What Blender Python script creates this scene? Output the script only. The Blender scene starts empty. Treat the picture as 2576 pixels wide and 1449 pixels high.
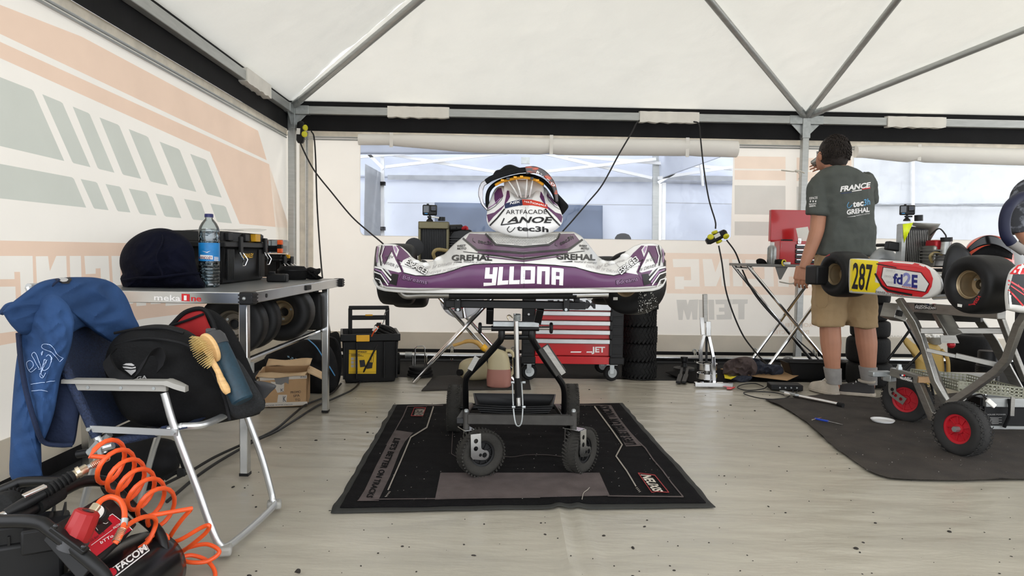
import bpy, bmesh, math, random
from math import sin, cos, pi, radians, sqrt, atan2
from mathutils import Vector as V, Matrix, Quaternion
from mathutils.bvhtree import BVHTree
random.seed(7)
scene = bpy.context.scene
COL = scene.collection
# ---------------------------------------------------------------- camera
FPX, CX, CY, CAMH = 1750.0, 1288.0, 724.5, 0.95
PITCH, ROLL = math.atan(89.5/1750.0), 0.0145
_f = V((0, cos(PITCH), -sin(PITCH))); _u0 = V((0, sin(PITCH), cos(PITCH))); _r0 = V((1, 0, 0))
_r = _r0*cos(ROLL) + _u0*sin(ROLL); _u = _u0*cos(ROLL) - _r0*sin(ROLL)
CAM = V((0, 0, CAMH))
cam_data = bpy.data.cameras.new('camera'); cam = bpy.data.objects.new('camera', cam_data); COL.objects.link(cam)
cam_data.sensor_width = 36.0; cam_data.lens = FPX/2576.0*36.0; cam_data.clip_start = 0.02; cam_data.clip_end = 200
cam.matrix_world = Matrix(((_r.x, _u.x, -_f.x, 0), (_r.y, _u.y, -_f.y, 0), (_r.z, _u.z, -_f.z, CAMH), (0, 0, 0, 1)))
scene.camera = cam
# ---------------------------------------------------------------- world, sun, exposure
world = bpy.data.worlds.new('sky'); scene.world = world; world.use_nodes = True
_bg = world.node_tree.nodes['Background']; _bg.inputs[0].default_value = (0.93, 0.96, 1.0, 1); _bg.inputs[1].default_value = 1.9
_sl = bpy.data.lights.new('sun', 'SUN'); _sl.energy = 3.4; _sl.angle = radians(12); _sl.color = (1.0, 0.97, 0.92)
sun = bpy.data.objects.new('sun', _sl); COL.objects.link(sun); sun.rotation_mode = 'QUATERNION'; sun.rotation_quaternion = V((0.60, 0.47, 0.66)).to_track_quat('Z', 'Y')
scene.view_settings.view_transform = 'Standard'; scene.view_settings.look = 'None'
scene.view_settings.gamma = 1.0; scene.view_settings.use_curve_mapping = False
scene.view_settings.exposure = 0.75
# ---------------------------------------------------------------- helpers
def ray(x, y): return _f + _r*((x-CX)/FPX) - _u*((y-CY)/FPX)
def at(x, y, Y):                       # point seen at a photo pixel, at world depth Y
    d = ray(x, y); return CAM + d*(Y/d.y)
def fl(x, y, z=0.0):                   # point seen at a photo pixel, at height z
    d = ray(x, y); return CAM + d*((z-CAMH)/d.z)
def on(x, y, p, n):                    # point seen at a photo pixel, on a plane
    d = ray(x, y); return CAM + d*((p-CAM).dot(n)/d.dot(n))
def sz(px, Y): return px*Y/FPX         # pixels to metres at depth Y
def lin(c): return tuple(((v/255.0)/12.92 if v/255.0 <= .04045 else ((v/255.0+.055)/1.055)**2.4) for v in c)
X, Y_, Z = V((1, 0, 0)), V((0, 1, 0)), V((0, 0, 1))
def rotz(a): return Matrix.Rotation(a, 4, 'Z')
def rotx(a): return Matrix.Rotation(a, 4, 'X')
def roty(a): return Matrix.Rotation(a, 4, 'Y')
def T(p): return Matrix.Translation(V(p))
def frame(o, x, y):                    # matrix with given origin, x axis and approximate y axis
    x = V(x).normalized(); z = x.cross(V(y)).normalized(); y = z.cross(x)
    return Matrix(((x.x, y.x, z.x, o[0]), (x.y, y.y, z.y, o[1]), (x.z, y.z, z.z, o[2]), (0, 0, 0, 1)))
# ---------------------------------------------------------------- materials
MATS = {}
def mat(name, col=(128, 128, 128), rough=.6, metal=0.0, var=.10, scale=6.0, bump=0.0, bscale=40.0, trans=0.0, alpha=None,
        col2=None, cstretch=None, coat=0.0, transl=0.0, ior=1.45, spec=.5, detail=4.0, voro=False, sheen=0.0, thr=None):
    if name in MATS: return MATS[name]
    m = bpy.data.materials.new(name); MATS[name] = m; m.use_nodes = True
    nt = m.node_tree; N, L = nt.nodes, nt.links; b = N['Principled BSDF']
    c = lin(col)
    tc = N.new('ShaderNodeTexCoord'); mp = N.new('ShaderNodeMapping'); L.new(tc.outputs['Object'], mp.inputs[0])
    if cstretch: mp.inputs['Scale'].default_value = cstretch
    nz = N.new('ShaderNodeTexNoise'); nz.inputs['Scale'].default_value = scale; nz.inputs['Detail'].default_value = detail
    L.new(mp.outputs[0], nz.inputs['Vector'])
    rp = N.new('ShaderNodeValToRGB'); L.new(nz.outputs['Fac'], rp.inputs[0])
    c2 = lin(col2) if col2 else tuple(min(1, v*(1+var)) for v in c); c1 = c if col2 else tuple(v*(1-var) for v in c)
    rp.color_ramp.elements[0].color = (*c1, 1); rp.color_ramp.elements[1].color = (*c2, 1)
    lo, hi = thr if thr else (.3, .7)
    rp.color_ramp.elements[0].position = lo; rp.color_ramp.elements[1].position = hi
    L.new(rp.outputs[0], b.inputs['Base Color'])
    b.inputs['Roughness'].default_value = rough; b.inputs['Metallic'].default_value = metal
    b.inputs['IOR'].default_value = ior; b.inputs['Specular IOR Level'].default_value = spec
    if coat: b.inputs['Coat Weight'].default_value = coat; b.inputs['Coat Roughness'].default_value = .08
    if trans: b.inputs['Transmission Weight'].default_value = trans
    if sheen: b.inputs['Sheen Weight'].default_value = sheen
    if alpha is not None: b.inputs['Alpha'].default_value = alpha
    if bump:
        if voro:
            t2 = N.new('ShaderNodeTexVoronoi'); t2.inputs['Scale'].default_value = bscale; o2 = t2.outputs['Distance']
        else:
            t2 = N.new('ShaderNodeTexNoise'); t2.inputs['Scale'].default_value = bscale; t2.inputs['Detail'].default_value = 5; o2 = t2.outputs['Fac']
        L.new(mp.outputs[0], t2.inputs['Vector'])
        bp = N.new('ShaderNodeBump'); bp.inputs['Strength'].default_value = bump; bp.inputs['Distance'].default_value = .01
        L.new(o2, bp.inputs['Height']); L.new(bp.outputs[0], b.inputs['Normal'])
    if transl:
        tr = N.new('ShaderNodeBsdfTranslucent'); L.new(rp.outputs[0], tr.inputs['Color'])
        if bump: L.new(bp.outputs[0], tr.inputs['Normal'])
        mx = N.new('ShaderNodeMixShader'); mx.inputs[0].default_value = transl
        L.new(b.outputs[0], mx.inputs[1]); L.new(tr.outputs[0], mx.inputs[2]); L.new(mx.outputs[0], N['Material Output'].inputs[0])
    return m
def glassy(name, tint=(255, 255, 255), gloss=.12, rough=.05, wave=0.0, haze=0.0):   # thin clear film / plastic
    if name in MATS: return MATS[name]
    m = bpy.data.materials.new(name); MATS[name] = m; m.use_nodes = True
    nt = m.node_tree; N, L = nt.nodes, nt.links; N.remove(N['Principled BSDF'])
    t = N.new('ShaderNodeBsdfTransparent'); t.inputs[0].default_value = (*lin(tint), 1)
    g = N.new('ShaderNodeBsdfGlossy'); g.inputs['Roughness'].default_value = rough
    fr = N.new('ShaderNodeFresnel'); fr.inputs[0].default_value = 1.33
    ad = N.new('ShaderNodeMath'); ad.operation = 'ADD'; ad.inputs[1].default_value = gloss; L.new(fr.outputs[0], ad.inputs[0])
    if wave:
        tc = N.new('ShaderNodeTexCoord'); nz = N.new('ShaderNodeTexNoise'); nz.inputs['Scale'].default_value = wave
        L.new(tc.outputs['Object'], nz.inputs['Vector']); bp = N.new('ShaderNodeBump'); bp.inputs['Strength'].default_value = .6
        bp.inputs['Distance'].default_value = .01; L.new(nz.outputs['Fac'], bp.inputs['Height']); L.new(bp.outputs[0], g.inputs['Normal'])
    mx = N.new('ShaderNodeMixShader'); L.new(ad.outputs[0], mx.inputs[0]); L.new(t.outputs[0], mx.inputs[1]); L.new(g.outputs[0], mx.inputs[2])
    out = mx.outputs[0]
    if haze:
        d = N.new('ShaderNodeBsdfDiffuse'); d.inputs[0].default_value = (.8, .8, .8, 1)
        m2 = N.new('ShaderNodeMixShader'); m2.inputs[0].default_value = haze; L.new(out, m2.inputs[1]); L.new(d.outputs[0], m2.inputs[2]); out = m2.outputs[0]
    L.new(out, N['Material Output'].inputs[0]); return m
def M(n): return MATS[n]
# ---------------------------------------------------------------- objects
def tag(o, label=None, cat=None, group=None, kind=None):
    if label: o['label'] = label
    if cat: o['category'] = cat
    if group: o['group'] = group
    if kind: o['kind'] = kind
    return o
def thing(name, label, cat, loc=(0, 0, 0), group=None, kind=None):
    o = bpy.data.objects.new(name, None); COL.objects.link(o); o.location = V(loc); o.empty_display_size = .05
    return tag(o, label, cat, group, kind)
def rootloc(o):
    p = V((0, 0, 0))
    while o: p = p + o.location; o = o.parent
    return p
def copy_tree(o, parent=None):
    c = o.copy(); COL.objects.link(c); c.parent = parent
    for ch in list(o.children): copy_tree(ch, c)
    return c
def crom(pts, n=6, closed=False):      # Catmull-Rom through points
    pts = [V(p) for p in pts]; out = []
    k = len(pts)
    for i in range(k if closed else k-1):
        p0 = pts[(i-1) % k] if (closed or i > 0) else pts[0]*2-pts[1]
        p1 = pts[i]; p2 = pts[(i+1) % k]
        p3 = pts[(i+2) % k] if (closed or i+2 < k) else pts[-1]*2-pts[-2]
        for j in range(n):
            t = j/n; t2 = t*t; t3 = t2*t
            out.append(.5*((2*p1)+(p2-p0)*t+(2*p0-5*p1+4*p2-p3)*t2+(3*p1-p0-3*p2+p3)*t3))
    if not closed: out.append(pts[-1].copy())
    return out
def rrect(w, h, r, n=4):               # rounded rectangle outline
    o = []
    for cx, cy, a0 in ((w/2-r, h/2-r, 0), (-w/2+r, h/2-r, 90), (-w/2+r, -h/2+r, 180), (w/2-r, -h/2+r, 270)):
        for i in range(n+1):
            a = radians(a0+90*i/n); o.append((cx+r*cos(a), cy+r*sin(a)))
    return o
def circ(r, n=16, cx=0, cy=0, ry=None): return [(cx+r*cos(2*pi*i/n), cy+(ry or r)*sin(2*pi*i/n)) for i in range(n)]
def interp(xs, ys, x):
    if x <= xs[0]: return ys[0]
    for i in range(len(xs)-1):
        if x <= xs[i+1]:
            t = (x-xs[i])/(xs[i+1]-xs[i]); return ys[i]+(ys[i+1]-ys[i])*t
    return ys[-1]
def sinterp(xs, ys, x):                # smooth interpolation (Catmull-Rom-like)
    n = len(xs)
    if x <= xs[0]: return ys[0]
    if x >= xs[-1]: return ys[-1]
    for i in range(n-1):
        if x <= xs[i+1]:
            h = xs[i+1]-xs[i]; t = (x-xs[i])/h
            m0 = (ys[i+1]-ys[i-1])/(xs[i+1]-xs[i-1]) if i > 0 else (ys[i+1]-ys[i])/h
            m1 = (ys[i+2]-ys[i])/(xs[i+2]-xs[i]) if i+2 < n else (ys[i+1]-ys[i])/h
            return (2*t**3-3*t*t+1)*ys[i]+(t**3-2*t*t+t)*h*m0+(-2*t**3+3*t*t)*ys[i+1]+(t**3-t*t)*h*m1
class MB:
    def __init__(s, mx=None): s.v = []; s.f = []; s.mx = mx
    def add(s, vs, fs):
        k = len(s.v)
        s.v += [(s.mx @ V(p) if s.mx else V(p)) for p in vs]; s.f += [tuple(i+k for i in f) for f in fs]; return s
    def box(s, c, d, R=None):
        c = V(c); h = V(d)*.5; vs = []
        for x in (-1, 1):
            for y in (-1, 1):
                for z in (-1, 1):
                    p = V((x*h.x, y*h.y, z*h.z)); vs.append(c+(R.to_3x3() @ p if R else p))
        return s.add(vs, [(0, 1, 3, 2), (4, 6, 7, 5), (0, 4, 5, 1), (2, 3, 7, 6), (0, 2, 6, 4), (1, 5, 7, 3)])
    def bar(s, a, b, w, h, up=Z):      # rectangular bar from a to b
        a, b = V(a), V(b); d = (b-a).normalized(); sx = d.cross(V(up))
        if sx.length < 1e-4: sx = d.cross(X)
        sx.normalize(); sy = sx.cross(d)
        vs = [q+sx*(w/2*i)+sy*(h/2*j) for q in (a, b) for i, j in ((-1, -1), (1, -1), (1, 1), (-1, 1))]
        return s.add(vs, [(3, 2, 1, 0), (4, 5, 6, 7), (0, 1, 5, 4), (1, 2, 6, 5), (2, 3, 7, 6), (3, 0, 4, 7)])
    def bars(s, pts, w, h, up=Z):      # mitred run of rectangular section
        pts = [V(p) for p in pts]; rings = []
        for i, p in enumerate(pts):
            d0 = (p-pts[i-1]).normalized() if i else (pts[1]-p).normalized()
            d1 = (pts[i+1]-p).normalized() if i+1 < len(pts) else d0
            t = (d0+d1).normalized(); k = 1/max(.35, t.dot(d1))
            sx = V(up).cross(t).normalized() if abs(t.dot(V(up))) < .99 else X.copy()
            sy = t.cross(sx)
            # up is treated as the axis normal to the bend plane
            rings.append([p+V(up).normalized()*(h/2*j)+sx*(w/2*i2*k) for i2, j in ((-1, -1), (1, -1), (1, 1), (-1, 1))])
        return s.loft(rings)
    def tube(s, pts, r, n=8, closed=False, caps=True):
        pts = [V(p) for p in pts]; k = len(pts); rings = []; nrm = None
        for i, p in enumerate(pts):
            a = pts[(i-1) % k] if (closed or i) else p; b = pts[(i+1) % k] if (closed or i+1 < k) else p
            t = (b-a)
            t = t.normalized() if t.length > 1e-9 else Z.copy()
            if nrm is None:
                nrm = t.cross(Z)
                if nrm.length < 1e-3: nrm = t.cross(X)
            nrm = (nrm-t*nrm.dot(t))
            nrm = nrm.normalized() if nrm.length > 1e-9 else t.orthogonal().normalized()
            bi = t.cross(nrm); rr = r[i] if isinstance(r, (list, tuple)) else r
            rings.append([p+(nrm*cos(2*pi*j/n)+bi*sin(2*pi*j/n))*rr for j in range(n)])
        return s.loft(rings, wrap=closed, caps=caps and not closed)
    def loft(s, rings, wrap=False, caps=True, ring_closed=True):
        k, n = len(rings), len(rings[0]); vs = [p for r in rings for p in r]; fs = []
        for i in range(k if wrap else k-1):
            for j in range(n if ring_closed else n-1):
                a, b = i*n+j, i*n+(j+1) % n; c, d = ((i+1) % k)*n+(j+1) % n, ((i+1) % k)*n+j
                fs.append((a, b, c, d))
        if caps and not wrap and ring_closed: fs += [tuple(range(n-1, -1, -1)), tuple(range((k-1)*n, k*n))]
        return s.add(vs, fs)
    def lathe(s, prof, c=(0, 0, 0), ax=Z, n=24, ref=None, caps=True, arc=None):
        c, ax = V(c), V(ax).normalized(); u = (V(ref) if ref else (X if abs(ax.x) < .9 else Y_)); u = (u-ax*u.dot(ax)).normalized(); w = ax.cross(u)
        rings = [[c+ax*z+(u*cos(2*pi*j/n)+w*sin(2*pi*j/n))*r for j in range(n)] for r, z in prof]
        return s.loft(rings, caps=caps)
    def disc(s, c, ax, r, th, n=20): return s.lathe([(r, -th/2), (r, th/2)], c, ax, n)
    def cyl(s, a, b, r, n=14, r2=None): return s.tube([a, b], [r, r if r2 is None else r2], n)
    def prism(s, poly, o, ux, uy, th):  # 2D outline in plane (o,ux,uy), extruded th along ux x uy
        o, ux, uy = V(o), V(ux).normalized(), V(uy); uy = (uy-ux*uy.dot(ux)).normalized(); nz = ux.cross(uy); n = len(poly)
        vs = [o+ux*p[0]+uy*p[1] for p in poly]+[o+ux*p[0]+uy*p[1]+nz*th for p in poly]
        return s.add(vs, [tuple(range(n-1, -1, -1)), tuple(range(n, 2*n))]+[(i, (i+1) % n, n+(i+1) % n, n+i) for i in range(n)])
    def plate(s, outer, holes, o, ux, uy, th):   # extruded outline with holes
        o, ux, uy = V(o), V(ux).normalized(), V(uy); uy = (uy-ux*uy.dot(ux)).normalized(); nz = ux.cross(uy)
        bm = bmesh.new(); es = []
        for lp in [outer]+holes:
            vv = [bm.verts.new((p[0], p[1], 0)) for p in lp]
            es += [bm.edges.new((vv[i], vv[(i+1) % len(vv)])) for i in range(len(vv))]
        bmesh.ops.triangle_fill(bm, edges=es, use_beauty=True); bm.verts.index_update()
        base = [o+ux*v.co.x+uy*v.co.y for v in bm.verts]; fs = [tuple(v.index for v in f.verts) for f in bm.faces]
        n = len(base); k = 0; side = []
        for lp in [outer]+holes:
            m = len(lp); side += [(k+i, k+(i+1) % m, n+k+(i+1) % m, n+k+i) for i in range(m)]; k += m
        bm.free()
        return s.add(base+[p+nz*th for p in base], [f[::-1] for f in fs]+[tuple(i+n for i in f) for f in fs]+side)
    def ball(s, c, r, n=12, m=8, R=None):
        c = V(c); r = V(r) if not isinstance(r, (int, float)) else V((r, r, r)); rings = []
        for i in range(m+1):
            a = pi*i/m; rr = max(sin(a), .001)
            ring = [V((rr*cos(2*pi*j/n)*r.x, rr*sin(2*pi*j/n)*r.y, -cos(a)*r.z)) for j in range(n)]
            rings.append([c+(R.to_3x3() @ p if R else p) for p in ring])
        return s.loft(rings)
    def grid(s, fn, nu, nv):           # surface fn(u,v), u,v in 0..1
        vs = [fn(i/nu, j/nv) for j in range(nv+1) for i in range(nu+1)]
        return s.add(vs, [(j*(nu+1)+i, j*(nu+1)+i+1, (j+1)*(nu+1)+i+1, (j+1)*(nu+1)+i) for j in range(nv) for i in range(nu)])
    def build(s, name, m, parent=None, bevel=0, sub=0, solid=0, ang=35, smooth=True, label=None, kind=None, seg=2, fix=True, weld=0):
        L = rootloc(parent) if parent else V((0, 0, 0))
        me = bpy.data.meshes.new(name); me.from_pydata([p-L for p in s.v], [], s.f); me.validate()
        if fix:
            bm = bmesh.new(); bm.from_mesh(me)
            if weld: bmesh.ops.remove_doubles(bm, verts=bm.verts, dist=weld)
            bmesh.ops.recalc_face_normals(bm, faces=bm.faces); bm.to_mesh(me); bm.free()
        if smooth:
            me.shade_smooth()
            if not sub: me.set_sharp_from_angle(angle=radians(ang))
        me.materials.append(M(m) if isinstance(m, str) else m)
        o = bpy.data.objects.new(name, me); COL.objects.link(o); o.parent = parent
        if solid:
            d = o.modifiers.new('solid', 'SOLIDIFY'); d.thickness = abs(solid); d.offset = 0 if solid > 0 else -1
        if bevel:
            d = o.modifiers.new('bevel', 'BEVEL'); d.width = bevel; d.segments = seg; d.limit_method = 'ANGLE'; d.angle_limit = radians(40)
        if sub:
            d = o.modifiers.new('sub', 'SUBSURF'); d.levels = sub; d.render_levels = sub
        if label: o['label'] = label
        if kind: o['kind'] = kind
        return o
def bvh_of(*objs):
    bpy.context.view_layer.update(); dg = bpy.context.evaluated_depsgraph_get(); vs, fs = [], []
    for o in objs:
        e = o.evaluated_get(dg); me = e.to_mesh(); L = rootloc(o) if o.parent or o.location.length else V((0, 0, 0)); k = len(vs)
        vs += [v.co+L for v in me.vertices]; fs += [tuple(i+k for i in p.vertices) for p in me.polygons]; e.to_mesh_clear()
    return BVHTree.FromPolygons(vs, fs)
_tcache = {}
def glyphs(text, bold=0.0):            # triangles of a text, scaled to width 1 and cap height 1
    key = (text, bold)
    if key in _tcache: return _tcache[key]
    cu = bpy.data.curves.new('t', 'FONT'); cu.body = text; cu.offset = bold; cu.resolution_u = 3
    ob = bpy.data.objects.new('t', cu); COL.objects.link(ob); bpy.context.view_layer.update()
    dg = bpy.context.evaluated_depsgraph_get(); me = bpy.data.meshes.new_from_object(ob.evaluated_get(dg))
    vs = [(v.co.x, v.co.y) for v in me.vertices]; fs = [[vs[i] for i in p.vertices] for p in me.polygons]
    bpy.data.objects.remove(ob); bpy.data.curves.remove(cu); bpy.data.meshes.remove(me)
    x0 = min(v[0] for v in vs); x1 = max(v[0] for v in vs); cap = .73
    r = [[((p[0]-x0)/(x1-x0), p[1]/cap) for p in f] for f in fs]; _tcache[key] = r; return r
def text(t, p0, p1, up, bold=.012, shear=0.0):   # polygons placed by baseline p0->p1 and cap vector up (2D)
    dx, dy = p1[0]-p0[0], p1[1]-p0[1]; w = sqrt(dx*dx+dy*dy); h = sqrt(up[0]**2+up[1]**2); out = []
    for f in glyphs(t, bold):
        out.append([(p0[0]+dx*(x+shear*y*h/w)+up[0]*y, p0[1]+dy*(x+shear*y*h/w)+up[1]*y) for x, y in f])
    return out
def holed(outer, holes):                # 2D outline with holes, as triangles
    bm = bmesh.new(); es = []
    for lp in [outer]+holes:
        vv = [bm.verts.new((p[0], p[1], 0)) for p in lp]; es += [bm.edges.new((vv[i], vv[(i+1) % len(vv)])) for i in range(len(vv))]
    bmesh.ops.triangle_fill(bm, edges=es, use_beauty=True); r = [[(v.co.x, v.co.y) for v in f.verts] for f in bm.faces]; bm.free(); return r
def stroke(pts, w, closed=False):      # thick 2D polyline as quads
    out = []; k = len(pts)
    for i in range(k if closed else k-1):
        a, b = pts[i], pts[(i+1) % k]; d = sqrt((b[0]-a[0])**2+(b[1]-a[1])**2) or 1; nx, ny = -(b[1]-a[1])/d*w/2, (b[0]-a[0])/d*w/2
        ex, ey = (b[0]-a[0])/d*w*.3, (b[1]-a[1])/d*w*.3
        out.append([(a[0]-ex+nx, a[1]-ey+ny), (a[0]-ex-nx, a[1]-ey-ny), (b[0]+ex-nx, b[1]+ey-ny), (b[0]+ex+nx, b[1]+ey+ny)])
    return out
def bez(pts, n=5):                     # smooth 2D polyline
    return [(p.x, p.y) for p in crom([(a, b, 0) for a, b in pts], n)]
OFFK = .7
def clusters(polys, gap):
    bx = [[min(p[0] for p in f)-gap, min(p[1] for p in f)-gap, max(p[0] for p in f)+gap, max(p[1] for p in f)+gap] for f in polys]; par = list(range(len(polys)))
    def fd(i):
        while par[i] != i: par[i] = par[par[i]]; i = par[i]
        return i
    for i in range(len(polys)):
        for j in range(i):
            a, b = bx[i], bx[j]
            if a[0] < b[2] and b[0] < a[2] and a[1] < b[3] and b[1] < a[3]: par[fd(i)] = fd(j)
    out = {}
    for i, f in enumerate(polys): out.setdefault(fd(i), []).append(f)
    return list(out.values())
def decal(name, parent, polys, m, bvh, off=.0015, maxlen=14.0, src=None, label=None):
    if src is None and len(polys) > 1 and name != 'grille_holes' and 'tape' not in name and 'mark' not in name:
        cl = clusters(polys, 3.2 if name != 'print_letter' else 30.0)
        if len(cl) > 1: return [decal1(name, parent, c, m, bvh, off, maxlen, src, label) for c in cl][0]
    return decal1(name, parent, polys, m, bvh, off, maxlen, src, label)
def decal1(name, parent, polys, m, bvh, off=.0015, maxlen=14.0, src=None, label=None):
    # polys in photo pixels (src None) laid onto the surface seen there, or in a plane src=(o,ux,uy,dir) projected along dir
    bm = bmesh.new()
    for f in polys:
        try: bm.faces.new([bm.verts.new((p[0], p[1], 0)) for p in f])
        except ValueError: pass
    bm.normal_update(); bmesh.ops.triangulate(bm, faces=bm.faces)
    for _ in range(5):
        es = [e for e in bm.edges if e.calc_length() > maxlen]
        if not es: break
        bmesh.ops.subdivide_edges(bm, edges=es, cuts=1)
        bmesh.ops.triangulate(bm, faces=[f for f in bm.faces if len(f.verts) > 3])
    bad = []
    L = rootloc(parent) if parent else V((0, 0, 0))
    for v in bm.verts:
        if src is None: o = CAM; d = ray(v.co.x, v.co.y).normalized()
        else: d = V(src[3]).normalized(); o = V(src[0])+V(src[1])*v.co.x+V(src[2])*v.co.y-d*(src[4] if len(src) > 4 else .5)
        hit, nr, idx, dist = bvh.ray_cast(o, d)
        if hit is None: bad.append(v); continue
        if nr.dot(d) > 0: nr = -nr
        v.co = hit+nr*(off*OFFK)-d*(off*.2)-L
    bmesh.ops.delete(bm, geom=bad, context='VERTS')
    me = bpy.data.meshes.new(name); bm.to_mesh(me); bm.free()
    me.materials.append(M(m) if isinstance(m, str) else m); me.shade_smooth()
    o = bpy.data.objects.new(name, me); COL.objects.link(o); o.parent = parent
    if label: o['label'] = label
    return o
from mathutils import noise as mnoise
# ---------------------------------------------------------------- base materials
mat('canvas_roof', (236, 234, 226), .55, var=.02, scale=3, bump=.75, bscale=7, transl=.148)
mat('canvas_wall', (238, 232, 222), .6, var=.02, scale=3, bump=.08, bscale=6, transl=.26)
mat('print_orange', (230, 202, 180), .6, var=.03, scale=4, bump=.06, bscale=7, transl=.26)
mat('print_grey', (198, 200, 190), .6, var=.03, scale=4, bump=.06, bscale=7, transl=.26)
mat('print_pale', (238, 232, 222), .6, var=.02, scale=4, transl=.26)
mat('alu', (176, 178, 176), .38, .55, var=.08, scale=9, cstretch=(1, 1, 6))
mat('alu_bright', (205, 206, 206), .22, 1.0, var=.06, scale=12)
mat('galv', (170, 174, 174), .42, .7, var=.14, scale=30)
mat('chrome', (215, 216, 218), .10, 1.0, var=.03)
mat('steel_brushed', (150, 148, 143), .34, .85, var=.12, scale=14, cstretch=(1, 1, 5))
mat('black_fabric', (14, 14, 15), .85, spec=.3, var=.25, scale=12, bump=.3, bscale=120)
mat('black_canvas', (17, 17, 19), .75, spec=.3, var=.3, scale=5, bump=.2, bscale=20)
mat('black_plastic', (20, 20, 21), .48, spec=.35, var=.15, scale=10)
mat('black_gloss', (14, 14, 16), .22, var=.1)
mat('black_metal', (15, 15, 16), .38, .1, spec=.4, var=.2, scale=20)
mat('rubber', (22, 22, 22), .72, spec=.3, var=.22, scale=9, bump=.25, bscale=90)
mat('rubber_slick', (18, 18, 19), .5, spec=.35, var=.2, scale=8, bump=.08, bscale=60)
mat('rubber_dusty', (44, 42, 38), .85, var=.25, scale=14, bump=.3, bscale=70)
mat('ink_black', (24, 23, 25), .4, var=.05)
mat('ink_white', (236, 234, 232), .4, var=.03)
mat('cable_black', (26, 25, 25), .55, var=.1)
mat('asphalt', (14, 14, 14), .95, var=.4, scale=60, bump=.4, bscale=200)
mat('pvc_floor', (166, 160, 146), .32, var=.10, scale=1.6, bump=.40, bscale=7, detail=8, spec=.45, cstretch=(.8, 2.6, 1))
mat('tent_white', (214, 218, 228), .6, var=.03, scale=4, bump=.35, bscale=5, transl=.25)
mat('tent_grey', (170, 172, 176), .7, var=.06, scale=3, bump=.2, bscale=6, transl=.25)
mat('tent_bluegrey', (96, 110, 136), .5, var=.15, scale=2, bump=.12, bscale=2.5, transl=.25)
mat('white_paint', (226, 226, 226), .4, var=.04)
glassy('window_film', (250, 251, 252), .0, .08, wave=6)
mat('tarp_white', (196, 199, 204), .5, var=.04, scale=5, bump=.6, bscale=7, transl=.16, voro=True)
# ---------------------------------------------------------------- tent frame of reference
TA = radians(1.6); TC = V((-1.935, 6.12, 0)); E1 = V((cos(TA), sin(TA), 0)); E2 = V((sin(TA), -cos(TA), 0))
def TT(s, t, z): return TC+E1*s+E2*t+Z*z
ZE = at(1288, 288, 6.17).z             # eave beam height
ZR = 3.17                              # ridge height
HEM = .075
WB = TT(0, -.06, 0); WL = TT(-.06, 0, 0)   # wall planes
def onback(x, y, d=0.0): return on(x, y, WB+E2*d, E2)
def onleft(x, y, d=0.0): return on(x, y, WL+E1*d, E1)
def sb(p): return ((p-TC).dot(E1), p.z)    # tent coordinates of a back-wall point
ZW = ZE-.165                           # top of the wall canvas
def wbpoly(l): return [sb(onback(*p)) for p in l]
# window openings
def win_outline(x0, y0, x1, y1, r=.05):
    a = sb(onback(x0, y0)); b = sb(onback(x1, y1)); cx, cy = (a[0]+b[0])/2, (a[1]+b[1])/2; w, h = abs(b[0]-a[0]), abs(b[1]-a[1])
    return [(p[0]+cx, p[1]+cy) for p in rrect(w, h, r)], (cx, cy, w, h)
w1, W1 = win_outline(907, 352, 1838, 606); w2, W2 = win_outline(2149, 380, 2990, 612)
def s1(l, x0=0, y0=150, k=740/2188.0): return [(x0+a*k, y0+b*k) for a, b in l]
def s2(l): return [(a*740/2576.0, 580+b*740/2576.0) for a, b in l]
def s3(l): return [(1640+a*460/1282.0, 380+b*460/1282.0) for a, b in l]
blocks = [[(-400, -60), (0, 130), (235, 222), (250, 236), (478, 754), (0, 642), (-400, 560)],
          [(314, 257), (450, 313), (466, 325), (673, 800), (548, 770), (538, 760)],
          [(541, 349), (655, 396), (668, 408), (851, 841), (738, 814), (726, 803)],
          [(740, 430), (874, 482), (888, 494), (1050, 887), (920, 857), (910, 847)],
          [(957, 516), (1088, 568), (1103, 580), (1250, 936), (1124, 907), (1113, 896)],
          [(1187, 610), (1325, 663), (1338, 676), (1460, 984), (1336, 955), (1326, 945)],
          [(1415, 701), (1525, 741), (1540, 753), (1649, 1026), (1545, 1002), (1535, 992)],
          [(-400, 720), (0, 775), (535, 875), (550, 888), (641, 1101), (0, 1032), (-400, 1000)],
          [(600, 888), (712, 910), (724, 920), (807, 1120), (705, 1108), (695, 1098)],
          [(785, 925), (888, 944), (900, 955), (970, 1137), (880, 1128), (870, 1118)],
          [(958, 959), (1082, 981), (1096, 992), (1164, 1160), (1045, 1147), (1034, 1136)],
          [(1157, 996), (1278, 1018), (1290, 1030), (1349, 1179), (1236, 1168), (1222, 1158)],
          [(1369, 1036), (1485, 1056), (1497, 1066), (1545, 1200), (1440, 1190), (1430, 1180)],
          [(1565, 1071), (1665, 1087), (1680, 1098), (1725, 1218), (1622, 1208), (1612, 1198)]]
letL = [[(-300, 222), (285, 222), (300, 690), (190, 700), (175, 362), (125, 362), (128, 425), (-300, 430)], [(-300, 495), (135, 490), (148, 880), (50, 893), (-300, 940)],
        [(313, 225), (420, 224), (437, 355), (493, 222), (580, 222), (598, 700), (500, 715), (480, 420), (440, 520), (445, 722), (335, 735)], [(610, 222), (708, 222), (722, 690), (625, 700)],
        [(738, 222), (950, 222), (975, 690), (772, 700), (768, 600), (890, 590), (880, 330), (838, 332), (838, 378), (750, 382)],
        [(975, 222), (1150, 222), (1165, 640), (1080, 650), (1073, 330), (1052, 330), (1070, 655), (1000, 662)],
        [(1180, 222), (1400, 230), (1408, 640), (1320, 645), (1310, 330), (1270, 330), (1280, 655), (1195, 662)], [(1445, 240), (1700, 260), (1712, 640), (1450, 660)]]
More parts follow.
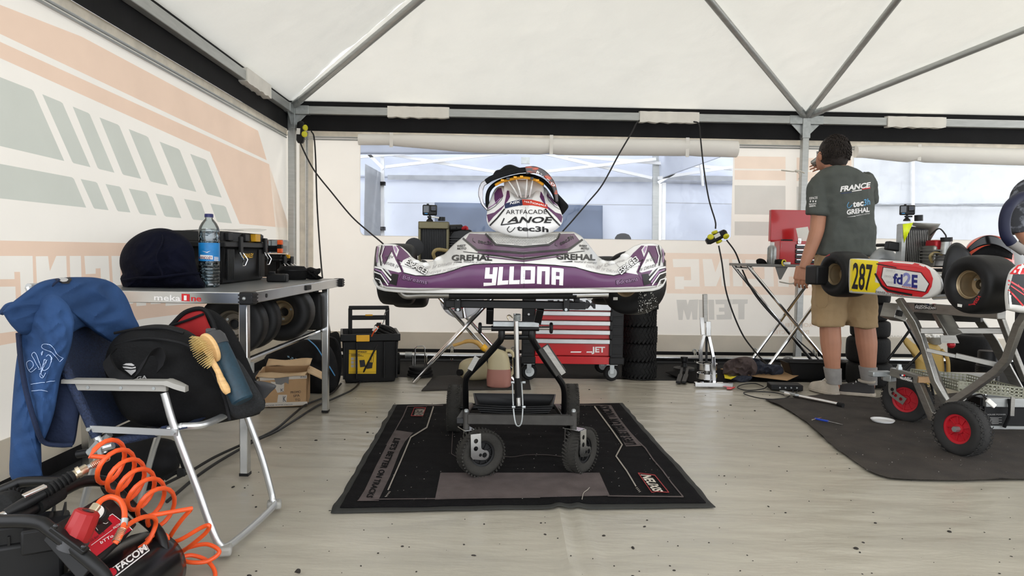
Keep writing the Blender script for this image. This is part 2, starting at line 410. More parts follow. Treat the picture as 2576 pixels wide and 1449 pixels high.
letB = [[(145, 757), (330, 757), (335, 950), (225, 950), (225, 968), (163, 968), (160, 880), (225, 880), (225, 905), (275, 905), (272, 812), (150, 815)],
        [(355, 757), (420, 757), (445, 850), (480, 757), (540, 757), (548, 948), (490, 948), (482, 870), (450, 948), (370, 948)], [(562, 760), (630, 760), (636, 948), (570, 948)],
        [(655, 760), (850, 765), (855, 950), (660, 950), (657, 895), (790, 898), (788, 815), (655, 815)], [(880, 765), (1060, 768), (1070, 952), (1010, 952), (1006, 880), (960, 880), (960, 952), (885, 950)], [(1090, 768), (1300, 772), (1310, 955), (1240, 955), (1236, 890), (1170, 890), (1165, 952), (1100, 952)]]
teamL = ([[(172, 1043), (242, 1043), (250, 1080), (262, 1043), (325, 1040), (318, 1182), (285, 1182), (278, 1120), (262, 1182), (245, 1182), (222, 1110), (215, 1184), (187, 1184)]],
           [[(327, 1042), (372, 1042), (370, 1182), (330, 1182)], [(395, 1042), (435, 1042), (438, 1182), (398, 1182)], [(372, 1042), (395, 1042), (396, 1070), (372, 1070)]],
           [[(444, 1042), (558, 1040), (560, 1180), (455, 1182), (452, 1148), (510, 1146), (508, 1126), (470, 1126), (470, 1098), (508, 1098), (508, 1074), (448, 1074)]],
           [[(562, 1040), (672, 1040), (670, 1070), (650, 1072), (648, 1180), (607, 1180), (604, 1072), (562, 1074)]])
def cl(l, t1=4.55): return [(min(p[0], t1), min(max(p[1], HEM+.17), ZW-.11)) for p in l]
def lw(l): return cl([((p-TC).dot(E2), p.z) for p in [onleft(max(x, -260), y) for x, y in l]])
def bw(l): return cl([sb(onback(x, y)) for x, y in l], 9.1)
def cut_wall(name, rect, holes, prints, org, ux, m='canvas_wall'):
    # canvas with the printed shapes let into it edge to edge, so light comes through print and canvas alike
    b = MB()
    for t in holed(rect, holes+[p[0] for p in prints]): b.add([org+ux*q[0]+Z*q[1] for q in t], [(0, 1, 2)])
    w = b.build(name, m, smooth=False, kind='structure', weld=1e-5)
    for ol, inner, pm, pn in prints:
        b = MB(); tr = holed(ol, inner) if inner else None
        if tr:
            for t in tr: b.add([org+ux*q[0]+Z*q[1] for q in t], [(0, 1, 2)])
        else: b.add([org+ux*q[0]+Z*q[1] for q in ol], [tuple(range(len(ol)))])
        b.build(pn, pm, w, smooth=False, weld=1e-5)
        for l in inner: MB().add([org+ux*q[0]+Z*q[1] for q in l], [tuple(range(len(l)))]).build('print_letter', 'print_pale', w, smooth=False)
    return w
mat('print_orange_faint', (234, 214, 196), .6, var=.03, transl=.26); mat('print_grey_faint', (208, 204, 196), .6, var=.03, transl=.26)
prL = [(lw([(-260, -85), (0, 12), (205, 92), (649, 329), (671, 403), (0, 85), (-260, -41)]), [], 'print_orange', 'print_stripe'),
       (lw([(-260, -13), (0, 105), (677, 413), (728, 574), (603, 563), (528, 382), (515, 377), (0, 146), (-260, 36)]), [], 'print_orange', 'print_stripe')]
prL += [(lw(s1(b_)), [], 'print_grey', 'print_block') for b_ in blocks]
def shr(l): return [(max(p[0], -700), p[1]) for p in l]
prL += [(lw([(-260, 600), (0, 605), (300, 611), (724, 622), (724, 745), (600, 772), (368, 801), (0, 869), (-260, 915)]), [lw(s2(shr(l))) for l in letL], 'print_orange', 'print_stripe')]
wall_left = cut_wall('wall_left', [(-.06, HEM), (4.6, HEM), (4.6, ZW), (-.06, ZW)], [], prL, WL, E2)
wall_left['label'] = 'white canvas left wall with faded orange stripes and grey blocks'
prB = []
for y0, y1, m_ in ((393, 424, 'print_orange_faint'), (428, 452, 'print_orange_faint'), (466, 539, 'print_grey_faint'), (557, 592, 'print_grey_faint')):
    for x0, x1 in ((1848, 1976), (2004, 2060), (2108, 2142)): k_ = (x0-1848)*.022; prB.append((bw([(x0, y0+k_), (x1, y0+k_+1.5), (x1, y1+k_+1.5), (x0, y1+k_)]), [], m_, 'print_stripe'))
prB += [(bw([(1672, 636), (1970, 640), (2260, 646), (2700, 654), (2700, 754), (2240, 745), (1965, 742), (1677, 738)]), [bw(s3(l)) for l in letB], 'print_orange_faint', 'print_stripe')]
prB += [(bw(s3(l)), [], 'print_grey_faint', 'print_letter') for pl in teamL for l in pl]
wall_back = cut_wall('wall_back', [(-.06, HEM), (9.2, HEM), (9.2, ZW), (-.06, ZW)], [w1, w2], prB, WB, E1)
wall_back['label'] = 'white canvas back wall of the tent with faded mirrored print'
for k, (ol, W) in enumerate(((w1, W1), (w2, W2))):
    win = thing('window_%d' % (k+1), ['wide clear film window with rolled up flap behind the purple kart', 'wide clear film window with rolled up flap right of the tent post'][k], None, TC+E1*W[0]-E2*.06+Z*(W[1]-W[3]/2), kind='structure')
    MB().prism([((p[0]-W[0])*1.0+W[0], p[1]) for p in ol], WB+E2*-.003, E1, Z, .001).build('pane', 'window_film', win, smooth=False)
    pts = []; rad = []
    for i in range(41):
        u = i/40; s_ = W[0]-W[2]/2-.01+u*(W[2]+.02)
        r = .048+.026*min(1, max(0, (u-.06)/.22)) if k == 0 else .055+.02*min(1, max(0, (u-.02)/.12))
        for tie in ((.085, .505, .865) if k == 0 else (.17, .6)):
            r -= .012*math.exp(-((u-tie)/.008)**2)
        pts.append(TT(s_, -.06+r*.75, W[1]+W[3]/2+.045-r*1.0+.03*(u < 0)+.005*sin(u*9))); rad.append(r)
    MB().tube(pts, rad, 14).build('rolled_flap', mat('canvas_roll', (252, 249, 243), .6, var=.01, bump=.1, bscale=12, transl=.25), win)
    for tie in ((.085, .505, .865) if k == 0 else (.17, .6)):
        s_ = W[0]-W[2]/2+tie*W[2]; r = .045+.024*min(1, max(0, (tie-.06)/.22))
        MB().box(TT(s_, -.05+2*r*.8, W[1]+W[3]/2+.04-r), (.03, .004, 2*r+.03), rotz(TA)).build('tie_strap', 'canvas_roll', win)
# hem band, keder rail and stitched top strip on both walls
trim = thing('trim_1', 'welded canvas hem and rail strips along the tent walls', None, TT(0, 0, 0), kind='structure')
mat('canvas_hem', (232, 226, 214), .6, var=.05, transl=.4)
mat('canvas_dirty', (236, 230, 218), .65, var=.10, scale=14, transl=.3)
MB().box(TT(4.57, -.052, HEM+.075), (9.24, .006, .15), rotz(TA)).build('hem_band', 'canvas_hem', trim)
MB().box(TT(-.052, 2.27, HEM+.075), (.006, 4.66, .15), rotz(TA)).build('hem_band', 'canvas_hem', trim)
MB().box(TT(4.57, -.054, ZW-.02), (9.24, .008, .05), rotz(TA)).build('top_strip', 'canvas_dirty', trim)
MB().box(TT(-.054, 2.27, ZW-.02), (.008, 4.66, .05), rotz(TA)).build('top_strip', 'canvas_dirty', trim)
for dz in (.055, .075):
    MB().tube([TT(.02, -.045, ZW-dz), TT(9.1, -.045, ZW-dz)], .0075, 8).build('keder_rail', 'alu', trim)
    MB().tube([TT(-.045, .02, ZW-dz), TT(-.045, 4.5, ZW-dz)], .0075, 8).build('keder_rail', 'alu', trim)
for ds, m_, w in ((.075, 'canvas_dirty', .045), (.115, 'alu', .02), (.15, 'canvas_dirty', .04)):
    MB().box(TT(ds, -.045, (HEM+ZW)/2), (w, .014, ZW-HEM-.02), rotz(TA)).build('corner_strip', m_, trim)
MB().box(TT(4.57, -.10, .045), (9.4, .004, .13), rotz(TA)).build('mud_flap', 'black_canvas', trim)
MB().box(TT(-.10, 2.27, .045), (.004, 4.8, .13), rotz(TA)).build('mud_flap', 'black_canvas', trim)
# black valance behind the eave beams
val = thing('trim_2', 'black fabric valance strip behind the eave beams', None, TT(0, 0, ZE), kind='structure')
MB().box(TT(4.57, -.03, ZE-.035), (9.24, .004, .27), rotz(TA)).build('valance', 'black_canvas', val)
MB().box(TT(-.03, 2.27, ZE-.035), (.004, 4.6, .27), rotz(TA)).build('valance', 'black_canvas', val)
# ---------------------------------------------------------------- aluminium frame
fr = thing('trim_3', 'grey aluminium tent frame of posts, eave beams and roof rafters', None, TT(0, 0, 0), kind='structure')
MB().bar(TT(-.02, 0.0, ZE), TT(9.1, 0.0, ZE), .05, .068).build('eave_beam', 'alu', fr, bevel=.004)
MB().bar(TT(0, -.02, ZE), TT(0, 4.55, ZE), .05, .068).build('eave_beam', 'alu', fr, bevel=.004)
MB().bar(TT(0, 4.5, ZE), TT(9.1, 4.5, ZE), .05, .068).build('eave_beam', 'alu', fr, bevel=.004)
for s_, t_ in ((0, 0), (4.52, 0), (9.05, 0), (0, 4.5), (9.05, 4.5)):
    MB().bar(TT(s_, t_, .006), TT(s_, t_, ZE), .058, .058, Y_).build('post', 'alu', fr, bevel=.005)
    MB().box(TT(s_, t_, .004), (.12, .12, .008), rotz(TA)).build('foot_plate', 'galv', fr)
def corner(s_, t_, dirs):
    b = MB()
    for d in dirs:
        dd = (E1*d[0]+E2*d[1]); b.bar(TT(s_, t_, ZE)+dd*.035, TT(s_, t_, ZE)+dd*.15, .058, .075)
        q = TT(s_, t_, ZE-.037); b.prism([(0, 0), (.10, 0), (0, -.10)], q+dd*.028-V((dd.y, -dd.x, 0))*.004, dd, Z, .008)
    b.bar(TT(s_, t_, ZE-.16), TT(s_, t_, ZE+.04), .07, .07, Y_)
    b.build('corner_bracket', 'galv', fr, bevel=.003)
corner(0, 0, [(1, 0), (0, 1)]); corner(4.52, 0, [(1, 0), (-1, 0)])
PK = TT(2.27, 2.27, ZR); RD = TT(4.55, 2.27, ZR); PR = TT(6.85, 2.27, ZR)
def rafter(a, b, r=.026, e=.06):
    a, b = V(a), V(b); d = (b-a).normalized()
    MB().tube([a+d*e, b], r, 14).build('rafter', 'alu', fr)
    MB().tube([a+d*.02, a+d*(e+.09)], r+.004, 12).build('rafter_socket', 'galv', fr)
cor = TT(0, 0, ZE+.03); mid = TT(4.52, 0, ZE+.03)
rafter(cor, PK-Z*.05, .028); rafter(mid, PK-Z*.05); rafter(mid, RD-Z*.05); rafter(mid, PR-Z*.05); rafter(TT(0, 4.5, ZE+.03), PK-Z*.05)
MB().tube([PK-Z*.05, PR-Z*.05+E1*2], .026, 12).build('ridge_pole', 'alu', fr)
# ---------------------------------------------------------------- roof canvas
roof = thing('ceiling', 'white translucent tent roof canvas', None, PK, kind='structure')
def slope(name, a, b, c, d, nu, nv, seed):     # a->b along eave, d->c along ridge
    n = (b-a).cross(d-a).normalized(); n = n if n.z > 0 else -n
    def fn(u, v):
        p = a.lerp(b, u).lerp(d.lerp(c, u), v); q = p*2.2+V((seed, 0, 0))
        e = min(1, 6*v, 6*(1-v))
        w = mnoise.noise(V((q.x*1.0, q.y*1.3, q.z)))*.010 + abs(mnoise.noise(q*2.3))*.018 + abs(mnoise.noise(q*4.6))*.009
        return p+n*(w*e)-Z*(.03*sin(pi*u)*sin(pi*v))
    return MB().grid(fn, nu, nv).build(name, 'canvas_roof', roof)
ze2 = ZE+.075
slope('roof_panel', TT(-.05, -.05, ze2), TT(9.2, -.05, ze2), TT(9.2, 2.27, ZR+.03), TT(2.27, 2.27, ZR+.03), 300, 90, 3)
slope('roof_panel', TT(-.05, 4.6, ze2), TT(-.05, -.05, ze2), TT(2.27, 2.27, ZR+.03), TT(2.27, 2.25, ZR+.03), 90, 60, 11)
slope('roof_panel', TT(9.2, 4.6, ze2), TT(-.05, 4.6, ze2), TT(2.27, 2.27, ZR+.03), TT(9.2, 2.27, ZR+.03), 60, 20, 19)
slope('roof_panel', TT(-.05, 4.5, ze2), TT(9.2, 4.5, ze2), TT(9.2, 6.8, ZR+.03), TT(-.05, 6.8, ZR+.03), 30, 12, 23)  # unseen canopy slope towards the camera, added to cut the light from the front
# canvas sleeves wrapped round the eave beam
mat('canvas_sleeve', (246, 242, 233), .6, var=.06, scale=8, bump=.3, bscale=18, transl=.1)
def sleeve(p, d, L, lab=None):
    rings = []
    for i in range(15):
        u = i/14; c = p+d*(L*(u-.5)); w = .004*sin(i*2.1)+.003*sin(i*4.7+1)
        side = V((d.y, -d.x, 0))
        rings.append([c+side*(q[0])+Z*q[1] for q in ((-.033, -.045-w), (.034+w, -.047-w), (.036+w*.6, .0), (.034+w, .046), (-.033, .055))])
    MB().loft(rings).build('beam_sleeve', 'canvas_sleeve', roof, ang=60)
def beam_s(x, y=290): p = on(x, y, TT(0, 0, 0), E2); return (p-TC).dot(E1)
for xa, xb in ((976, 1130), (1608, 1757), (2229, 2376)):
    s0, s1 = beam_s(xa), beam_s(xb); sleeve(TT((s0+s1)/2, 0, ZE), E1, s1-s0)
pa = on(610, 190, TT(0, 0, 0), E1); pb = on(672, 222, TT(0, 0, 0), E1)
ta, tb = (pa-TC).dot(E2), (pb-TC).dot(E2); sleeve(TT(0, (ta+tb)/2, ZE), E2, abs(ta-tb))
# ---------------------------------------------------------------- ground sheet and outside ground
MB().prism([(-14, -8), (18, -8), (18, 22), (-14, 22)], (0, 0, -.05), X, Y_, .03).build('ground', 'asphalt', smooth=False, kind='structure')['label'] = 'dark ground outside and below the tent'
_fe = fl(1100, 946).y
SEAM0, SEAM1 = fl(1392, 1275), fl(1425, 1449)
def floor_z(x, y):
    p = V((x, y, 0))
    z = .005*mnoise.noise(V((x*1.1, y*2.4, 1)))+.008*abs(mnoise.noise(V((x*1.7+y*.6, y*5.5, 4))))+.004*abs(mnoise.noise(V((x*3.5+y, y*10, 9))))
    z += .003*mnoise.noise(V((x*.9+2, y*9, 14)))
    # folded seam running towards the camera
    u = (y-SEAM1.y)/(SEAM0.y-SEAM1.y); sx = SEAM1.x+(SEAM0.x-SEAM1.x)*u
    if y < SEAM0.y+.25:
        k = min(1, max(0, (SEAM0.y+.25-y)/.3))
        z += k*(.010*math.exp(-((x-sx-.02)/.018)**2)+.008*math.exp(-((x-sx-.095)/.016)**2))
    return z-.011
def _ff(u, v):
    x = -1.86+u*9.0; y = -.6+v*(_fe+.6); return V((x, y+.02*sin(x*3)*v, floor_z(x, y)))
floor = MB().grid(_ff, 400, 380).build('floor', 'pvc_floor', kind='structure')
floor['label'] = 'wrinkled grey vinyl groundsheet floor'
# ground tube along the wall foot
tubes = thing('ground_tube', 'long grey metal tube lying along the foot of the back wall', 'tube', TT(4.5, .02, 0))
MB().tube([TT(.05, .03, .03), TT(9, .03, .03)], .026, 12).build('tube', 'alu_bright', tubes)
for s_ in (1.0, 4.4, 6.2): MB().tube([TT(s_, .03, .03), TT(s_+.06, .03, .03)], .029, 12).build('joint', 'galv', tubes)
# eyelets with bungee loops along the hem
mat('bungee', (196, 192, 180), .7); mat('bungee_ball', (150, 28, 34), .4)
for k, (x, y) in enumerate(((1137, 876), (1291, 877), (1747, 883), (1899, 881), (2050, 882), (2354, 900))):
    p = onback(x, y, .01); g = thing('bungee_loop', ['grey elastic bungee loop in hem eyelet above the red jug', 'grey elastic bungee loop in hem eyelet left of the red cabinet', 'grey elastic bungee loop in hem eyelet behind the chrome press', 'grey elastic bungee loop in hem eyelet above the crumpled clothes', 'grey elastic bungee loop in hem eyelet behind the crossed table legs', 'grey elastic bungee loop in hem eyelet behind the yellow jug'][k], 'bungee', p, 'bungee loops along the wall hem')
    b = MB()
    ring = [p+E2*.004+(E1*cos(a)+Z*sin(a))*.016 for a in [2*pi*i/16 for i in range(16)]]
    b.tube(ring, .005, 6, closed=True); b.build('eyelet', 'galv', g)
    MB().tube([p+E2*.008+E1*.006, p+E2*.03+E1*.012-Z*.05, p+E2*.05+E1*.008-Z*.095, p+E2*.05-E1*.008-Z*.095, p+E2*.03-E1*.008-Z*.05, p+E2*.008-E1*.004], .004, 6).build('cord', 'bungee', g)
    MB().ball(p+E2*.05-Z*.115, .014).build('ball', 'bungee_ball', g)
bb = bvh_of(wall_back)
def wb(polys, m, name): decal(name, wall_back, polys, m, bb, .005 if 'letter' in name else .002, 80)
wb(text('PROMOTEUR', s3([(1145, 1232)])[0], s3([(885, 1232)])[0], (0, -10), .0), 'print_orange_faint', 'print_letter')
wb(text('DE CARACTÈRE', s3([(1100, 1282)])[0], s3([(820, 1282)])[0], (0, -10), .0), 'print_orange_faint', 'print_letter')
wb(text('www.edifinova', (2275, 853), (2140, 850), (0, -14), .0), 'print_grey_faint', 'print_letter')
# ---------------------------------------------------------------- neighbouring tents beyond the windows
def quad_panel(name, pts, m, parent, n=1): return MB().grid(lambda u, v: pts[0].lerp(pts[1], u).lerp(pts[3].lerp(pts[2], u), v)+Y_*(.04*mnoise.noise(pts[0].lerp(pts[1], u).lerp(pts[3].lerp(pts[2], u), v)*3)), 40, 20).build(name, m, parent, solid=.004)
nt = thing('neighbour_tent', 'white folding tent seen through the left window', 'tent', at(1300, 640, 10.2)*1.0)
nt.location.z = 0
D = 10.2
quad_panel('side_wall', [at(890, 800, D), at(1655, 800, D), at(1655, 436, D), at(890, 436, D)], 'tent_white', nt)
quad_panel('valance', [at(820, 446, D-.05), at(1660, 452, D-.05), at(1660, 300, D-.05), at(820, 300, D-.05)], 'tent_white', nt)
quad_panel('side_wall', [at(1668, 800, D), at(2000, 800, D), at(2000, 440, D), at(1668, 440, D)], 'tent_white', nt)
quad_panel('valance', [at(1655, 462, D-.05), at(2000, 466, D-.05), at(2000, 300, D-.05), at(1655, 300, D-.05)], 'tent_white', nt)
quad_panel('window_panel', [at(1093, 800, D-.16), at(1516, 800, D-.16), at(1516, 517, D-.16), at(1093, 509, D-.16)], 'tent_bluegrey', nt)
quad_panel('grey_flap', [at(913, 800, 8.4), at(958, 800, 9.9), at(958, 434, 9.9), at(918, 412, 8.4)], 'tent_grey', nt)
quad_panel('gable_flap', [at(1655, 452, 10.0), at(1842, 385, 7.6), at(1842, 340, 7.6), at(1652, 380, 10.0)], 'tent_white', nt)
for yb, h_ in ((440, 12), (509, 2)):
    for xa, xb in ((975, 1645), (1670, 1990)): MB().add([at(xa, yb, D-.10), at(xb, yb+6, D-.10), at(xb, yb+6+h_, D-.10), at(xa, yb+h_, D-.10)], [(0, 1, 2, 3)]).build('seam_band', 'tent_grey', nt)
MB().bar(at(964, 800, 9.9), at(962, 390, 9.9), .05, .05, Y_).build('leg', 'white_paint', nt)
MB().bar(at(1647, 800, 9.95), at(1650, 390, 9.95), .09, .06, Y_).build('leg', 'alu', nt)
MB().bar(at(1666, 800, 9.9), at(1670, 460, 9.9), .05, .05, Y_).build('leg', 'white_paint', nt)
for a, b in (((970, 420), (1330, 378)), ((960, 385), (1270, 437)), ((1330, 378), (1640, 448)), ((1300, 440), (1650, 400)), ((905, 395), (1100, 380)), ((1420, 392), (1842, 425)), ((1655, 448), (1842, 420)), ((1655, 460), (1780, 385)), ((965, 425), (925, 385))):
    sc_ = 9.8 if a[1] > b[1] else 9.86; MB().bar(at(*a, sc_), at(*b, sc_), .028, .04).build('scissor_bar', 'white_paint', nt)
MB().box(at(1322, 404, 9.75), (.12, .05, .09)).build('slider', 'galv', nt)
for y in (515, 545, 580): pass
for x, y in ((962, 462), (962, 575)): MB().box(at(x, y, 9.85), (.08, .07, .05)).build('velcro_strap', 'black_fabric', nt)
MB().tube([at(1758, 395, 9.3), at(1764, 430, 9.3), at(1768, 468, 9.3)], .018, 6).build('hanging_strap', 'white_paint', nt)
nr = thing('roof_canopy', 'white tent canopy roof above the neighbouring stand', 'canopy', at(1300, 640, 9)*1.0); nr.location.z = 0
quad_panel('canopy', [at(700, 388, 9.7), at(2000, 388, 9.7), V((4.5, 9.0, 3.0)), V((-3.6, 9.0, 3.0))], 'tent_white', nr)
rs = thing('white_tarpaulin', 'wrinkled white tarpaulin hanging outside the right window', 'tarpaulin', at(2350, 640, 8.0)*1.0); rs.location.z = 0
def tarp(x0, x1, y0, y1, D): return MB().grid(lambda u, v: at(x0+(x1-x0)*u, y0+(y1-y0)*v, D)+Y_*(.02*mnoise.noise(V((u*9, v*5, D)))+.015*abs(mnoise.noise(V((u*30, v*11, 3))))), 70, 36)
tarp(1990, 2296, 760, 300, 7.9).build('tarp_sheet', 'tarp_white', rs); tarp(2294, 2800, 760, 300, 7.95).build('tarp_sheet', 'tarp_white', rs)
tarp(2000, 2800, 520, 512, 7.86).build('seam', 'tarp_white', rs)
MB().bar(at(2296, 760, 7.85), at(2296, 380, 7.85), .03, .03, Y_).build('pole', 'white_paint', rs)
# ================================================================ shared builders
def resample(poly, n):
    pts = [V((p[0], p[1], 0)) for p in poly]; k = len(pts); L = [0]
    for i in range(k): L.append(L[-1]+(pts[(i+1) % k]-pts[i]).length)
    out = []; j = 0
    for i in range(n):
        t = L[-1]*i/n
        while L[j+1] < t: j += 1
        u = (t-L[j])/max(1e-9, L[j+1]-L[j]); q = pts[j].lerp(pts[(j+1) % k], u); out.append((q.x, q.y))
    return out
def puff(outline, c, Y, tf, tb, gx=0.0, gy=0.0, n=64, m=12, amp=.0, fq=9.0, seed=0.0, mb=None, smooth=4, pw=.5, stretch=(1, 1, 1), ridge=0.0):
    # a soft closed body whose outline is seen at these photo pixels, at depth Y, swelling tf forwards and tb backwards
    o = bez(list(outline)+[outline[0]], smooth)[:-1] if smooth else outline
    o = resample(o, n); mb = mb or MB(); rings = []
    def pt(px, py, rho, side):
        d = Y+gx*(px-c[0])+gy*(py-c[1]); p = at(px, py, d)
        if rho < .999:
            b = (1-rho*rho)**pw
            k = amp*(mnoise.noise(V((p.x*fq*stretch[0]+seed, p.z*fq*stretch[2], side*3+seed)))+.5*mnoise.noise(V((p.x*fq*2.3, p.z*fq*2.3, side+7+seed))))*min(1, (1-rho)*5)
            if ridge: k += ridge*(.28-abs(mnoise.noise(V((p.x*fq*.8*stretch[0]+3*seed+p.z*fq*.5, p.z*fq*.8*stretch[2], side*5+seed))))-.6*abs(mnoise.noise(V((p.x*fq*1.7+seed, p.z*fq*1.7-p.x*fq, side*2)))))*min(1, (1-rho)*4)
        else: b = 0; k = 0
        return p-ray(px, py).normalized()*side*((tf if side > 0 else tb)*b+k)
    for i in range(1, m+1):
        rho = i/m; rings.append([pt(c[0]+(p[0]-c[0])*rho, c[1]+(p[1]-c[1])*rho, rho, 1) for p in o])
    for i in range(m-1, 0, -2):
        rho = i/m; rings.append([pt(c[0]+(p[0]-c[0])*rho, c[1]+(p[1]-c[1])*rho, rho, -1) for p in o])
    return mb.loft(rings)
TYRES = {}
def tread_bars(b, r, w, n, ang, h, bw, rows=(-.25, .25), ln=.42, alt=True):
    for k, z in enumerate(rows):
        for i in range(n):
            a = 2*pi*(i+.5*k)/n; c = V((cos(a)*r, sin(a)*r, z*w)); s_ = -1 if (k % 2 and alt) else 1
            t = V((-sin(a), cos(a), 0)); d = (Z*cos(ang)+t*sin(ang)*s_).normalized(); up = V((cos(a), sin(a), 0))
            b.bar(c-d*(ln*w/2), c+d*(ln*w/2), bw, h*2, up)
def tyre_obj(name, label, cat, r, w, rim_r, kind='slick', rim_mat='rim_bronze', group=None, tyre_mat=None, rim=True):
    # built about the origin, axis Z, outer face towards +Z
    t = thing(name, label, cat, (0, 0, 0), group)
    key = (r, w, rim_r, kind, rim_mat, tyre_mat, rim)
    if key in TYRES:
        for ch in TYRES[key]: copy_tree(ch, t)
        return t
    h = w/2; s = (r-rim_r)
    prof = [(rim_r*.97, -h*.78), (rim_r*1.03, -h*.86), (rim_r+s*.35, -h), (rim_r+s*.72, -h*.97), (r-s*.10, -h*.84), (r-.002, -h*.62), (r, 0), (r-.002, h*.62), (r-s*.10, h*.84), (rim_r+s*.72, h*.97), (rim_r+s*.35, h), (rim_r*1.03, h*.86), (rim_r*.97, h*.78)]
    pts = [(p.x, p.y) for p in crom([(a, b, 0) for a, b in prof], 2)]
    b = MB(); b.lathe(pts, n=40, caps=False)
    inner = [(rim_r*.97, -h*.78), (rim_r*.97, h*.78)]; b.lathe(inner, n=40, caps=False)
    if kind == 'wet':
        tread_bars(b, r-.001, w, 26, .55, .006, .015, (-.36, -.02, .32), .30)
    if kind == 'lug':
        tread_bars(b, r-.001, w, 22, .75, .004, .011, (-.25, .25), .62)
    ty = b.build('tyre', tyre_mat or ('rubber_slick' if kind == 'slick' else 'rubber'), t, ang=50)
    ch = [ty]
    if rim:
        q = rim_r; b = MB(); b.lathe([(q*.97, -h*.80), (q*1.02, -h*.84), (q*1.02, -h*.76), (q*.86, -h*.70), (q*.80, -h*.2), (q*.80, h*.35), (q*.86, h*.70), (q*1.02, h*.76), (q*1.02, h*.84), (q*.97, h*.80), (q*.90, h*.72), (q*.76, h*.40), (q*.72, h*.05), (q*.40, h*.0), (q*.36, h*.12), (q*.34, h*.12), (q*.34, -h*.3)], n=36, caps=False)
        rm = b.build('rim', rim_mat, t, ang=40); ch.append(rm)
        b = MB().lathe([(q*.34, -h*.3), (q*.34, -h*.28)], n=20); ch.append(b.build('hub', 'black_metal', t))
        for i in range(3):
            a = 2*pi*i/3+.4; ch.append(MB().cyl((cos(a)*q*.55, sin(a)*q*.55, h*.0), (cos(a)*q*.55, sin(a)*q*.55, h*.10), .006, 8).build('wheel_nut', 'galv', t))
    TYRES[key] = ch
    return t
def put(o, loc, axis=None, spin=0.0):  # place a built-at-origin thing; its Z axis goes along axis
    o.location = V(loc); 
    if axis is not None:
        o.rotation_mode = 'QUATERNION'; o.rotation_quaternion = V(axis).to_track_quat('Z', 'Y') @ Quaternion((0, 0, 1), spin)
    return o
mat('rim_bronze', (158, 140, 112), .35, .7, var=.08); mat('rim_grey', (120, 112, 100), .4, .6); mat('rim_red', (178, 28, 40), .45, var=.1)
mat('yellow_plastic', (228, 170, 30), .45, var=.06); mat('red_paint', (188, 22, 28), .32, var=.06, coat=.4)
mat('navy_cloth', (9, 11, 27), .9, var=.3, scale=5, bump=.35, bscale=60, spec=.15)
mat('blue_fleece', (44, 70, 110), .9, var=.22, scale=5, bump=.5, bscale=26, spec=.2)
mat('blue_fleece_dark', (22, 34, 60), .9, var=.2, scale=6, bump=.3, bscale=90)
mat('blue_thread', (170, 190, 225), .6); mat('cardboard', (172, 138, 100), .8, var=.10, scale=8, bump=.1, bscale=50)
mat('cardboard_light', (206, 176, 138), .8, var=.08, scale=10); mat('paper_white', (228, 226, 220), .6, var=.03)
mat('mesh_blue', (30, 42, 68), .75, var=.4, scale=160, bump=.5, bscale=220); mat('grey_plastic', (150, 148, 142), .5, var=.05)
mat('chair_alu', (196, 197, 196), .32, .75, var=.05); mat('orange_hose', (224, 84, 34), .38, var=.10, scale=14)
mat('red_lining', (150, 20, 22), .8, var=.12); mat('wood_light', (206, 166, 112), .5, var=.15, scale=14, cstretch=(1, 1, 8))
mat('bristle', (214, 190, 130), .35, .5); mat('teal_dark', (20, 48, 62), .5, var=.2, scale=90); mat('brass', (196, 184, 160), .28, .9)
mat('dark_grey', (58, 58, 60), .5, var=.1); mat('facom_red', (186, 18, 40), .4, var=.05); mat('table_top', (120, 122, 122), .35, .3, var=.08, scale=4)
mat('ink_yellow', (238, 186, 30), .45); mat('ink_red', (200, 30, 36), .45); mat('ink_grey', (176, 174, 172), .5); mat('ink_blue', (40, 140, 205), .4)
# ================================================================ left aluminium table
TZ = .772; A = fl(617, 1195); B = fl(819, 1036)
tx0, tx1, ty0, ty1 = -1.83, A.x+.035, A.y-.05, fl(846, 701, TZ).y
tab = thing('folding_table', 'silver aluminium work table with lower tyre shelf by the left wall', 'table', ((tx0+tx1)/2, (ty0+ty1)/2, 0))
MB().box(((tx0+tx1)/2, (ty0+ty1)/2, TZ-.006), (tx1-tx0-.02, ty1-ty0-.02, .012)).build('table_top', 'table_top', tab)
rims = [((tx0, ty0), (tx1, ty0)), ((tx1, ty0), (tx1, ty1)), ((tx0, ty1), (tx1, ty1)), ((tx0, ty0), (tx0, ty1))]
edge_objs = [MB().bar((a[0], a[1], TZ-.024), (b[0], b[1], TZ-.024), .022, .048).build('edge_rail', 'alu_bright', tab, bevel=.003) for a, b in rims]
for x, y in ((tx0, ty0), (tx1, ty0), (tx1, ty1), (tx0, ty1)):
    c = MB().box((x, y, TZ-.024), (.056, .056, .052)).build('corner_cap', 'black_plastic', tab, bevel=.006)
    b = MB()
    for dz in (-.014, 0, .014): b.box((x, y, TZ-.024+dz), (.060, .060, .006))
    b.build('rib', 'black_plastic', c)
    MB().ball((x-.006, y-.029, TZ-.024), .008).build('rivet', 'galv', c)
legp = [(A.x, A.y), (B.x, B.y), (tx0+.05, ty0+.07), (tx0+.05, ty1-.12)]
for x, y in legp:
    l = MB().box((x, y, TZ/2-.02), (.036, .036, TZ-.052)).build('leg', 'alu_bright', tab, bevel=.004)
    MB().box((x, y, .006), (.038, .038, .012)).build('foot_cap', 'black_plastic', l)
sh0, sh1 = at(630, 906, A.y+.02), at(800, 834, B.y-.03); SZ = (sh0.z+sh1.z)/2
for xx in (A.x-.005, A.x-.20, tx0+.1):
    MB().tube([(xx, A.y+.01, SZ), (xx, B.y, SZ)], .011, 10).build('shelf_rail', 'chrome', tab)
MB().box(((A.x+tx0+.05)/2, B.y, SZ-.028), (A.x-tx0-.05, .02, .05)).build('shelf_bracket', 'alu', tab)
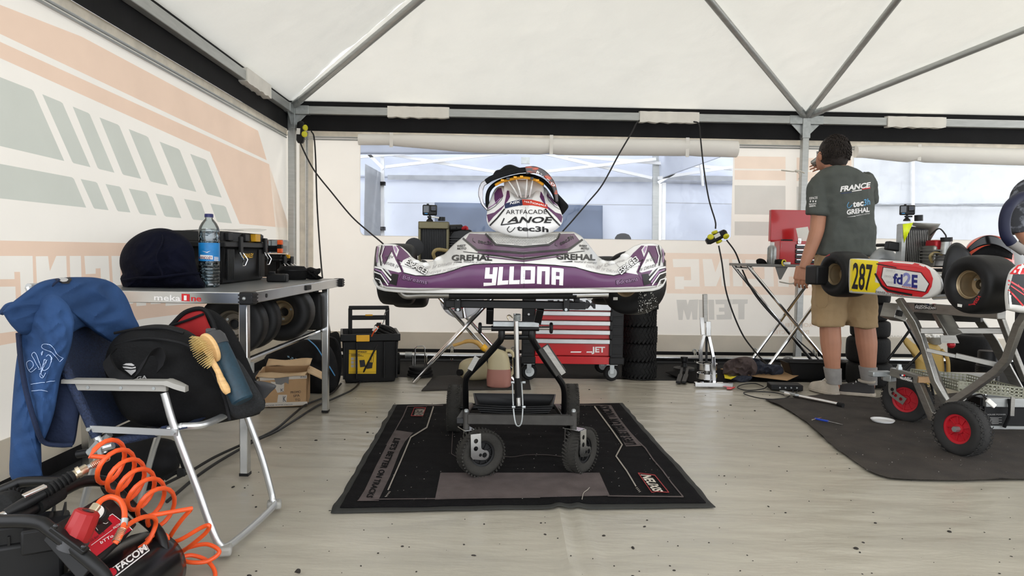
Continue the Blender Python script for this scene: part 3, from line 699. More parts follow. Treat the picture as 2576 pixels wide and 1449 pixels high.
MB().box((A.x-.02, A.y+.03, SZ-.03), (.09, .02, .045)).build('shelf_bracket', 'alu', tab)
MB().ball((A.x+.005, A.y-.012, SZ-.005), (.024, .03, .028)).build('rail_cap', 'grey_plastic', tab)
MB().box((tx1+.012, (ty0+ty1)/2+.05, TZ-.02), (.012, .09, .026)).build('latch', 'black_plastic', tab, bevel=.004)
MB().cyl((tx1+.008, ty0+.18, TZ-.024), (tx1+.013, ty0+.18, TZ-.024), .009).build('slot', 'black_plastic', tab)
eb = bvh_of(*edge_objs)
decal('lettering', tab, text('meka', (388, 755), (455, 757), (0, -15), .02), 'ink_white', eb)
decal('lettering', tab, [[(457, 739), (477, 740), (477, 758), (457, 757)]]+text('ne', (481, 757), (506, 758), (0, -15), .02), 'ink_red', eb)
decal('lettering', tab, text('1', (463, 755), (470, 755), (0, -12), .03), 'ink_white', eb, .003)
# ---------------------------------------------------------------- things on the table
nb = thing('helmet_bag', 'rounded navy blue cloth helmet bag standing on the aluminium table', 'bag', fl(405, 727, TZ))
puff([(312, 728), (302, 700), (308, 690), (301, 668), (303, 640), (318, 612), (345, 590), (378, 577), (410, 574), (440, 581), (468, 598), (487, 625), (491, 655), (500, 690), (513, 727), (410, 729)], (402, 660), 3.12, .16, .15, amp=.010, fq=13, ridge=.03, seed=3, m=24, n=90).build('bag_body', 'navy_cloth', nb)
b = MB(); b.tube([at(402+8*sin(i*.8), 578+i*12, 3.12-.165*sin(min(1, i/6+.1)*pi/2)) for i in range(11)], .004, 6); b.build('seam', 'navy_cloth', nb)
b = MB(); b.tube(crom([at(311, 705, 3.05), at(350, 699, 2.975), at(402, 697, 2.955), at(455, 690, 2.985), at(500, 688, 3.06)], 5), .006, 6); b.build('drawstring_hem', 'navy_cloth', nb)
# water bottle
bt = thing('water_bottle', 'large clear plastic water bottle with blue label and dark blue cap', 'bottle', fl(527, 722, TZ))
bp = fl(527, 722, TZ); bh = sz(724-542, bp.y); R_ = sz(25, bp.y)
prof = [(.02, 0), (.92, .01), (1, .03)]
for i in range(6): z = .05+i*.045; prof += [(.97, z), (1.0, z+.015), (1.0, z+.028), (.95, z+.036)]
prof += [(.96, .34), (.97, .36), (.97, .62), (1.0, .64), (.94, .67), (1.0, .70), (.95, .725), (1.0, .75), (.98, .79), (.9, .83), (.72, .88), (.5, .92), (.36, .94), (.34, .955), (.40, .957), (.40, .962), (.32, .964), (.32, .985)]
mat('bottle_pet', (236, 242, 244), .05, trans=1.0, ior=1.08, var=.01, spec=.6); mat('label_blue', (28, 124, 190), .4, var=.12, scale=30)
MB().lathe([(r*R_, z*bh) for r, z in prof], bp, n=32).build('bottle_body', glassy('pet_film', (226, 234, 236), .10, .06, wave=26), bt)
MB().lathe([(r*R_*.96, z*bh) for r, z in prof if z < .80]+[(.02, .80*bh)], bp+Z*.002, n=28).build('water', glassy('water_fill', (226, 234, 238), .02, .03, wave=30), bt)
lab = MB().lathe([(R_*1.0, .36*bh), (R_*1.0, .61*bh)], bp, n=32, caps=False).build('label_sleeve', 'label_blue', bt)
MB().lathe([(R_*.42, .962*bh), (R_*.42, 1.0*bh), (R_*.38, 1.008*bh)], bp, n=24).build('cap', mat('cap_navy', (28, 32, 92), .4), bt)
lb = bvh_of(lab)
decal('label_panel', bt, [[(504, 641), (535, 643), (535, 653), (504, 651)]], 'ink_white', lb)
decal('label_lettering', bt, text('VANCOËT', (500, 651), (533, 652.5), (0, -7), .015), mat('label_maroon', (120, 30, 50), .5), lb, .0025, 5)
decal('label_lettering', bt, text('1,5 L', (519, 664), (527, 664.5), (0, -4), .01)+[[(508, 631), (520, 634), (530, 631), (521, 636)]]+[[(538, 646+i*2.2), (549, 647+i*2.2), (549, 648+i*2.2), (538, 647+i*2.2)] for i in range(7)], 'ink_white', lb, .002, 5)
# big black toolbox
N0 = fl(563, 716, TZ); N1 = fl(668, 703, TZ); TL = (N1-N0).length; TW = .36; TH = .262
def box_tool(name, label, N0, d, L, W, Hh, yellow=True):
    t = thing(name, label, 'toolbox', N0+d*L/2)
    w = V((-d.y, d.x, 0)); w = w if w.x < 0 else -w   # towards the wall
    Mx = frame(N0, d, w)                               # x along the long side, y to the wall
    if Mx.to_3x3() @ Z != Z: pass
    def P(x, y, z): return N0+d*x+w*y+Z*z
    rings = []
    for z, i in ((0, .018), (Hh*.05, .012), (Hh*.70, .0), (Hh*.72, 0)):
        rings.append([P(i, i, z), P(L-i, i, z), P(L-i, W-i, z), P(i, W-i, z)])
    body = MB().loft(rings).build('body', 'black_plastic', t, bevel=.006)
    b = MB()
    for x in [L*.06+k*L*.025 for k in range(6)]+[L*.80+k*L*.025 for k in range(6)]: b.bar(P(x, -.004, Hh*.08), P(x, -.004, Hh*.66), .007, .010, d)
    for y in [W*.1+k*W*.05 for k in range(5)]: b.bar(P(-.003, y, Hh*.08), P(-.003, y, Hh*.66), .006, .010, w)
    b.build('reinforcing_rib', 'black_plastic', t, kind='stuff')
    lid = MB().loft([[P(-.012+j, -.012+j, z), P(L+.012-j, -.012+j, z), P(L+.012-j, W+.012-j, z), P(-.012+j, W+.012-j, z)] for z, j in ((Hh*.70, 0), (Hh*.80, 0), (Hh*.82, .02), (Hh*.99, .024), (Hh, .03))]).build('lid', 'black_plastic', t, bevel=.004)
    b = MB()
    for x in (L*.12, L*.5, L*.86): b.bar(P(x-L*.05, .002, Hh*.9), P(x+L*.05, .002, Hh*.9), .02, Hh*.15, Z)
    b.build('lid_rib', 'black_plastic', lid, bevel=.003, kind='stuff')
    if yellow: MB().bar(P(L*.66, .0, Hh*.905), P(L*.78, .0, Hh*.905), .036, Hh*.16, Z).build('yellow_latch', 'yellow_plastic', lid, bevel=.003)
    for x in (L*.30, L*.92):
        c = MB().bar(P(x-.02, -.016, Hh*.74), P(x+.02, -.016, Hh*.74), .014, Hh*.34, Z).build('clasp', 'black_plastic', t, bevel=.003)
        MB().tube([P(x-.022, -.018, Hh*.60), P(x-.03, -.04, Hh*.46), P(x-.022, -.03, Hh*.34), P(x+.022, -.03, Hh*.34), P(x+.03, -.04, Hh*.46), P(x+.022, -.018, Hh*.60)], .0035, 6).build('wire_catch', 'chrome', c)
    return t, body, P
dT = (N1-N0).normalized()
tb, body, P = box_tool('toolbox', 'big black plastic toolbox with yellow latch and papers on its lid', N0, dT, TL, TW, TH)
decal('lettering', tb, text('STANLEY', (611, 649), (637, 648), (0, -11.5), .02), 'ink_yellow', bvh_of(body))
ps = [thing('paper_sheet', l, 'paper', P(x, y, TH+.004), 'papers on the toolbox lid') for l, x, y in (('loose printed sheet lying flat at the near end of the toolbox lid', TL*.25, TW*.4), ('curled loose sheet at the far end of the toolbox lid', TL*.7, TW*.35))]
for k, (x, y) in enumerate(((TL*.3, TW*.4), (TL*.72, TW*.3))):
    MB().grid(lambda u, v: P(x+(u-.5)*.21, y+(v-.5)*.28, TH+.006+.012*u*u*(k+.6)+.004*sin(v*5)), 8, 6).build('sheet', 'paper_white' if k else 'ink_grey', ps[k], solid=.001)
# small toolbox and clear organiser behind
S0 = fl(690, 700, TZ)+V((-.015, .10, 0)); tb2, body2, P2 = box_tool('toolbox', 'small black toolbox with yellow latch under the orange organiser', S0+V((0, .03, 0)), V((0.12, .99, 0)).normalized(), .16, .22, .145)
og = thing('parts_organiser', 'clear plastic organiser case with orange corner clips', 'organiser', P2(.08, .1, .145))
oc = P2(.06, .045, .149)
MB().box(oc+V((0, 0, .045)), (.115, .16, .085)).build('case', glassy('clear_case', (190, 196, 200), .12, .1), og, bevel=.008)
MB().box(oc+V((0, 0, .03)), (.09, .13, .04)).build('tray_insert', 'dark_grey', og, bevel=.004)
for sx in (-1, 1):
    for z in (.018, .07): MB().box(oc+V((sx*.046, -.068, z)), (.03, .03, .03)).build('corner_clip', mat('orange_plastic', (226, 92, 34), .4), og, bevel=.005)
    MB().box(oc+V((sx*.046, -.07, .045)), (.028, .03, .022)).build('clip_band', 'black_plastic', og)
# round case, small box, crumpled cloth
c = fl(729, 704, TZ)
rc = thing('round_case', 'oval black zip case on the far end of the aluminium table', 'case', c)
q = sz(36, c.y)
MB().lathe([(q*.9, 0), (q, .012), (q, .05), (q*1.02, .052), (q*1.02, .058), (q*.98, .062), (q*.8, .078), (q*.02, .082)], c+V((0, .05, 0)), n=32).build('shell', 'black_fabric', rc)
MB().lathe([(q*1.025, .052), (q*1.03, .055), (q*1.025, .058)], c+V((0, .05, 0)), n=32, caps=False).build('zip', 'black_plastic', rc)
c = fl(694, 710, TZ); sbx = thing('small_box', 'small black plastic charger block in front of the zip case', 'box', c)
MB().box(c+V((.0, .03, .022)), (.105, .06, .044)).build('block', 'black_plastic', sbx, bevel=.008); MB().box(c+V((-.03, .028, .05)), (.03, .03, .014)).build('connector', 'black_plastic', sbx, bevel=.003)
cc = thing('crumpled_cloth', 'crumpled black cloth pouch at the far corner of the aluminium table', 'cloth', fl(785, 702, TZ))
puff([(764, 700), (762, 688), (770, 676), (782, 672), (795, 676), (806, 675), (806, 686), (800, 692), (812, 700), (790, 704)], (785, 689), 4.14, .05, .05, amp=.010, fq=36, ridge=.03, seed=5, m=18).build('cloth', 'black_fabric', cc)
# ---------------------------------------------------------------- tyres on the shelf
tyA = (.10, -1, .02)
for k, (px, py, YY, r, w, rr, lab_, m_) in enumerate(((590, 838, 3.10, .142, .13, .066, 'slick tyre nearest the front of the table shelf, partly behind the duffel bag', 'rim_grey'), (629, 834, 3.31, .142, .12, .066, 'second slick tyre on the table shelf, pressed behind the front one', 'rim_grey'), (716, 810, 3.66, .15, .19, .066, 'wide slick tyre with bronze rim chalked A10 on the table shelf', 'rim_bronze'))):
    t = tyre_obj('shelf_tyre', lab_, 'tyre', r, w, rr, 'slick', m_, 'tyres on the table shelf'); p = at(px, py, YY); p.z = max(p.z, SZ+r*.93); put(t, p, tyA)
    if k == 2:
        tq = t
bpy.context.view_layer.update()
a10 = MB().prism([(0, 0), (.001, 0), (0, .001)], (0, 0, 0), X, Y_, .0001)
def world_bvh(o):
    bpy.context.view_layer.update(); dg = bpy.context.evaluated_depsgraph_get(); me = o.evaluated_get(dg).to_mesh(); mw = o.matrix_world
    r = BVHTree.FromPolygons([mw @ v.co for v in me.vertices], [tuple(p.vertices) for p in me.polygons]); return r
def wdecal(name, target, polys, m, off=.0015, maxlen=12, label=None, parent=None):   # decal on a rotated thing
    d = decal(name, None, polys, m, world_bvh(target), off, maxlen, label=label); p = parent or target
    d.data.transform(p.matrix_world.inverted()); d.parent = p; return d
tt = [ch for ch in tq.children if ch.name.startswith('tyre')][0]
wdecal('chalk_mark', tt, text('A10', (670, 768), (693, 763), (1, -8), -.004), 'ink_grey')
t0_ = [o for o in bpy.data.objects if o.name.startswith('shelf_tyre')][0]
tt = [ch for ch in t0_.children if ch.name.startswith('tyre')][0]
wdecal('barcode_sticker', tt, [[(580, 786), (598, 788), (597, 795), (579, 793)]], 'paper_white')
jc = thing('fuel_canister', 'black plastic canister behind the tyres on the table shelf', 'canister', at(786, 845, 3.98))
MB().loft([[at(765, 750, 3.92)*0+V((q[0]+at(786, 800, 3.96).x, 3.99+q[1], z)) for q in rrect(w, d, .02)] for z, w, d in ((SZ+.012, .10, .10), (SZ+.03, .12, .12), (SZ+.20, .12, .12), (SZ+.225, .09, .10))]).build('body', 'black_plastic', jc, bevel=.006)
MB().cyl((at(790, 800, 3.96).x, 3.99, SZ+.225), (at(790, 800, 3.96).x, 3.99, SZ+.25), .018).build('cap', 'black_plastic', jc)
jc.location.z = SZ+.012
for ch in jc.children: ch.location = -(jc.location-V((jc.location.x, jc.location.y, at(786, 845, 3.98).z)))
# ================================================================ camping chair
f1 = fl(562, 1390, .012); f2 = fl(690, 1274, .012); YN, YF = f1.y, f2.y
ch = thing('camping_chair', 'folding camping chair with silver tube frame and dark blue mesh seat', 'chair', ((f1.x-.25), (YN+YF)/2, 0))
nb_, fb_ = at(238, 1108, YN+.02), None
zs = at(500, 1076, YN).z
armz = at(320, 968, YN).z; ax0, ax1 = at(165, 968, YN).x, at(470, 968, YN).x
MB().tube(crom([at(413, 988, YN), at(441, 1082, YN), at(500, 1240, YN), f1+V((-.045, 0, .10)), f1+V((-.012, .004, .022)), f1+V((.012, .05, .012)), f2+V((.008, -.05, .012)), f2+V((-.004, -.004, .025)), f2+V((-.02, 0, .09)), at(655, 1140, YF), at(618, 1038, YF), at(600, 985, YF), at(575, 905, YF)], 5), .0115, 12).build('front_leg_frame', 'chair_alu', ch)
for f in (f1, f2): MB().box(f+V((.0, 0, .008)), (.05, .05, .028), rotz(.3)).build('foot_pad', 'grey_plastic', ch, bevel=.008)
dl = V((at(232, 1108, YN).x-f1.x, 0, 0))
for k, (Yk, m_) in enumerate(((YN, 0), (YF, 0))):
    dx = 0; s0 = V((at(413, 988, YN).x, Yk, at(413, 988, YN).z))
    a = V((at(250, 1120, YN).x, Yk+.02, at(250, 1120, YN).z)); foot = V((a.x-.10, Yk+.02, .012))
    MB().tube(crom([a+V((.02, 0, .03)), a, a+V((-.05, 0, -.14)), foot], 4), .011, 10).build('rear_leg', 'chair_alu', ch)
    # side armrest
    rings = []
    for i in range(37):
        u = i/36; x = ax0+(ax1-ax0)*u; z = armz+.012-(.020*max(0, u-.86)/.14 if u > .86 else 0); w = .022-(.010*max(0, (u-.93))/.07); h = .007 if u < .85 else .010
        rings.append([V((x, Yk-w, z-h)), V((x, Yk+w, z-h)), V((x, Yk+w*.9, z+h*.6)), V((x, Yk, z+h)), V((x, Yk-w*.9, z+h*.6))])
    ar = MB().loft(rings).build('armrest', 'grey_plastic', ch, ang=60)
    MB().box((ax0+(ax1-ax0)*.44, Yk, armz-.006), ((ax1-ax0)*.80, .018, .024)).build('armrest_rail', 'grey_plastic', ar, bevel=.002)
    for u in (.06, .2, .47, .74): MB().cyl((ax0+(ax1-ax0)*u, Yk-.011, armz-.008), (ax0+(ax1-ax0)*u, Yk-.008, armz-.008), .005, 10).build('screw', 'galv', ar)
    # flat link bar
    MB().bar(V((at(232, 1076, YN).x, Yk-.012, at(232, 1076, YN).z)), V((at(452, 1086, YN).x, Yk-.012, at(452, 1086, YN).z)), .005, .020).build('link_bar', 'chair_alu', ch)
    for q in (at(232, 1076, YN), at(442, 1085, YN)): MB().cyl((q.x, Yk-.022, q.z), (q.x, Yk-.012, q.z), .006, 10).build('rivet', 'galv', ch)
    # back upright
    bt_, tp = V((at(262, 1140, YN).x, Yk+.0, at(262, 1140, YN).z)), V((at(72, 722, YN).x, Yk, at(72, 722, YN).z))
    MB().tube([bt_, bt_.lerp(tp, .5), tp], .011, 10).build('back_upright', 'chair_alu', ch)
tpn, tpf = V((at(72, 722, YN).x, YN, at(72, 722, YN).z)), V((at(72, 722, YN).x, YF, at(72, 722, YN).z))
MB().tube([tpn, tpf], .011, 10).build('back_top_tube', 'chair_alu', ch)
btn, btf = V((bt_.x, YN, bt_.z)), V((bt_.x, YF, bt_.z))
def backf(u, v): p = btn.lerp(tpn, .10+.88*v).lerp(btf.lerp(tpf, .10+.88*v), u); return p+V((-.03*sin(pi*u)*sin(pi*(.2+.7*v)), 0, 0))
MB().grid(backf, 16, 16).build('backrest', 'mesh_blue', ch, solid=.004)
MB().tube([btn.lerp(tpn, .1), btn.lerp(tpn, .62)], .0155, 12).build('mesh_sleeve', 'mesh_blue', ch)
sf = V((at(545, 1074, YN+.05).x, 0, zs)); sr = bt_+V((.02, 0, .03))
MB().grid(lambda u, v: V((sr.x+(sf.x-.07-sr.x)*v, YN+(YF-YN)*u, sr.z+(sf.z-sr.z)*v-.025*sin(pi*u)*sin(pi*min(1, v+.15)))), 14, 14).build('seat', 'mesh_blue', ch, solid=.004)
MB().tube(crom([V((sr.x, YN+.012, sr.z)), V((at(440, 1090, YN).x, YN+.012, zs-.004)), V((sf.x-.09, YN+.012, zs)), V((sf.x-.035, YN+.04, zs)), V((sf.x-.02, (YN+YF)/2, zs)), V((sf.x-.035, YF-.04, zs)), V((sf.x-.09, YF-.012, zs)), V((sr.x, YF-.012, sr.z))], 6), .0115, 10).build('seat_frame', 'chair_alu', ch)
for a_, b_ in ((.05, .62), (.72, .80)): MB().tube([V((sr.x+(sf.x-.09-sr.x)*a_, YN+.012, sr.z+(zs-sr.z)*a_)), V((sr.x+(sf.x-.09-sr.x)*b_, YN+.012, sr.z+(zs-sr.z)*b_))], .0145, 12).build('mesh_sleeve', 'mesh_blue', ch)
MB().tube([V((sf.x-.03, YF-.20, zs)), V((sf.x-.055, YF-.03, zs))], .0145, 12).build('mesh_sleeve', 'mesh_blue', ch)
q = at(222, 1138, YN-.01); MB().cyl(q, at(195, 1143, YN-.01), .012, 12).build('end_plug', 'black_plastic', ch)
MB().tube([at(285, 1120, YN-.01), q], .011, 10).build('recline_tube', 'chair_alu', ch)
MB().bar(at(248, 1112, YN-.02), at(222, 1142, YN-.02), .004, .018).build('recline_bracket', 'galv', ch)
MB().bar(at(247, 1125, YN-.025), at(253, 1148, YN-.025), .003, .012).build('recline_hook', 'galv', ch)
# ---------------------------------------------------------------- blue hoodie over the chair back
hd = thing('hoodie', 'blue zip hoodie draped over the back of the camping chair', 'hoodie', at(110, 900, YN).xy.to_3d()+Z*.5)
A1 = puff([(6, 785), (22, 768), (60, 738), (100, 710), (150, 699), (200, 697), (245, 699), (285, 712), (315, 742), (338, 795), (350, 826), (318, 838), (300, 845), (286, 862), (240, 838), (212, 822), (150, 850), (60, 842), (35, 826), (18, 805)], (165, 768), YN+.08, .065, .10, gx=.0013, amp=.012, fq=13, ridge=.045, stretch=(1.4, 1, .8), seed=2, n=120, m=28, pw=.6).build('hood_and_back', 'blue_fleece', hd)
A2 = puff([(44, 815), (80, 770), (130, 740), (170, 765), (186, 805), (186, 822), (180, 865), (168, 905), (152, 950), (136, 1040), (108, 1112), (92, 1100), (76, 1040), (62, 960), (50, 880)], (112, 870), YN-.035, .05, .05, amp=.010, fq=14, ridge=.035, stretch=(1.5, 1, .6), seed=8, n=110, m=26, pw=.6).build('front_panel', 'blue_fleece', hd)
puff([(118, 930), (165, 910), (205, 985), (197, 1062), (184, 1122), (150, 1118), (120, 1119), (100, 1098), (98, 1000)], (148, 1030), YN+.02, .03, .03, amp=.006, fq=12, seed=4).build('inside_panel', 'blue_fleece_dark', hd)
puff([(52, 860), (76, 930), (95, 1010), (103, 1110), (105, 1180), (104, 1214), (30, 1210), (26, 1120), (32, 1000), (42, 900)], (65, 1060), YN-.01, .055, .05, amp=.008, fq=14, ridge=.03, stretch=(1.5, 1, .6), seed=12, m=22).build('sleeve', 'blue_fleece', hd)
MB().tube(crom([at(46, 838, YN-.05), at(52, 905, YN-.07), at(66, 985, YN-.075), at(90, 1070, YN-.07), at(110, 1112, YN-.04), at(150, 1120, YN-.02), at(182, 1119, YN-.0)], 5), .007, 8).build('zip_hem', 'blue_fleece_dark', hd)
MB().tube(crom([at(6, 786, YN+.02), at(20, 770, YN-.03), at(40, 765, YN-.03)], 4), .009, 8).build('rolled_hem', 'blue_fleece', hd)
MB().tube(crom([at(150, 702, YN+.02), at(112, 740, YN-.0), at(85, 800, YN-.05), at(48, 842, YN-.055)], 5), .004, 6).build('shoulder_seam', 'blue_fleece_dark', hd)
tagp = bvh_of(A1)
decal('collar_label', hd, [[(136, 704), (175, 699), (180, 704), (172, 714), (155, 713)]], 'ink_black', tagp, .004, 6)
decal('collar_label_print', hd, [[(157+13*cos(a), 705.5+4.5*sin(a)) for a in [2*pi*i/14 for i in range(14)]]], 'ink_grey', tagp, .006, 6)
hb = bvh_of(A2)
thr_ = [[(158, 899), (146, 893), (135, 876), (122, 866), (110, 866), (107, 873), (113, 878), (128, 884), (142, 900), (150, 910), (160, 900)], [(106, 888), (110, 884), (107, 894), (106, 888)], [(118, 897), (125, 892), (130, 902), (124, 925), (112, 932), (108, 922), (120, 905)],
        [(112, 948), (106, 940), (110, 925), (118, 910), (113, 905), (106, 930), (102, 945), (110, 950), (117, 938)], [(98, 925), (88, 905), (82, 893), (88, 887), (95, 897), (104, 925), (96, 928)], [(92, 925), (80, 935), (72, 925), (70, 912), (80, 908), (86, 920), (76, 930)], [(80, 966), (100, 963), (112, 961)], [(116, 960), (138, 957)], [(82, 983), (105, 981), (118, 984)]]
decal('embroidery', hd, [q for t_ in thr_ for q in stroke(bez(t_, 4), 1.3)], 'blue_thread', hb, .004, 8)
# ---------------------------------------------------------------- black duffel bag on the chair
df = thing('duffel_bag', 'black sports duffel bag with red lined open flap on the camping chair', 'bag', V((at(430, 1050, YN+.2).x, YN+.2, zs)))
D0 = puff([(263, 935), (266, 895), (285, 855), (325, 828), (390, 816), (445, 822), (490, 842), (525, 878), (575, 935), (625, 990), (656, 1030), (646, 1044), (585, 1058), (500, 1072), (420, 1076), (345, 1066), (305, 1040), (280, 985)], (440, 950), YN+.17, .12, .17, gx=.0003, amp=.008, fq=8, ridge=.02, seed=6, n=110, m=24, pw=.42).build('main_compartment', 'black_fabric', df)
puff([(420, 838), (440, 806), (470, 783), (508, 774), (545, 786), (575, 815), (605, 865), (640, 945), (668, 1012), (650, 1030), (600, 960), (560, 905), (520, 870), (470, 850)], (548, 860), YN+.36, .03, .06, amp=.006, fq=12, seed=9).build('open_flap', 'black_fabric', df)
puff([(430, 816), (452, 799), (475, 786), (505, 780), (513, 786), (524, 812), (534, 838), (524, 850), (490, 848), (455, 838)], (485, 818), YN+.315, .01, .01, amp=.003, fq=16).build('red_lining', 'red_lining', df)
MB().tube(crom([at(428, 822, YN+.31), at(465, 786, YN+.31), at(508, 777, YN+.31), at(530, 800, YN+.31), at(545, 840, YN+.29)], 5), .008, 8).build('zip_edge', 'black_canvas', df)
MB().tube(crom([at(432, 818, YN+.302), at(470, 806, YN+.30), at(512, 790, YN+.302)], 4), .005, 6).build('inner_zip', 'black_canvas', df)
for pts in ([(290, 868), (360, 852), (430, 858), (480, 875), (525, 920), (560, 985), (578, 1056)], [(288, 838), (345, 828), (410, 826), (462, 838)]):
    MB().tube(crom([at(x, y, YN+.055+(.03 if y < 850 else 0)+.00022*abs(x-430)) for x, y in pts], 5), .005, 6).build('piping', 'black_canvas', df)
hw = [(283, 888), (268, 905), (280, 935), (300, 950), (322, 962), (340, 950), (355, 925), (372, 895), (395, 885), (408, 905), (402, 930)]
hp = [at(x, y, YN+.045-(.05 if 2 < i < 8 else .02)) for i, (x, y) in enumerate(hw)]
b = MB(); hp = crom(hp, 4); b.loft([[p+V((-.012, 0, -.012)), p+V((.012, -.003, .014)), p+V((.014, .004, .014)), p+V((-.010, .004, -.012))] for p in hp]); b.build('carry_handle', 'black_canvas', df, ang=60)
fb = bvh_of(D0)
logo = [[(310, 918), (318, 914), (332, 914), (340, 919), (335, 921), (320, 919)], [(309, 922), (320, 922), (334, 924), (342, 922), (343, 926), (330, 928), (312, 926)], [(314, 930), (330, 931), (343, 929), (342, 934), (331, 944), (324, 938)]]
decal('logo_print', df, logo+text('SGA', (335, 958), (370, 952), (1, -9), .02), 'ink_grey', fb, .003, 8)
puff([(540, 925), (570, 900), (600, 905), (640, 965), (668, 1020), (640, 1042), (590, 1052), (560, 1000)], (600, 980), YN+.10, .03, .05, amp=.003).build('mesh_pocket', mat('mesh_black', (24, 26, 28), .8, var=.5, scale=200), df)
puff([(640, 958), (665, 960), (695, 970), (680, 988), (662, 1006), (648, 1000)], (664, 980), YN+.30, .012, .02).build('pocket_flap', 'dark_grey', df)
# tumbler bottle and hair brush in the side pocket
ta_, tb_ = at(612, 1010, YN+.03), at(548, 872, YN+.07)
tm = thing('tumbler_bottle', 'dark teal drinking bottle with grey cap in the duffel side pocket', 'bottle', ta_)
d_ = (tb_-ta_).normalized(); L_ = (tb_-ta_).length
MB().lathe([(.028, 0), (.033, .006), (.034, L_*.8), (.033, L_)], ta_, d_, 24).build('body', 'teal_dark', tm)
MB().lathe([(.035, L_), (.035, L_+.03), (.028, L_+.045), (.020, L_+.048)], ta_, d_, 24).build('cap', 'dark_grey', tm)
MB().box(tb_+d_*.055, (.03, .03, .018), rotz(.4)).build('cap_loop', 'dark_grey', tm, bevel=.005)
hc, he = at(517, 880, YN-.0), at(574, 990, YN+.0)
br = thing('hair_brush', 'wooden paddle hair brush with golden bristles in the duffel side pocket', 'brush', hc)
ax_ = (at(537, 912, YN)-at(500, 848, YN)).normalized(); nrm_ = V((-.55, -.80, .12)); nrm_ = (nrm_-ax_*nrm_.dot(ax_)).normalized(); sd_ = ax_.cross(nrm_)
head = [(.048*cos(a), .030*sin(a)*(1-.12*cos(a))) for a in [2*pi*i/28 for i in range(28)]]
MB().prism(head, hc-nrm_*.012, ax_, sd_, .014).build('paddle', 'wood_light', br, bevel=.004)
MB().tube(crom([hc+ax_*.035, hc+ax_*.075+V((0, 0, 0)), he.lerp(hc, .3), he], 5), [.010, .009, .009, .009, .009, .009, .009, .010, .010, .011, .012, .012, .013, .013, .012, .008], 10).build('handle', 'wood_light', br)
b = MB()
for i in range(-8, 9):
    for j in range(-5, 6):
        x, y = i*.0053, j*.0053+(.0026 if i % 2 else 0)
        if (x/.045)**2+(y/.027)**2 < 1:
            s_ = hc+ax_*x+sd_*y; b.cyl(s_, s_+nrm_*.022+(ax_*x+sd_*y)*.25, .0009, 4); b.ball(s_+nrm_*.022+(ax_*x+sd_*y)*.25, .0015, 5, 3)
b.build('bristles', 'bristle', br, kind='stuff')
# black rucksack on the floor below the chair
bk = thing('rucksack', 'black rucksack lying on the floor under the camping chair', 'rucksack', fl(400, 1215))
puff([(250, 1130), (300, 1105), (380, 1100), (440, 1110), (452, 1150), (448, 1182), (420, 1200), (395, 1225), (330, 1245), (270, 1250), (245, 1200)], (350, 1170), 2.62, .10, .10, amp=.012, fq=10, seed=5).build('bag', 'black_canvas', bk)
MB().tube(crom([at(448, 1140, 2.55), at(458, 1165, 2.54), at(462, 1185, 2.54), at(440, 1190, 2.54), at(415, 1205, 2.53)], 5), .008, 6).build('strap', 'black_fabric', bk)
MB().box(at(456, 1188, 2.53), (.03, .012, .03)).build('buckle', 'black_plastic', bk, bevel=.003)
# ================================================================ compressor
cp = thing('air_compressor', 'black portable air compressor with red control plate and tube frame', 'compressor', fl(230, 1440, .25).xy.to_3d())
def tb3(pts, r, name, m='black_metal', par=None, n=5): return MB().tube(crom([at(*p) for p in pts], n), r, 12).build(name, m, par or cp)
tb3([(-120, 1312, 1.56), (0, 1311, 1.56), (90, 1313, 1.56), (128, 1333, 1.56), (225, 1410, 1.55), (265, 1455, 1.55), (275, 1520, 1.55), (280, 1700, 1.56)], .0155, 'cage_tube')
tb3([(30, 1312, 1.62), (110, 1264, 1.72), (195, 1216, 1.84), (255, 1210, 1.90), (285, 1228, 1.91), (345, 1290, 1.90), (398, 1340, 1.88), (412, 1400, 1.86), (405, 1500, 1.86), (400, 1610, 1.86)], .0155, 'cage_tube')
tb3([(-60, 1260, 1.9), (30, 1222, 1.92), (60, 1212, 1.93), (130, 1210, 1.93), (200, 1213, 1.9)], .0145, 'cage_tube')
g = MB().tube([at(90, 1277, 1.69), at(150, 1240, 1.775)], .021, 14).build('grip', 'rubber', cp)
# tank
t0, t1 = at(190, 1560, 1.60), at(372, 1432, 1.90); td = (t1-t0).normalized()
tank = MB().lathe([(.02, -.06), (.07, -.05), (.10, -.02), (.108, .02), (.108, (t1-t0).length-.02), (.10, (t1-t0).length+.02), (.07, (t1-t0).length+.05), (.02, (t1-t0).length+.06)], t0, td, 36).build('tank', 'black_gloss', cp)
# control plate
pc = [at(142, 1316, 1.60), at(268, 1240, 1.84), at(345, 1318, 1.80), at(236, 1420, 1.56)]
def PQ(u, v, o=0.0):
    p = pc[0].lerp(pc[1], u).lerp(pc[3].lerp(pc[2], u), v); n_ = (pc[1]-pc[0]).cross(pc[3]-pc[0]).normalized(); n_ = n_ if n_.z > 0 else -n_; return p+n_*o
plate = MB().add([PQ(0, 0), PQ(1, 0), PQ(1, 1), PQ(0, 1), PQ(0, 0, -.05), PQ(1, 0, -.05), PQ(1, 1, -.05), PQ(0, 1, -.05)], [(0, 1, 2, 3), (4, 7, 6, 5), (0, 4, 5, 1), (1, 5, 6, 2), (2, 6, 7, 3), (3, 7, 4, 0)]).build('control_panel', 'black_plastic', cp, bevel=.003)
pb = bvh_of(plate)
decal('red_plate', cp, [[(196, 1352), (281, 1295), (290, 1300), (330, 1332), (240, 1402), (226, 1388)]], 'facom_red', pb, .002, 10)
ink = stroke([(228, 1374), (281, 1335)], 1.2)+stroke([(226, 1388), (196, 1352), (281, 1295), (330, 1332)], 1.5)+text('FACOM', (284, 1334), (303, 1322), (-1.5, -6), .02)
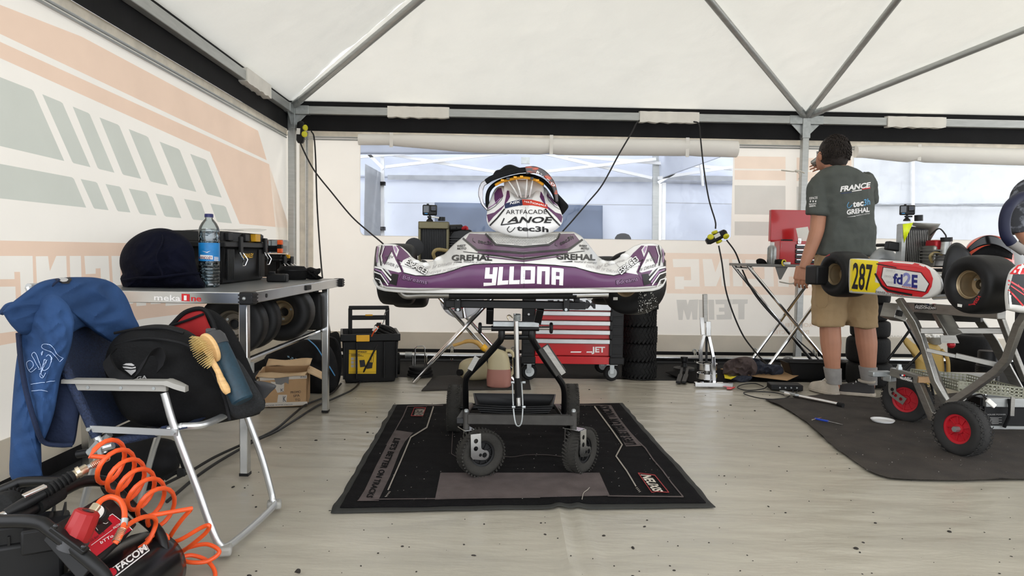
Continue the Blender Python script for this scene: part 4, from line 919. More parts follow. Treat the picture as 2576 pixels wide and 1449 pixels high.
for a_, b_ in (((205, 1352), (218, 1341)), ((255, 1317), (270, 1316)), ((240, 1330), (244, 1336))): ink += stroke(bez([a_, ((a_[0]+b_[0])/2+2, (a_[1]+b_[1])/2+3), b_], 4), 1.2)
decal('plate_print', cp, ink+text('bTTo', (252, 1371), (284, 1352), (-3, -7), .012), 'ink_white', pb, .004, 10)
decal('hand_note', cp, text('1.15 bar = b.', (222, 1370), (264, 1340), (-3, -6), .0), 'ink_black', pb, .004, 10)
kn0 = at(204, 1324, 1.58); kx = (at(218, 1295, 1.60)-at(186, 1330, 1.57)).normalized(); kx = (kx+V((0, -.5, .35))).normalized()
b = MB().lathe([(.030, -.03), (.031, -.005), (.030, .0), (.028, .032), (.024, .036), (.013, .036), (.012, .033)], kn0, kx, 12).build('regulator_knob', mat('knob_red', (148, 14, 18), .42, var=.08), cp, ang=25)
MB().lathe([(.013, .034), (.013, .0375), (.004, .038)], kn0, kx, 16).build('knob_centre', 'black_gloss', cp)
MB().lathe([(.030, -.055), (.032, -.03), (.026, -.028)], kn0, kx, 20).build('knob_base', 'dark_grey', cp)
gz = at(247, 1293, 1.66); MB().lathe([(.022, -.012), (.022, .006), (.019, .008)], gz, V((-.05, -.75, .65)), 24).build('gauge', 'black_plastic', cp)
MB().lathe([(.018, .006), (.018, .009)], gz, V((-.05, -.75, .65)), 24).build('gauge_dial', 'paper_white', cp)
MB().cyl(at(228, 1292, 1.62), at(243, 1272, 1.64), .011, 12).build('coupling', 'brass', cp)
MB().bar(at(132, 1325, 1.545), at(217, 1388, 1.54), .022, .012).build('frame_bracket', 'black_metal', cp, bevel=.003)
for x, y in ((140, 1322), (210, 1374)): MB().ball(at(x, y+2, 1.53), .006, 8, 5).build('bolt', 'black_gloss', cp)
tk = bvh_of(tank)
decal('tank_plate', cp, [[(270, 1438), (366, 1368), (376, 1386), (283, 1458)]], 'ink_white', tk, .002, 10)
decal('tank_plate_field', cp, [[(273, 1439), (365, 1371), (373, 1385), (284, 1454)]], 'ink_black', tk, .0035, 10)
decal('tank_lettering', cp, text('FACOM', (296, 1439), (370, 1384), (-9, -13), .03), 'ink_white', tk, .005, 10)
decal('tank_emblem', cp, [[(281+11*cos(a), 1441+10*sin(a)) for a in [2*pi*i/14 for i in range(14)]]], 'facom_red', tk, .0045, 10)
# motor block with cooling fins
mo = at(40, 1400, 1.72); b = MB().box(mo, (.22, .22, .14), rotz(.5)).build('motor_block', 'black_plastic', cp, bevel=.01)
for i in range(9): MB().box(mo+V((0, 0, .075))+rotz(.5).to_3x3() @ V((-.10+i*.025, 0, 0)), (.005, .21, .03), rotz(.5)).build('cooling_fin', 'black_metal', b)
MB().box(at(120, 1345, 1.66), (.10, .08, .06), rotz(.5)).build('pressure_switch', 'black_plastic', cp, bevel=.006)
MB().box(at(60, 1350, 1.68), (.12, .08, .09), rotz(.5)).build('cylinder_head', 'black_plastic', cp, bevel=.008)
w_ = MB().lathe([(.01, -.02), (.045, -.02), (.05, -.012), (.05, .012), (.045, .02), (.01, .02)], at(16, 1286, 1.72), V((-.2, -1, .15)), 30)
tread = at(16, 1286, 1.72)
for i in range(26):
    a = 2*pi*i/26; u_ = V((-.2, -1, .15)).normalized(); e1 = u_.cross(Z).normalized(); e2 = e1.cross(u_); d = e1*cos(a)+e2*sin(a); w_.bar(tread+d*.03-u_*.022, tread+d*.055-u_*.022, .004, .006, u_)
w_.build('ribbed_wheel', 'rubber', cp)
cp_low = MB().box((at(150, 1449, 1.75).x, 1.78, .05), (.40, .36, .02)).build('base_plate', 'black_metal', cp)
for dx, dy in ((-.18, -.15), (.18, -.15), (-.18, .15), (.18, .15)): MB().cyl((at(150, 1449, 1.75).x+dx, 1.78+dy, 0), (at(150, 1449, 1.75).x+dx, 1.78+dy, .05), .02).build('rubber_foot', 'rubber', cp)
# tyre inflator gun
ig = thing('inflator_gun', 'black and chrome tyre inflator gun resting on the compressor frame', 'air tool', at(120, 1250, 1.66))
MB().tube([at(-30, 1312, 1.60), at(18, 1292, 1.63)], .009, 10).build('nozzle', 'chrome', ig)
MB().tube([at(14, 1293, 1.63), at(60, 1268, 1.66), at(110, 1240, 1.70)], [.012, .015, .013], 12).build('gun_body', 'black_plastic', ig)
MB().tube([at(112, 1240, 1.70), at(184, 1196, 1.76)], .014, 14).build('grip', 'rubber', ig)
for i in range(6): MB().tube([at(120+i*11, 1235-i*6.8, 1.70+i*.009), at(124+i*11, 1232.5-i*6.8, 1.703+i*.009)], .0155, 12).build('grip_ring', 'rubber', ig)
MB().bar(at(58, 1249, 1.64), at(116, 1222, 1.68), .018, .008).build('trigger_lever', 'alu_bright', ig, bevel=.002)
MB().tube([at(184, 1196, 1.76), at(216, 1178, 1.79)], .0125, 14).build('quick_coupling', 'brass', ig)
MB().tube([at(194, 1190, 1.77), at(203, 1185, 1.775)], .0155, 14).build('coupling_ring', 'brass', ig)
MB().tube([at(216, 1178, 1.79), at(232, 1171, 1.80)], .007, 12).build('ferrule', 'galv', ig)
# coiled orange hose
hs = thing('coiled_hose', 'coiled orange air hose springing from the compressor across the floor', 'hose', fl(450, 1400))
pts = [at(232, 1171, 1.80), at(250, 1160, 1.80), at(272, 1150, 1.79)]
NT = 6.0
for i in range(int(NT*18)):
    u = i/(NT*18); th = -1.9+i/18*2*pi; cx, cy = 262+u*152, 1150+u*140; a_, b_ = 55-u*4, 33-u*3
    e1, e2 = (.55+.10*u, -.835+.08*u), (.835-.08*u, .55+.10*u)
    px, py = cx+a_*cos(th)*e1[0]+b_*sin(th)*e2[0], cy+a_*cos(th)*e1[1]+b_*sin(th)*e2[1]
    pts.append(at(px, py, 1.83+.07*cos(th-1.2)+u*.08))
MB().tube(pts, .0062, 10).build('coil', 'orange_hose', hs)
lastp = pts[-1]
def strand(l, n=7): return crom([at(*p) for p in l], n)
MB().tube([lastp]+strand([(483, 1279, 1.93), (455, 1310, 1.93), (428, 1350, 1.95), (430, 1363, 1.95), (455, 1357, 1.95), (505, 1328, 1.96), (526, 1322, 1.96), (518, 1340, 1.97), (480, 1372, 1.98), (448, 1395, 2.0), (474, 1378, 2.02), (521, 1369, 2.03), (552, 1388, 2.02), (521, 1412, 2.0), (475, 1414, 1.99), (459, 1402, 2.0), (484, 1397, 2.02), (520, 1410, 2.02), (541, 1440, 2.0), (535, 1480, 1.95)]), .0062, 10).build('loose_loop', 'orange_hose', hs)
MB().tube(strand([(311, 1330, 1.70), (335, 1312, 1.75), (365, 1300, 1.80), (388, 1303, 1.84), (391, 1322, 1.86), (374, 1359, 1.84), (350, 1380, 1.80), (326, 1393, 1.78), (345, 1385, 1.82), (380, 1350, 1.86), (402, 1343, 1.89), (421, 1352, 1.9), (413, 1380, 1.9), (385, 1415, 1.88), (357, 1439, 1.86), (380, 1415, 1.9), (420, 1390, 1.92), (444, 1389, 1.93), (440, 1410, 1.92), (420, 1449, 1.9), (400, 1500, 1.88)]), .0062, 10).build('loose_loop', 'orange_hose', hs)
MB().tube(strand([(244, 1272, 1.64), (256, 1258, 1.66), (277, 1250, 1.68), (300, 1258, 1.68), (312, 1280, 1.66), (313, 1306, 1.64), (309, 1330, 1.62), (300, 1352, 1.60), (289, 1367, 1.59)]), .0066, 10).build('feed_hose', 'orange_hose', hs)
def spring(a, b, r, n):
    a, b = V(a), V(b); d = (b-a).normalized(); u = d.orthogonal().normalized(); w = d.cross(u); return [a.lerp(b, i/(n*10))+(u*cos(i*2*pi/10)+w*sin(i*2*pi/10))*r for i in range(n*10+1)]
MB().tube(spring(at(308, 1330, 1.618), at(291, 1363, 1.592), .0088, 9), .0012, 5).build('spring_guard', 'brass', hs)
MB().tube(spring(at(234, 1170, 1.80), at(270, 1151, 1.79), .0088, 9), .0012, 5).build('spring_guard', 'brass', hs)
MB().tube([at(314, 1305, 1.64), at(311, 1322, 1.63)], .0085, 12).build('ferrule', 'galv', hs)
# ================================================================ purple kart
mat('gel_white', (222, 221, 218), .26, var=.02, coat=.25); mat('kart_purple', (92, 54, 90), .32, var=.06, spec=.4, coat=.1)
mat('kart_lilac', (158, 124, 160), .3, var=.06); mat('radiator_core', (16, 16, 17), .55, var=.3, scale=60); mat('olive_metal', (96, 90, 66), .4, .5, var=.15)
mat('yellow_foam', (224, 156, 28), .6, var=.1); mat('carbon_chrome', (150, 148, 150), .12, .9, var=.3, scale=9); mat('carbon_pattern', (74, 70, 70), .3, .3, col2=(170, 82, 62), scale=16, cstretch=(1, .3, 2.5), thr=(.52, .60))
mat('navy_tray', (20, 20, 34), .35, var=.1); mat('tan_hose', (150, 132, 88), .4); mat('red_metal', (160, 24, 34), .35, .3)
KC = 1308
mat('beam_grey', (62, 60, 57), .6, .3, var=.2, scale=18)
kart = thing('racing_kart', 'white and purple racing kart raised on the black trolley stand', 'kart', at(KC, 735, 3.2))
xs_ = [943, 945, 950, 970, 993, 1010, 1027, 1034, 1050, 1067, 1090, 1100, 1120, 1144, 1171, 1183, 1230, 1310, 1400, 1442, 1461, 1478, 1501, 1515, 1530, 1545, 1558, 1578, 1595, 1615, 1641, 1658, 1668, 1672]
yt_ = [668, 634, 620, 615.5, 617, 624, 639, 649, 659, 664, 660, 650, 642, 617, 595, 587, 586, 588, 586, 586, 597, 617, 647, 657, 660, 659, 652, 634, 622, 615, 614.5, 618, 634, 668]
xb_ = [943, 953, 975, 1027, 1300, 1600, 1645, 1662, 1672]; yb_ = [698, 718, 724, 727, 728, 724.5, 722, 716, 696]
xd_ = [943, 950, 975, 1010, 1060, 1130, 1308, 1480, 1555, 1605, 1640, 1664, 1672]; yd_ = [2.80, 2.74, 2.67, 2.62, 2.57, 2.535, 2.50, 2.535, 2.57, 2.62, 2.67, 2.74, 2.80]
xq_ = [943, 990, 1030, 1067, 1110, 1175, 1308, 1440, 1500, 1545, 1585, 1625, 1672]; yq_ = [.10, .13, .14, .16, .30, .43, .46, .43, .30, .16, .14, .13, .10]
def hv(v): return sinterp([0, .06, .25, .42, .6, .8, 1.0], [.10, .03, 0.0, .03, .20, .58, 1.0], v)
def nose_pt(x, v):
    yb, yt = interp(xb_, yb_, x), interp(xs_, yt_, x); return at(x, yb+(yt-yb)*v, sinterp(xd_, yd_, x)+sinterp(xq_, yq_, x)*hv(v))
cols = [943+(1672-943)*i/170 for i in range(171)]; NV = 40; vs, fs = [], []
colp = [[nose_pt(x, j/NV) for j in range(NV+1)] for x in cols]
def backcol(c, dy): return [p+V((0, dy*(.4+.6*(1-abs(2*j/NV-1))), 0)) for j, p in enumerate(c)]
allc = [backcol(colp[0], .22), backcol(colp[0], .11)]+colp+[backcol(colp[-1], .11), backcol(colp[-1], .22)]
b = MB(); b.loft(allc, ring_closed=False, caps=False); nose = b.build('nose_fairing', 'gel_white', kart, solid=-.006, ang=60, fix=False)
nbv = bvh_of(nose)
def nd(polys, m, off=.0016, name='sticker', ml=9): return decal(name, nose, polys, m, nbv, off, ml)
MB().tube([at(x, interp(xb_, yb_, x)+4, sinterp(xd_, yd_, x)+.03) for x in [944, 948, 955, 970]+list(range(1000, 1641, 40))+[1655, 1664, 1671]], .010, 8).build('lower_lip', 'gel_white', kart)
a_ = lambda l: [(860+x/2.994, 400+y/2.994) for x, y in l]
# main purple band and wings
band = [(997, 690), (1014, 686), (1045, 694), (1079, 695), (1114, 688.5), (1140, 681), (1166, 671.5), (1192, 666), (1245, 664), (1318, 664), (1395, 668), (1447, 673), (1487, 684.5), (1513, 690), (1544, 694), (1575, 686), (1600, 690), (1640, 706), (1658, 710), (1650, 718), (1600, 721.5), (1450, 724), (1310, 725), (1100, 724), (1027, 724), (972, 720), (958, 713), (975, 700)]
nd([band], 'kart_purple')
nd(stroke(band[1:16], 2.2), 'ink_black', .0024)
def mir(l): return [(2*KC+1.0-x*1.0+(.0), y) for x, y in l]
wingL = [[(966, 619), (1004, 619), (1024, 638), (1034, 650), (1048, 660), (1020, 668), (1004, 655), (1016, 684), (1004, 704), (984, 690), (964, 660), (958, 640)]]
whiteL = [[(972, 662), (986, 634), (996, 656), (1012, 684), (1004, 686), (966, 676)], [(988, 618), (995, 617), (1004, 630), (998, 648), (992, 634)], [(1030, 648), (1046, 659), (1066, 664), (1060, 672), (1036, 676), (1008, 668), (1014, 656)]]
blackL = [stroke([(950, 622), (946, 650), (946, 700), (956, 716)], 5)[i] for i in range(3)]+stroke([(962, 619), (956, 645), (960, 668)], 3)+[[(988, 688), (1004, 690), (998, 718), (978, 712)], [(944, 668), (966, 676), (990, 700), (970, 712), (950, 706)]]
stripeL = stroke([(946, 672), (962, 676), (985, 704)], 4)+stroke([(944, 684), (960, 690), (978, 716)], 3)+stroke([(947, 700), (958, 704), (966, 720)], 2.5)+stroke([(968, 622), (961, 645), (964, 660)], 2)
lilacL = stroke([(944, 677), (962, 684), (980, 710)], 4)+stroke([(953, 622), (950, 645), (951, 660)], 3)+[[(990, 622), (995, 621), (1000, 630), (997, 640)]]
for f in (lambda l: l, mir):
    nd([f(p) for p in wingL], 'kart_purple', .0030); nd([f(p) for p in whiteL], 'gel_white', .0038)
    nd([f(p) for p in blackL], 'ink_black', .0046); nd([f(p) for p in lilacL], 'kart_lilac', .0054); nd([f(p) for p in stripeL], 'ink_white', .0062)
    nd([f(p) for p in stroke([(1009, 660), (1000, 654), (1012, 684)], 1.6)+stroke([(972, 662), (986, 633)], 1.6)], 'ink_black', .0060)
# upper purple panel, grille and chevrons
up = [(1171, 604), (1181, 588), (1222, 590), (1247, 617), (1316, 623), (1381, 617), (1404, 600), (1408, 589), (1444, 588), (1459, 607), (1428, 626), (1316, 634), (1201, 627)]
nd([up], 'kart_purple', .0016); nd(stroke(up[2:8], 4.5)+stroke([(1166, 601), (1200, 630), (1316, 638), (1430, 629), (1464, 604)], 5), 'ink_black', .0026)
nd(stroke([(1204, 634), (1316, 645), (1426, 633)], 7), 'kart_purple', .0020)
nd(stroke([(1212, 640), (1316, 652), (1420, 639)], 3), 'ink_black', .0026); nd(stroke([(1222, 646), (1316, 658), (1410, 645)], 2.5), 'kart_purple', .0026)
nd(stroke([(1166, 634), (1240, 643), (1316, 655.5), (1395, 643), (1470, 632)], 1.6)+stroke([(1318, 640), (1318, 723)], .8), 'ink_black', .0030)
gr = [(1228, 592), (1316, 596), (1402, 591), (1400, 602), (1378, 615), (1316, 620), (1250, 615)]
nd([gr], 'gel_white', .0036, 'grille_panel')
dots = []
for j in range(8):
    for i in range(44):
        x, y = 1227+i*4.1+(2.05 if j % 2 else 0), 592.5+j*3.4
        lo = interp([1226, 1250, 1316, 1378, 1402], [594, 613, 618, 613, 600], x)
        if y < lo and y > 591: dots.append([(x-1.3, y), (x, y-1.1), (x+1.3, y), (x, y+1.1)])
dd = nd(dots, 'ink_black', .0050, 'grille_holes', 20); dd['kind'] = 'stuff'
# lettering
Y1 = [[(1068, 930), (1068, 955), (1160, 948), (1175, 818), (1140, 818), (1136, 868), (1112, 868), (1115, 820), (1083, 820), (1076, 900), (1132, 900), (1130, 930)], [(1185, 815), (1215, 815), (1208, 915), (1255, 912), (1252, 942), (1170, 948)], [(1265, 813), (1297, 812), (1292, 912), (1340, 910), (1338, 940), (1258, 942)],
      [(1350, 812), (1382, 812), (1378, 937), (1345, 938)], [(1382, 812), (1424, 812), (1424, 838), (1382, 838)], [(1424, 812), (1456, 814), (1452, 935), (1421, 936)], [(1378, 908), (1421, 908), (1421, 936), (1378, 937)],
      [(1472, 812), (1565, 815), (1562, 942), (1530, 942), (1532, 845), (1505, 845), (1502, 940), (1468, 938)],
      [(1580, 820), (1612, 822), (1610, 946), (1577, 943)], [(1612, 822), (1640, 824), (1640, 852), (1612, 850)], [(1640, 824), (1669, 828), (1665, 950), (1636, 948)], [(1612, 880), (1640, 882), (1640, 906), (1612, 905)]]
nd([a_(l) for l in Y1], 'ink_white', .0030, 'lettering')
nd(text('GREHAL', (1136, 656), (1238, 656), (1, -14.5), .035)+text('GREHAL', (1399, 653), (1497, 655), (0, -14.5), .035), 'ink_black', .0026, 'lettering')
nd(text('TRANSPORT ET LOGISTIQUE', (1165, 661), (1234, 665), (0, -4.2), 0, .2)+text('TRANSPORT ET LOGISTIQUE', (1443, 661), (1500, 664), (0, -4.2), 0, .2)+[[(1136, 660), (1162, 659), (1162, 661.5)], [(1408, 660), (1440, 657), (1440, 660)]], 'ink_black', .0026, 'lettering')
nd(text('WEST', (1149, 622.5), (1171, 621), (.5, -5.5), .03, .1)+text('MOTO', (1150, 628.5), (1173, 628), (.5, -5), .03, .1)+text('WEST', (1456, 621), (1476, 623), (0, -5.5), .03, .1)+text('MOTO', (1461, 628), (1481, 629), (0, -5), .03, .1), 'ink_black', .0026, 'lettering')
nd(text('tec3h', (1201, 611), (1239, 619.5), (2, -9), .02)+text('tec3h', (1409, 619), (1443, 600), (-3, -9), .02)+stroke(bez([(1190, 600), (1189, 606), (1196, 611)]), 1.2)+stroke(bez([(1397, 612), (1396, 617), (1402, 620)]), 1.2), 'ink_black', .0034, 'lettering')
mat('ink_plum', (58, 36, 58), .35)
nd(text('Bdreams', (1012, 703), (1076, 716), (2, -11), .06)+text('Bdreams', (1549, 716), (1605, 706), (-1, -11), .06), 'ink_plum', .0030, 'lettering')
nd(text('Bdreams', (1014, 702), (1074, 714.5), (2, -9.5), -.006)+text('Bdreams', (1551, 715), (1603, 705.5), (-1, -9.5), -.006), 'kart_lilac', .0040, 'lettering')
for p0, p1, u_ in (((1019, 665), (1071, 693), (7, -13)), ((1562, 692), (1607, 657), (-8, -12))):
    nd(text('ESPACE3', p0, p1, u_, .075), 'ink_black', .0048, 'lettering'); nd(text('ESPACE3', p0, p1, u_, .015), 'ink_white', .0056, 'lettering')
nd(text('GROUPE', (1026, 657), (1046, 668), (2.5, -4), .01)+text('GROUPE', (1556, 684), (1572, 673), (-2, -4), .01), 'ink_black', .0048, 'lettering')
mat('ink_faint', (186, 182, 182), .4)
nd(text('DRIVER JV DRIVER JV', (1048, 682), (1150, 664), (0, -7), .0, .3)+text('DRIVER JV DRIVER', (1075, 692), (1160, 676), (0, -7), .0, .3)+text('DRIVER JV DRIVER', (1474, 672), (1560, 690), (0, -7), .0, .3)+text('JV DRIVER JV', (1500, 676), (1590, 655), (0, -7), .0, .3), 'ink_faint', .0022, 'lettering')
mat('ink_mid', (90, 88, 92), .4)
nd(text('DRIVER JV', (962, 663), (1004, 676), (0, -8), .0, .3)+text('R JV', (970, 650), (990, 652), (0, -7), .0, .3)+text('JV DRIVER', (1606, 684), (1648, 672), (0, -8), .0, .3)+text('JV DRI', (1622, 662), (1648, 654), (0, -7), .0, .3), 'ink_mid', .0066, 'lettering')
# white moulded clips in the saddles
for x, y, rz in ((1070, 660, .3), (1104, 656, .5), (1516, 655, -.5), (1541, 658, -.3), (1046, 646, .2), (1572, 640, -.2)):
    p = nose_pt(x, .93)+V((0, -.012, .004)); MB().ball(p+V((0, .004, -.006)), (.020, .022, .013), 12, 8, roty(-rz*1.2) @ rotx(-.4)).build('fairing_clip', 'gel_white', kart)
# front number panel
pan = [(1225, 536), (1224, 552), (1229, 567), (1242, 579), (1266, 589), (1296, 596), (1328, 598), (1361, 594), (1392, 582), (1411, 566), (1416, 550), (1412, 535), (1405, 519), (1394, 503), (1383, 487), (1374, 474), (1364, 468), (1352, 472), (1344, 482), (1332, 490), (1317, 493), (1302, 490), (1288, 482), (1278, 472), (1264, 467), (1250, 471), (1241, 482), (1234, 500), (1228, 517)]
PY = 2.90
pobj = puff(pan, (1320, 540), PY, .075, .02, gy=-.0012, n=110, m=20, smooth=3, pw=.75).build('front_panel', 'gel_white', kart, ang=70)
pbv = bvh_of(pobj)
def pd(polys, m, off=.0016, name='sticker', ml=8): return decal(name, pobj, polys, m, pbv, off, ml)
c7 = lambda l: [(1180+x/6.9, 400+y/6.9) for x, y in l]
pd([c7([(620, 780), (760, 735), (915, 705), (930, 805), (760, 830), (622, 865)])], mat('nsk_navy', (34, 46, 78), .4)); pd([c7([(918, 704), (1090, 710), (1230, 745), (1355, 795), (1368, 868), (1230, 830), (1100, 808), (932, 806)])], mat('nsk_red', (196, 62, 46), .4))
pd(text('NSK', c7([(710, 795)])[0], c7([(885, 765)])[0], (0, -5.5), .02, .3)+text('NATIONALS', c7([(955, 755)])[0], c7([(1335, 830)])[0], (0, -4.2), .02, .2), 'ink_white', .003, 'lettering')
pd(text('ARTFACADE', c7([(640, 960)])[0], c7([(1345, 955)])[0], (0, -11), .0)+text('ANOE', c7([(660, 1105)])[0], c7([(1415, 1110)])[0], (2, -15), .03, .35)+stroke(c7([(610, 1035), (560, 1145), (885, 1105)]), 3)+stroke(c7([(1330, 1012), (1430, 1028)]), 1.5)+text('tec3h', c7([(825, 1240)])[0], c7([(1375, 1265)])[0], (0, -13), .03), 'ink_black', .0025, 'lettering')
pd(stroke(bez(c7([(700, 1170), (665, 1220), (700, 1265), (750, 1245), (800, 1190)]), 4), 1.8), 'ink_black', .0025)
for f in (lambda l: l, lambda l: [(2*1320.5-x, y) for x, y in l]):
    pd([f(c7([(310, 970), (440, 930), (610, 800), (640, 660), (660, 545), (690, 540), (712, 660), (680, 720), (560, 880), (420, 1010), (340, 1110)])), f(c7([(440, 600), (500, 510), (560, 505), (595, 640), (470, 790), (440, 700)]))], 'kart_purple', .0016)
    pd(stroke(f(c7([(370, 1150), (490, 1030), (615, 875)])), 3.5)+stroke(f(c7([(330, 900), (450, 830), (560, 720), (590, 645)])), 1), 'ink_black', .0028)
    pd(stroke(f(c7([(330, 860), (430, 800), (540, 690)])), 2), 'kart_lilac', .0030)
pd(stroke(c7([(980, 840), (1020, 1360)]), .8)+stroke(c7([(850, 630), (1045, 630), (1010, 685), (890, 690)]), 1.2, True), 'ink_mid', .0028)
for x0, y0, x1, y1 in ((1284, 464, 1299, 486), (1301, 461, 1309, 488), (1325, 461, 1323, 488), (1338, 463, 1334, 485)):
    MB().bar(at(x0, y0, PY+.03), at(x1, y1, PY-.02), .006, .045, Y_).build('panel_rib', 'gel_white', pobj, bevel=.002)
MB().grid(lambda u, v: at(1268+u*100, 452+v*42, PY+.07-.05*v*abs(2*u-1)), 12, 6).build('panel_recess', 'gel_white', pobj, solid=.004)
# radiator, hoses and engine
MB().box(at(1092, 610, 3.45), (.14, .05, sz(86, 3.45))).build('radiator', 'radiator_core', kart)
for i in range(13): MB().box(at(1066+i*4.4, 612, 3.42), (.003, .006, sz(80, 3.45))).build('radiator_fin', 'black_metal', kart)
MB().box(at(1092, 567, 3.42), (.148, .06, sz(18, 3.45))).build('radiator_tank', 'olive_metal', kart, bevel=.004)
for x in (1057, 1127): MB().box(at(x, 612, 3.43), (.012, .06, sz(90, 3.45))).build('radiator_frame', 'olive_metal', kart, bevel=.002)
MB().cyl(at(1111, 556, 3.45), at(1111, 546, 3.45), .018, 16).build('radiator_cap', 'black_plastic', kart)
MB().tube([at(1128, 574, 3.45), at(1160, 573, 3.5)], .017, 12).build('coolant_pipe', 'black_plastic', kart)
MB().tube(crom([at(1095, 652, 3.38), at(1090, 638, 3.36), at(1100, 628, 3.36), at(1128, 632, 3.4), at(1140, 640, 3.45)], 5), .009, 10).build('coolant_hose', 'tan_hose', kart)
MB().box(at(1160, 608, 3.55), (.11, .14, .12)).build('engine_block', 'black_metal', kart, bevel=.008)
for i in range(5): MB().box(at(1160, 598+i*6, 3.52), (.13, .16, .006)).build('cylinder_fin', 'black_metal', kart)
MB().box(at(1162, 580, 3.52), (.06, .06, .04)).build('cylinder_head', 'red_metal', kart, bevel=.006)
MB().tube(crom([at(1158, 572, 3.50), at(1164, 575, 3.49), at(1173, 573, 3.49), at(1174, 590, 3.5)], 4), .010, 10).build('spark_cap', 'red_metal', kart)
MB().tube(crom([at(1136, 610, 3.5), at(1134, 590, 3.48), at(1150, 572, 3.46)], 4), .003, 6).build('ignition_lead', 'cable_black', kart)
MB().lathe([(.01, 0), (.04, .005), (.042, .02), (.01, .022)], at(1040, 622, 3.10), V((.3, -1, 0)), 20).build('cooling_fan', 'black_plastic', kart)
MB().loft([[V((at(KC, 735, 3.5).x+q[0]*w, 3.62+q[1]*d+dy, z)) for q in circ(1, 16)] for z, w, d, dy in ((.80, .14, .16, 0), (.86, .20, .2, .02), (.96, .19, .13, .12), (1.02, .17, .06, .2))]).build('seat', 'black_gloss', kart)
# chassis
zc = at(KC, 743, 2.75).z
MB().tube(crom([at(1005, 728, 2.72), at(1012, 738, 2.72), at(1025, 744, 2.72), at(1060, 742, 2.72), at(1140, 742, 2.72)], 4), .014, 12).build('bumper_tube', 'steel_brushed', kart)
MB().tube([at(1440, 741, 2.72), at(1530, 739, 2.72)], .016, 12).build('bumper_tube', 'chrome', kart)
MB().tube([at(1130, 743, 2.72), at(1450, 742, 2.72)], .016, 12).build('bumper_sleeve', 'black_plastic', kart)
MB().box((at(KC, 740, 3.2).x, 3.25, zc), (.50, .85, .014)).build('floor_tray', 'navy_tray', kart, bevel=.005)
for sx in (-1, 1):
    MB().tube([(at(KC, 740, 3.2).x+sx*.27, 2.74, zc), (at(KC, 740, 3.2).x+sx*.33, 3.1, zc+.01), (at(KC, 740, 3.2).x+sx*.30, 4.05, zc+.0)], .015, 12).build('chassis_rail', 'steel_brushed', kart)
MB().tube([at(1075, 716, 3.98), at(1500, 708, 3.98)], .02, 14).build('rear_axle', 'steel_brushed', kart)
for pa, pb_ in (((1040, 690, 3.0), (1150, 738, 3.0)), ((1570, 710, 3.0), (1480, 736, 3.0))): MB().tube([at(*pa), at(*pb_)], .012, 10).build('stub_axle', 'steel_brushed', kart)
def kwheel(root, loc, axis, r, w, rr, rim='rim_bronze', nm='wheel'):
    t = tyre_obj('w', None, None, r, w, rr, 'slick', rim)
    put(t, V(loc)-rootloc(root), axis); 
    # the assembly becomes one part: join tyre, rim, hub and nuts under the tyre
    kids = list(t.children); ty = [k for k in kids if k.data.name.startswith('tyre')][0]
    ty.parent = root; ty.location = t.location; ty.rotation_mode = 'QUATERNION'; ty.rotation_quaternion = t.rotation_quaternion
    for k in kids:
        if k is not ty: k.parent = ty
    bpy.data.objects.remove(t); return ty
kwheel(kart, at(1001, 690, 3.0), (-1, 0, 0), .133, .15, .062)
kwheel(kart, at(1033, 713, 3.98), (-1, 0, 0), .14, .20, .066)
wfr = kwheel(kart, at(1592, 712, 2.98), (-.66, -.75, .06), .137, .135, .062)
kwheel(kart, at(1532, 706, 3.98), (1, 0, 0), .14, .20, .066)
bpy.context.view_layer.update()
wdecal('barcode_sticker', wfr, [[(1543, 748), (1554, 748), (1554, 755), (1543, 755)]], 'paper_white')
b = MB()
wb_ = world_bvh(wfr)
for i in range(110):
    x, y = 1605+random.random()*48, 735+random.random()*52; h_, n_, _, _ = wb_.ray_cast(CAM, ray(x, y).normalized())
    if h_ is not None: r_ = random.uniform(.0008, .0026); b.ball(h_, r_, 5, 3)
b.v = [wfr.matrix_world.inverted() @ p for p in b.v]; d_ = b.build('rubber_grit', mat('grit', (190, 188, 182), .8)); d_.parent = wfr; d_['kind'] = 'stuff'
# action camera on the radiator
def action_cam(label, c, rz, s=1.0):
    t = thing('action_camera', label, 'camera', c); Mx = T(c) @ rotz(rz) @ Matrix.Scale(s, 4)
    o = MB(Mx).box((0, 0, .058), (.072, .034, .052)).build('camera_body', 'black_plastic', t, bevel=.006)
    MB(Mx).box((.018, -.018, .066), (.030, .010, .030)).build('lens_housing', 'black_gloss', o, bevel=.004); MB(Mx).cyl((.018, -.023, .066), (.018, -.0245, .066), .010, 16).build('lens', mat('lens_glass', (30, 34, 44), .05, .4), o)
    MB(Mx).box((-.018, -.0172, .062), (.026, .002, .032)).build('front_screen', mat('lcd_grey', (84, 88, 94), .2), o)
    MB(Mx).box((-.018, -.0174, .040), (.014, .002, .004)).build('badge', 'ink_blue', o); MB(Mx).box((-.01, 0, .087), (.012, .01, .006)).build('shutter_button', 'black_plastic', o, bevel=.002)
    MB(Mx).box((0, 0, .026), (.010, .022, .018)).build('mount_finger', 'black_plastic', t, bevel=.002); MB(Mx).cyl((-.012, 0, .024), (.026, 0, .024), .004, 8).build('mount_bolt', 'black_plastic', t)
    MB(Mx).lathe([(.018, 0), (.016, .008), (.008, .016), (.007, .024)], (0, 0, 0), Z, 16).build('mount_base', 'black_plastic', t)
    return t
c_ = at(1081, 558, 3.42); action_cam('small black action camera on the radiator of the purple kart', c_, 0.12, .98)
b = MB().tube(crom([c_+V((.01, -.01, .022)), at(1090, 546, 3.41), at(1104, 548, 3.42)], 4), .004, 6); b.build('strap', 'paper_white', [o for o in bpy.data.objects if o.name == 'action_camera'][0])
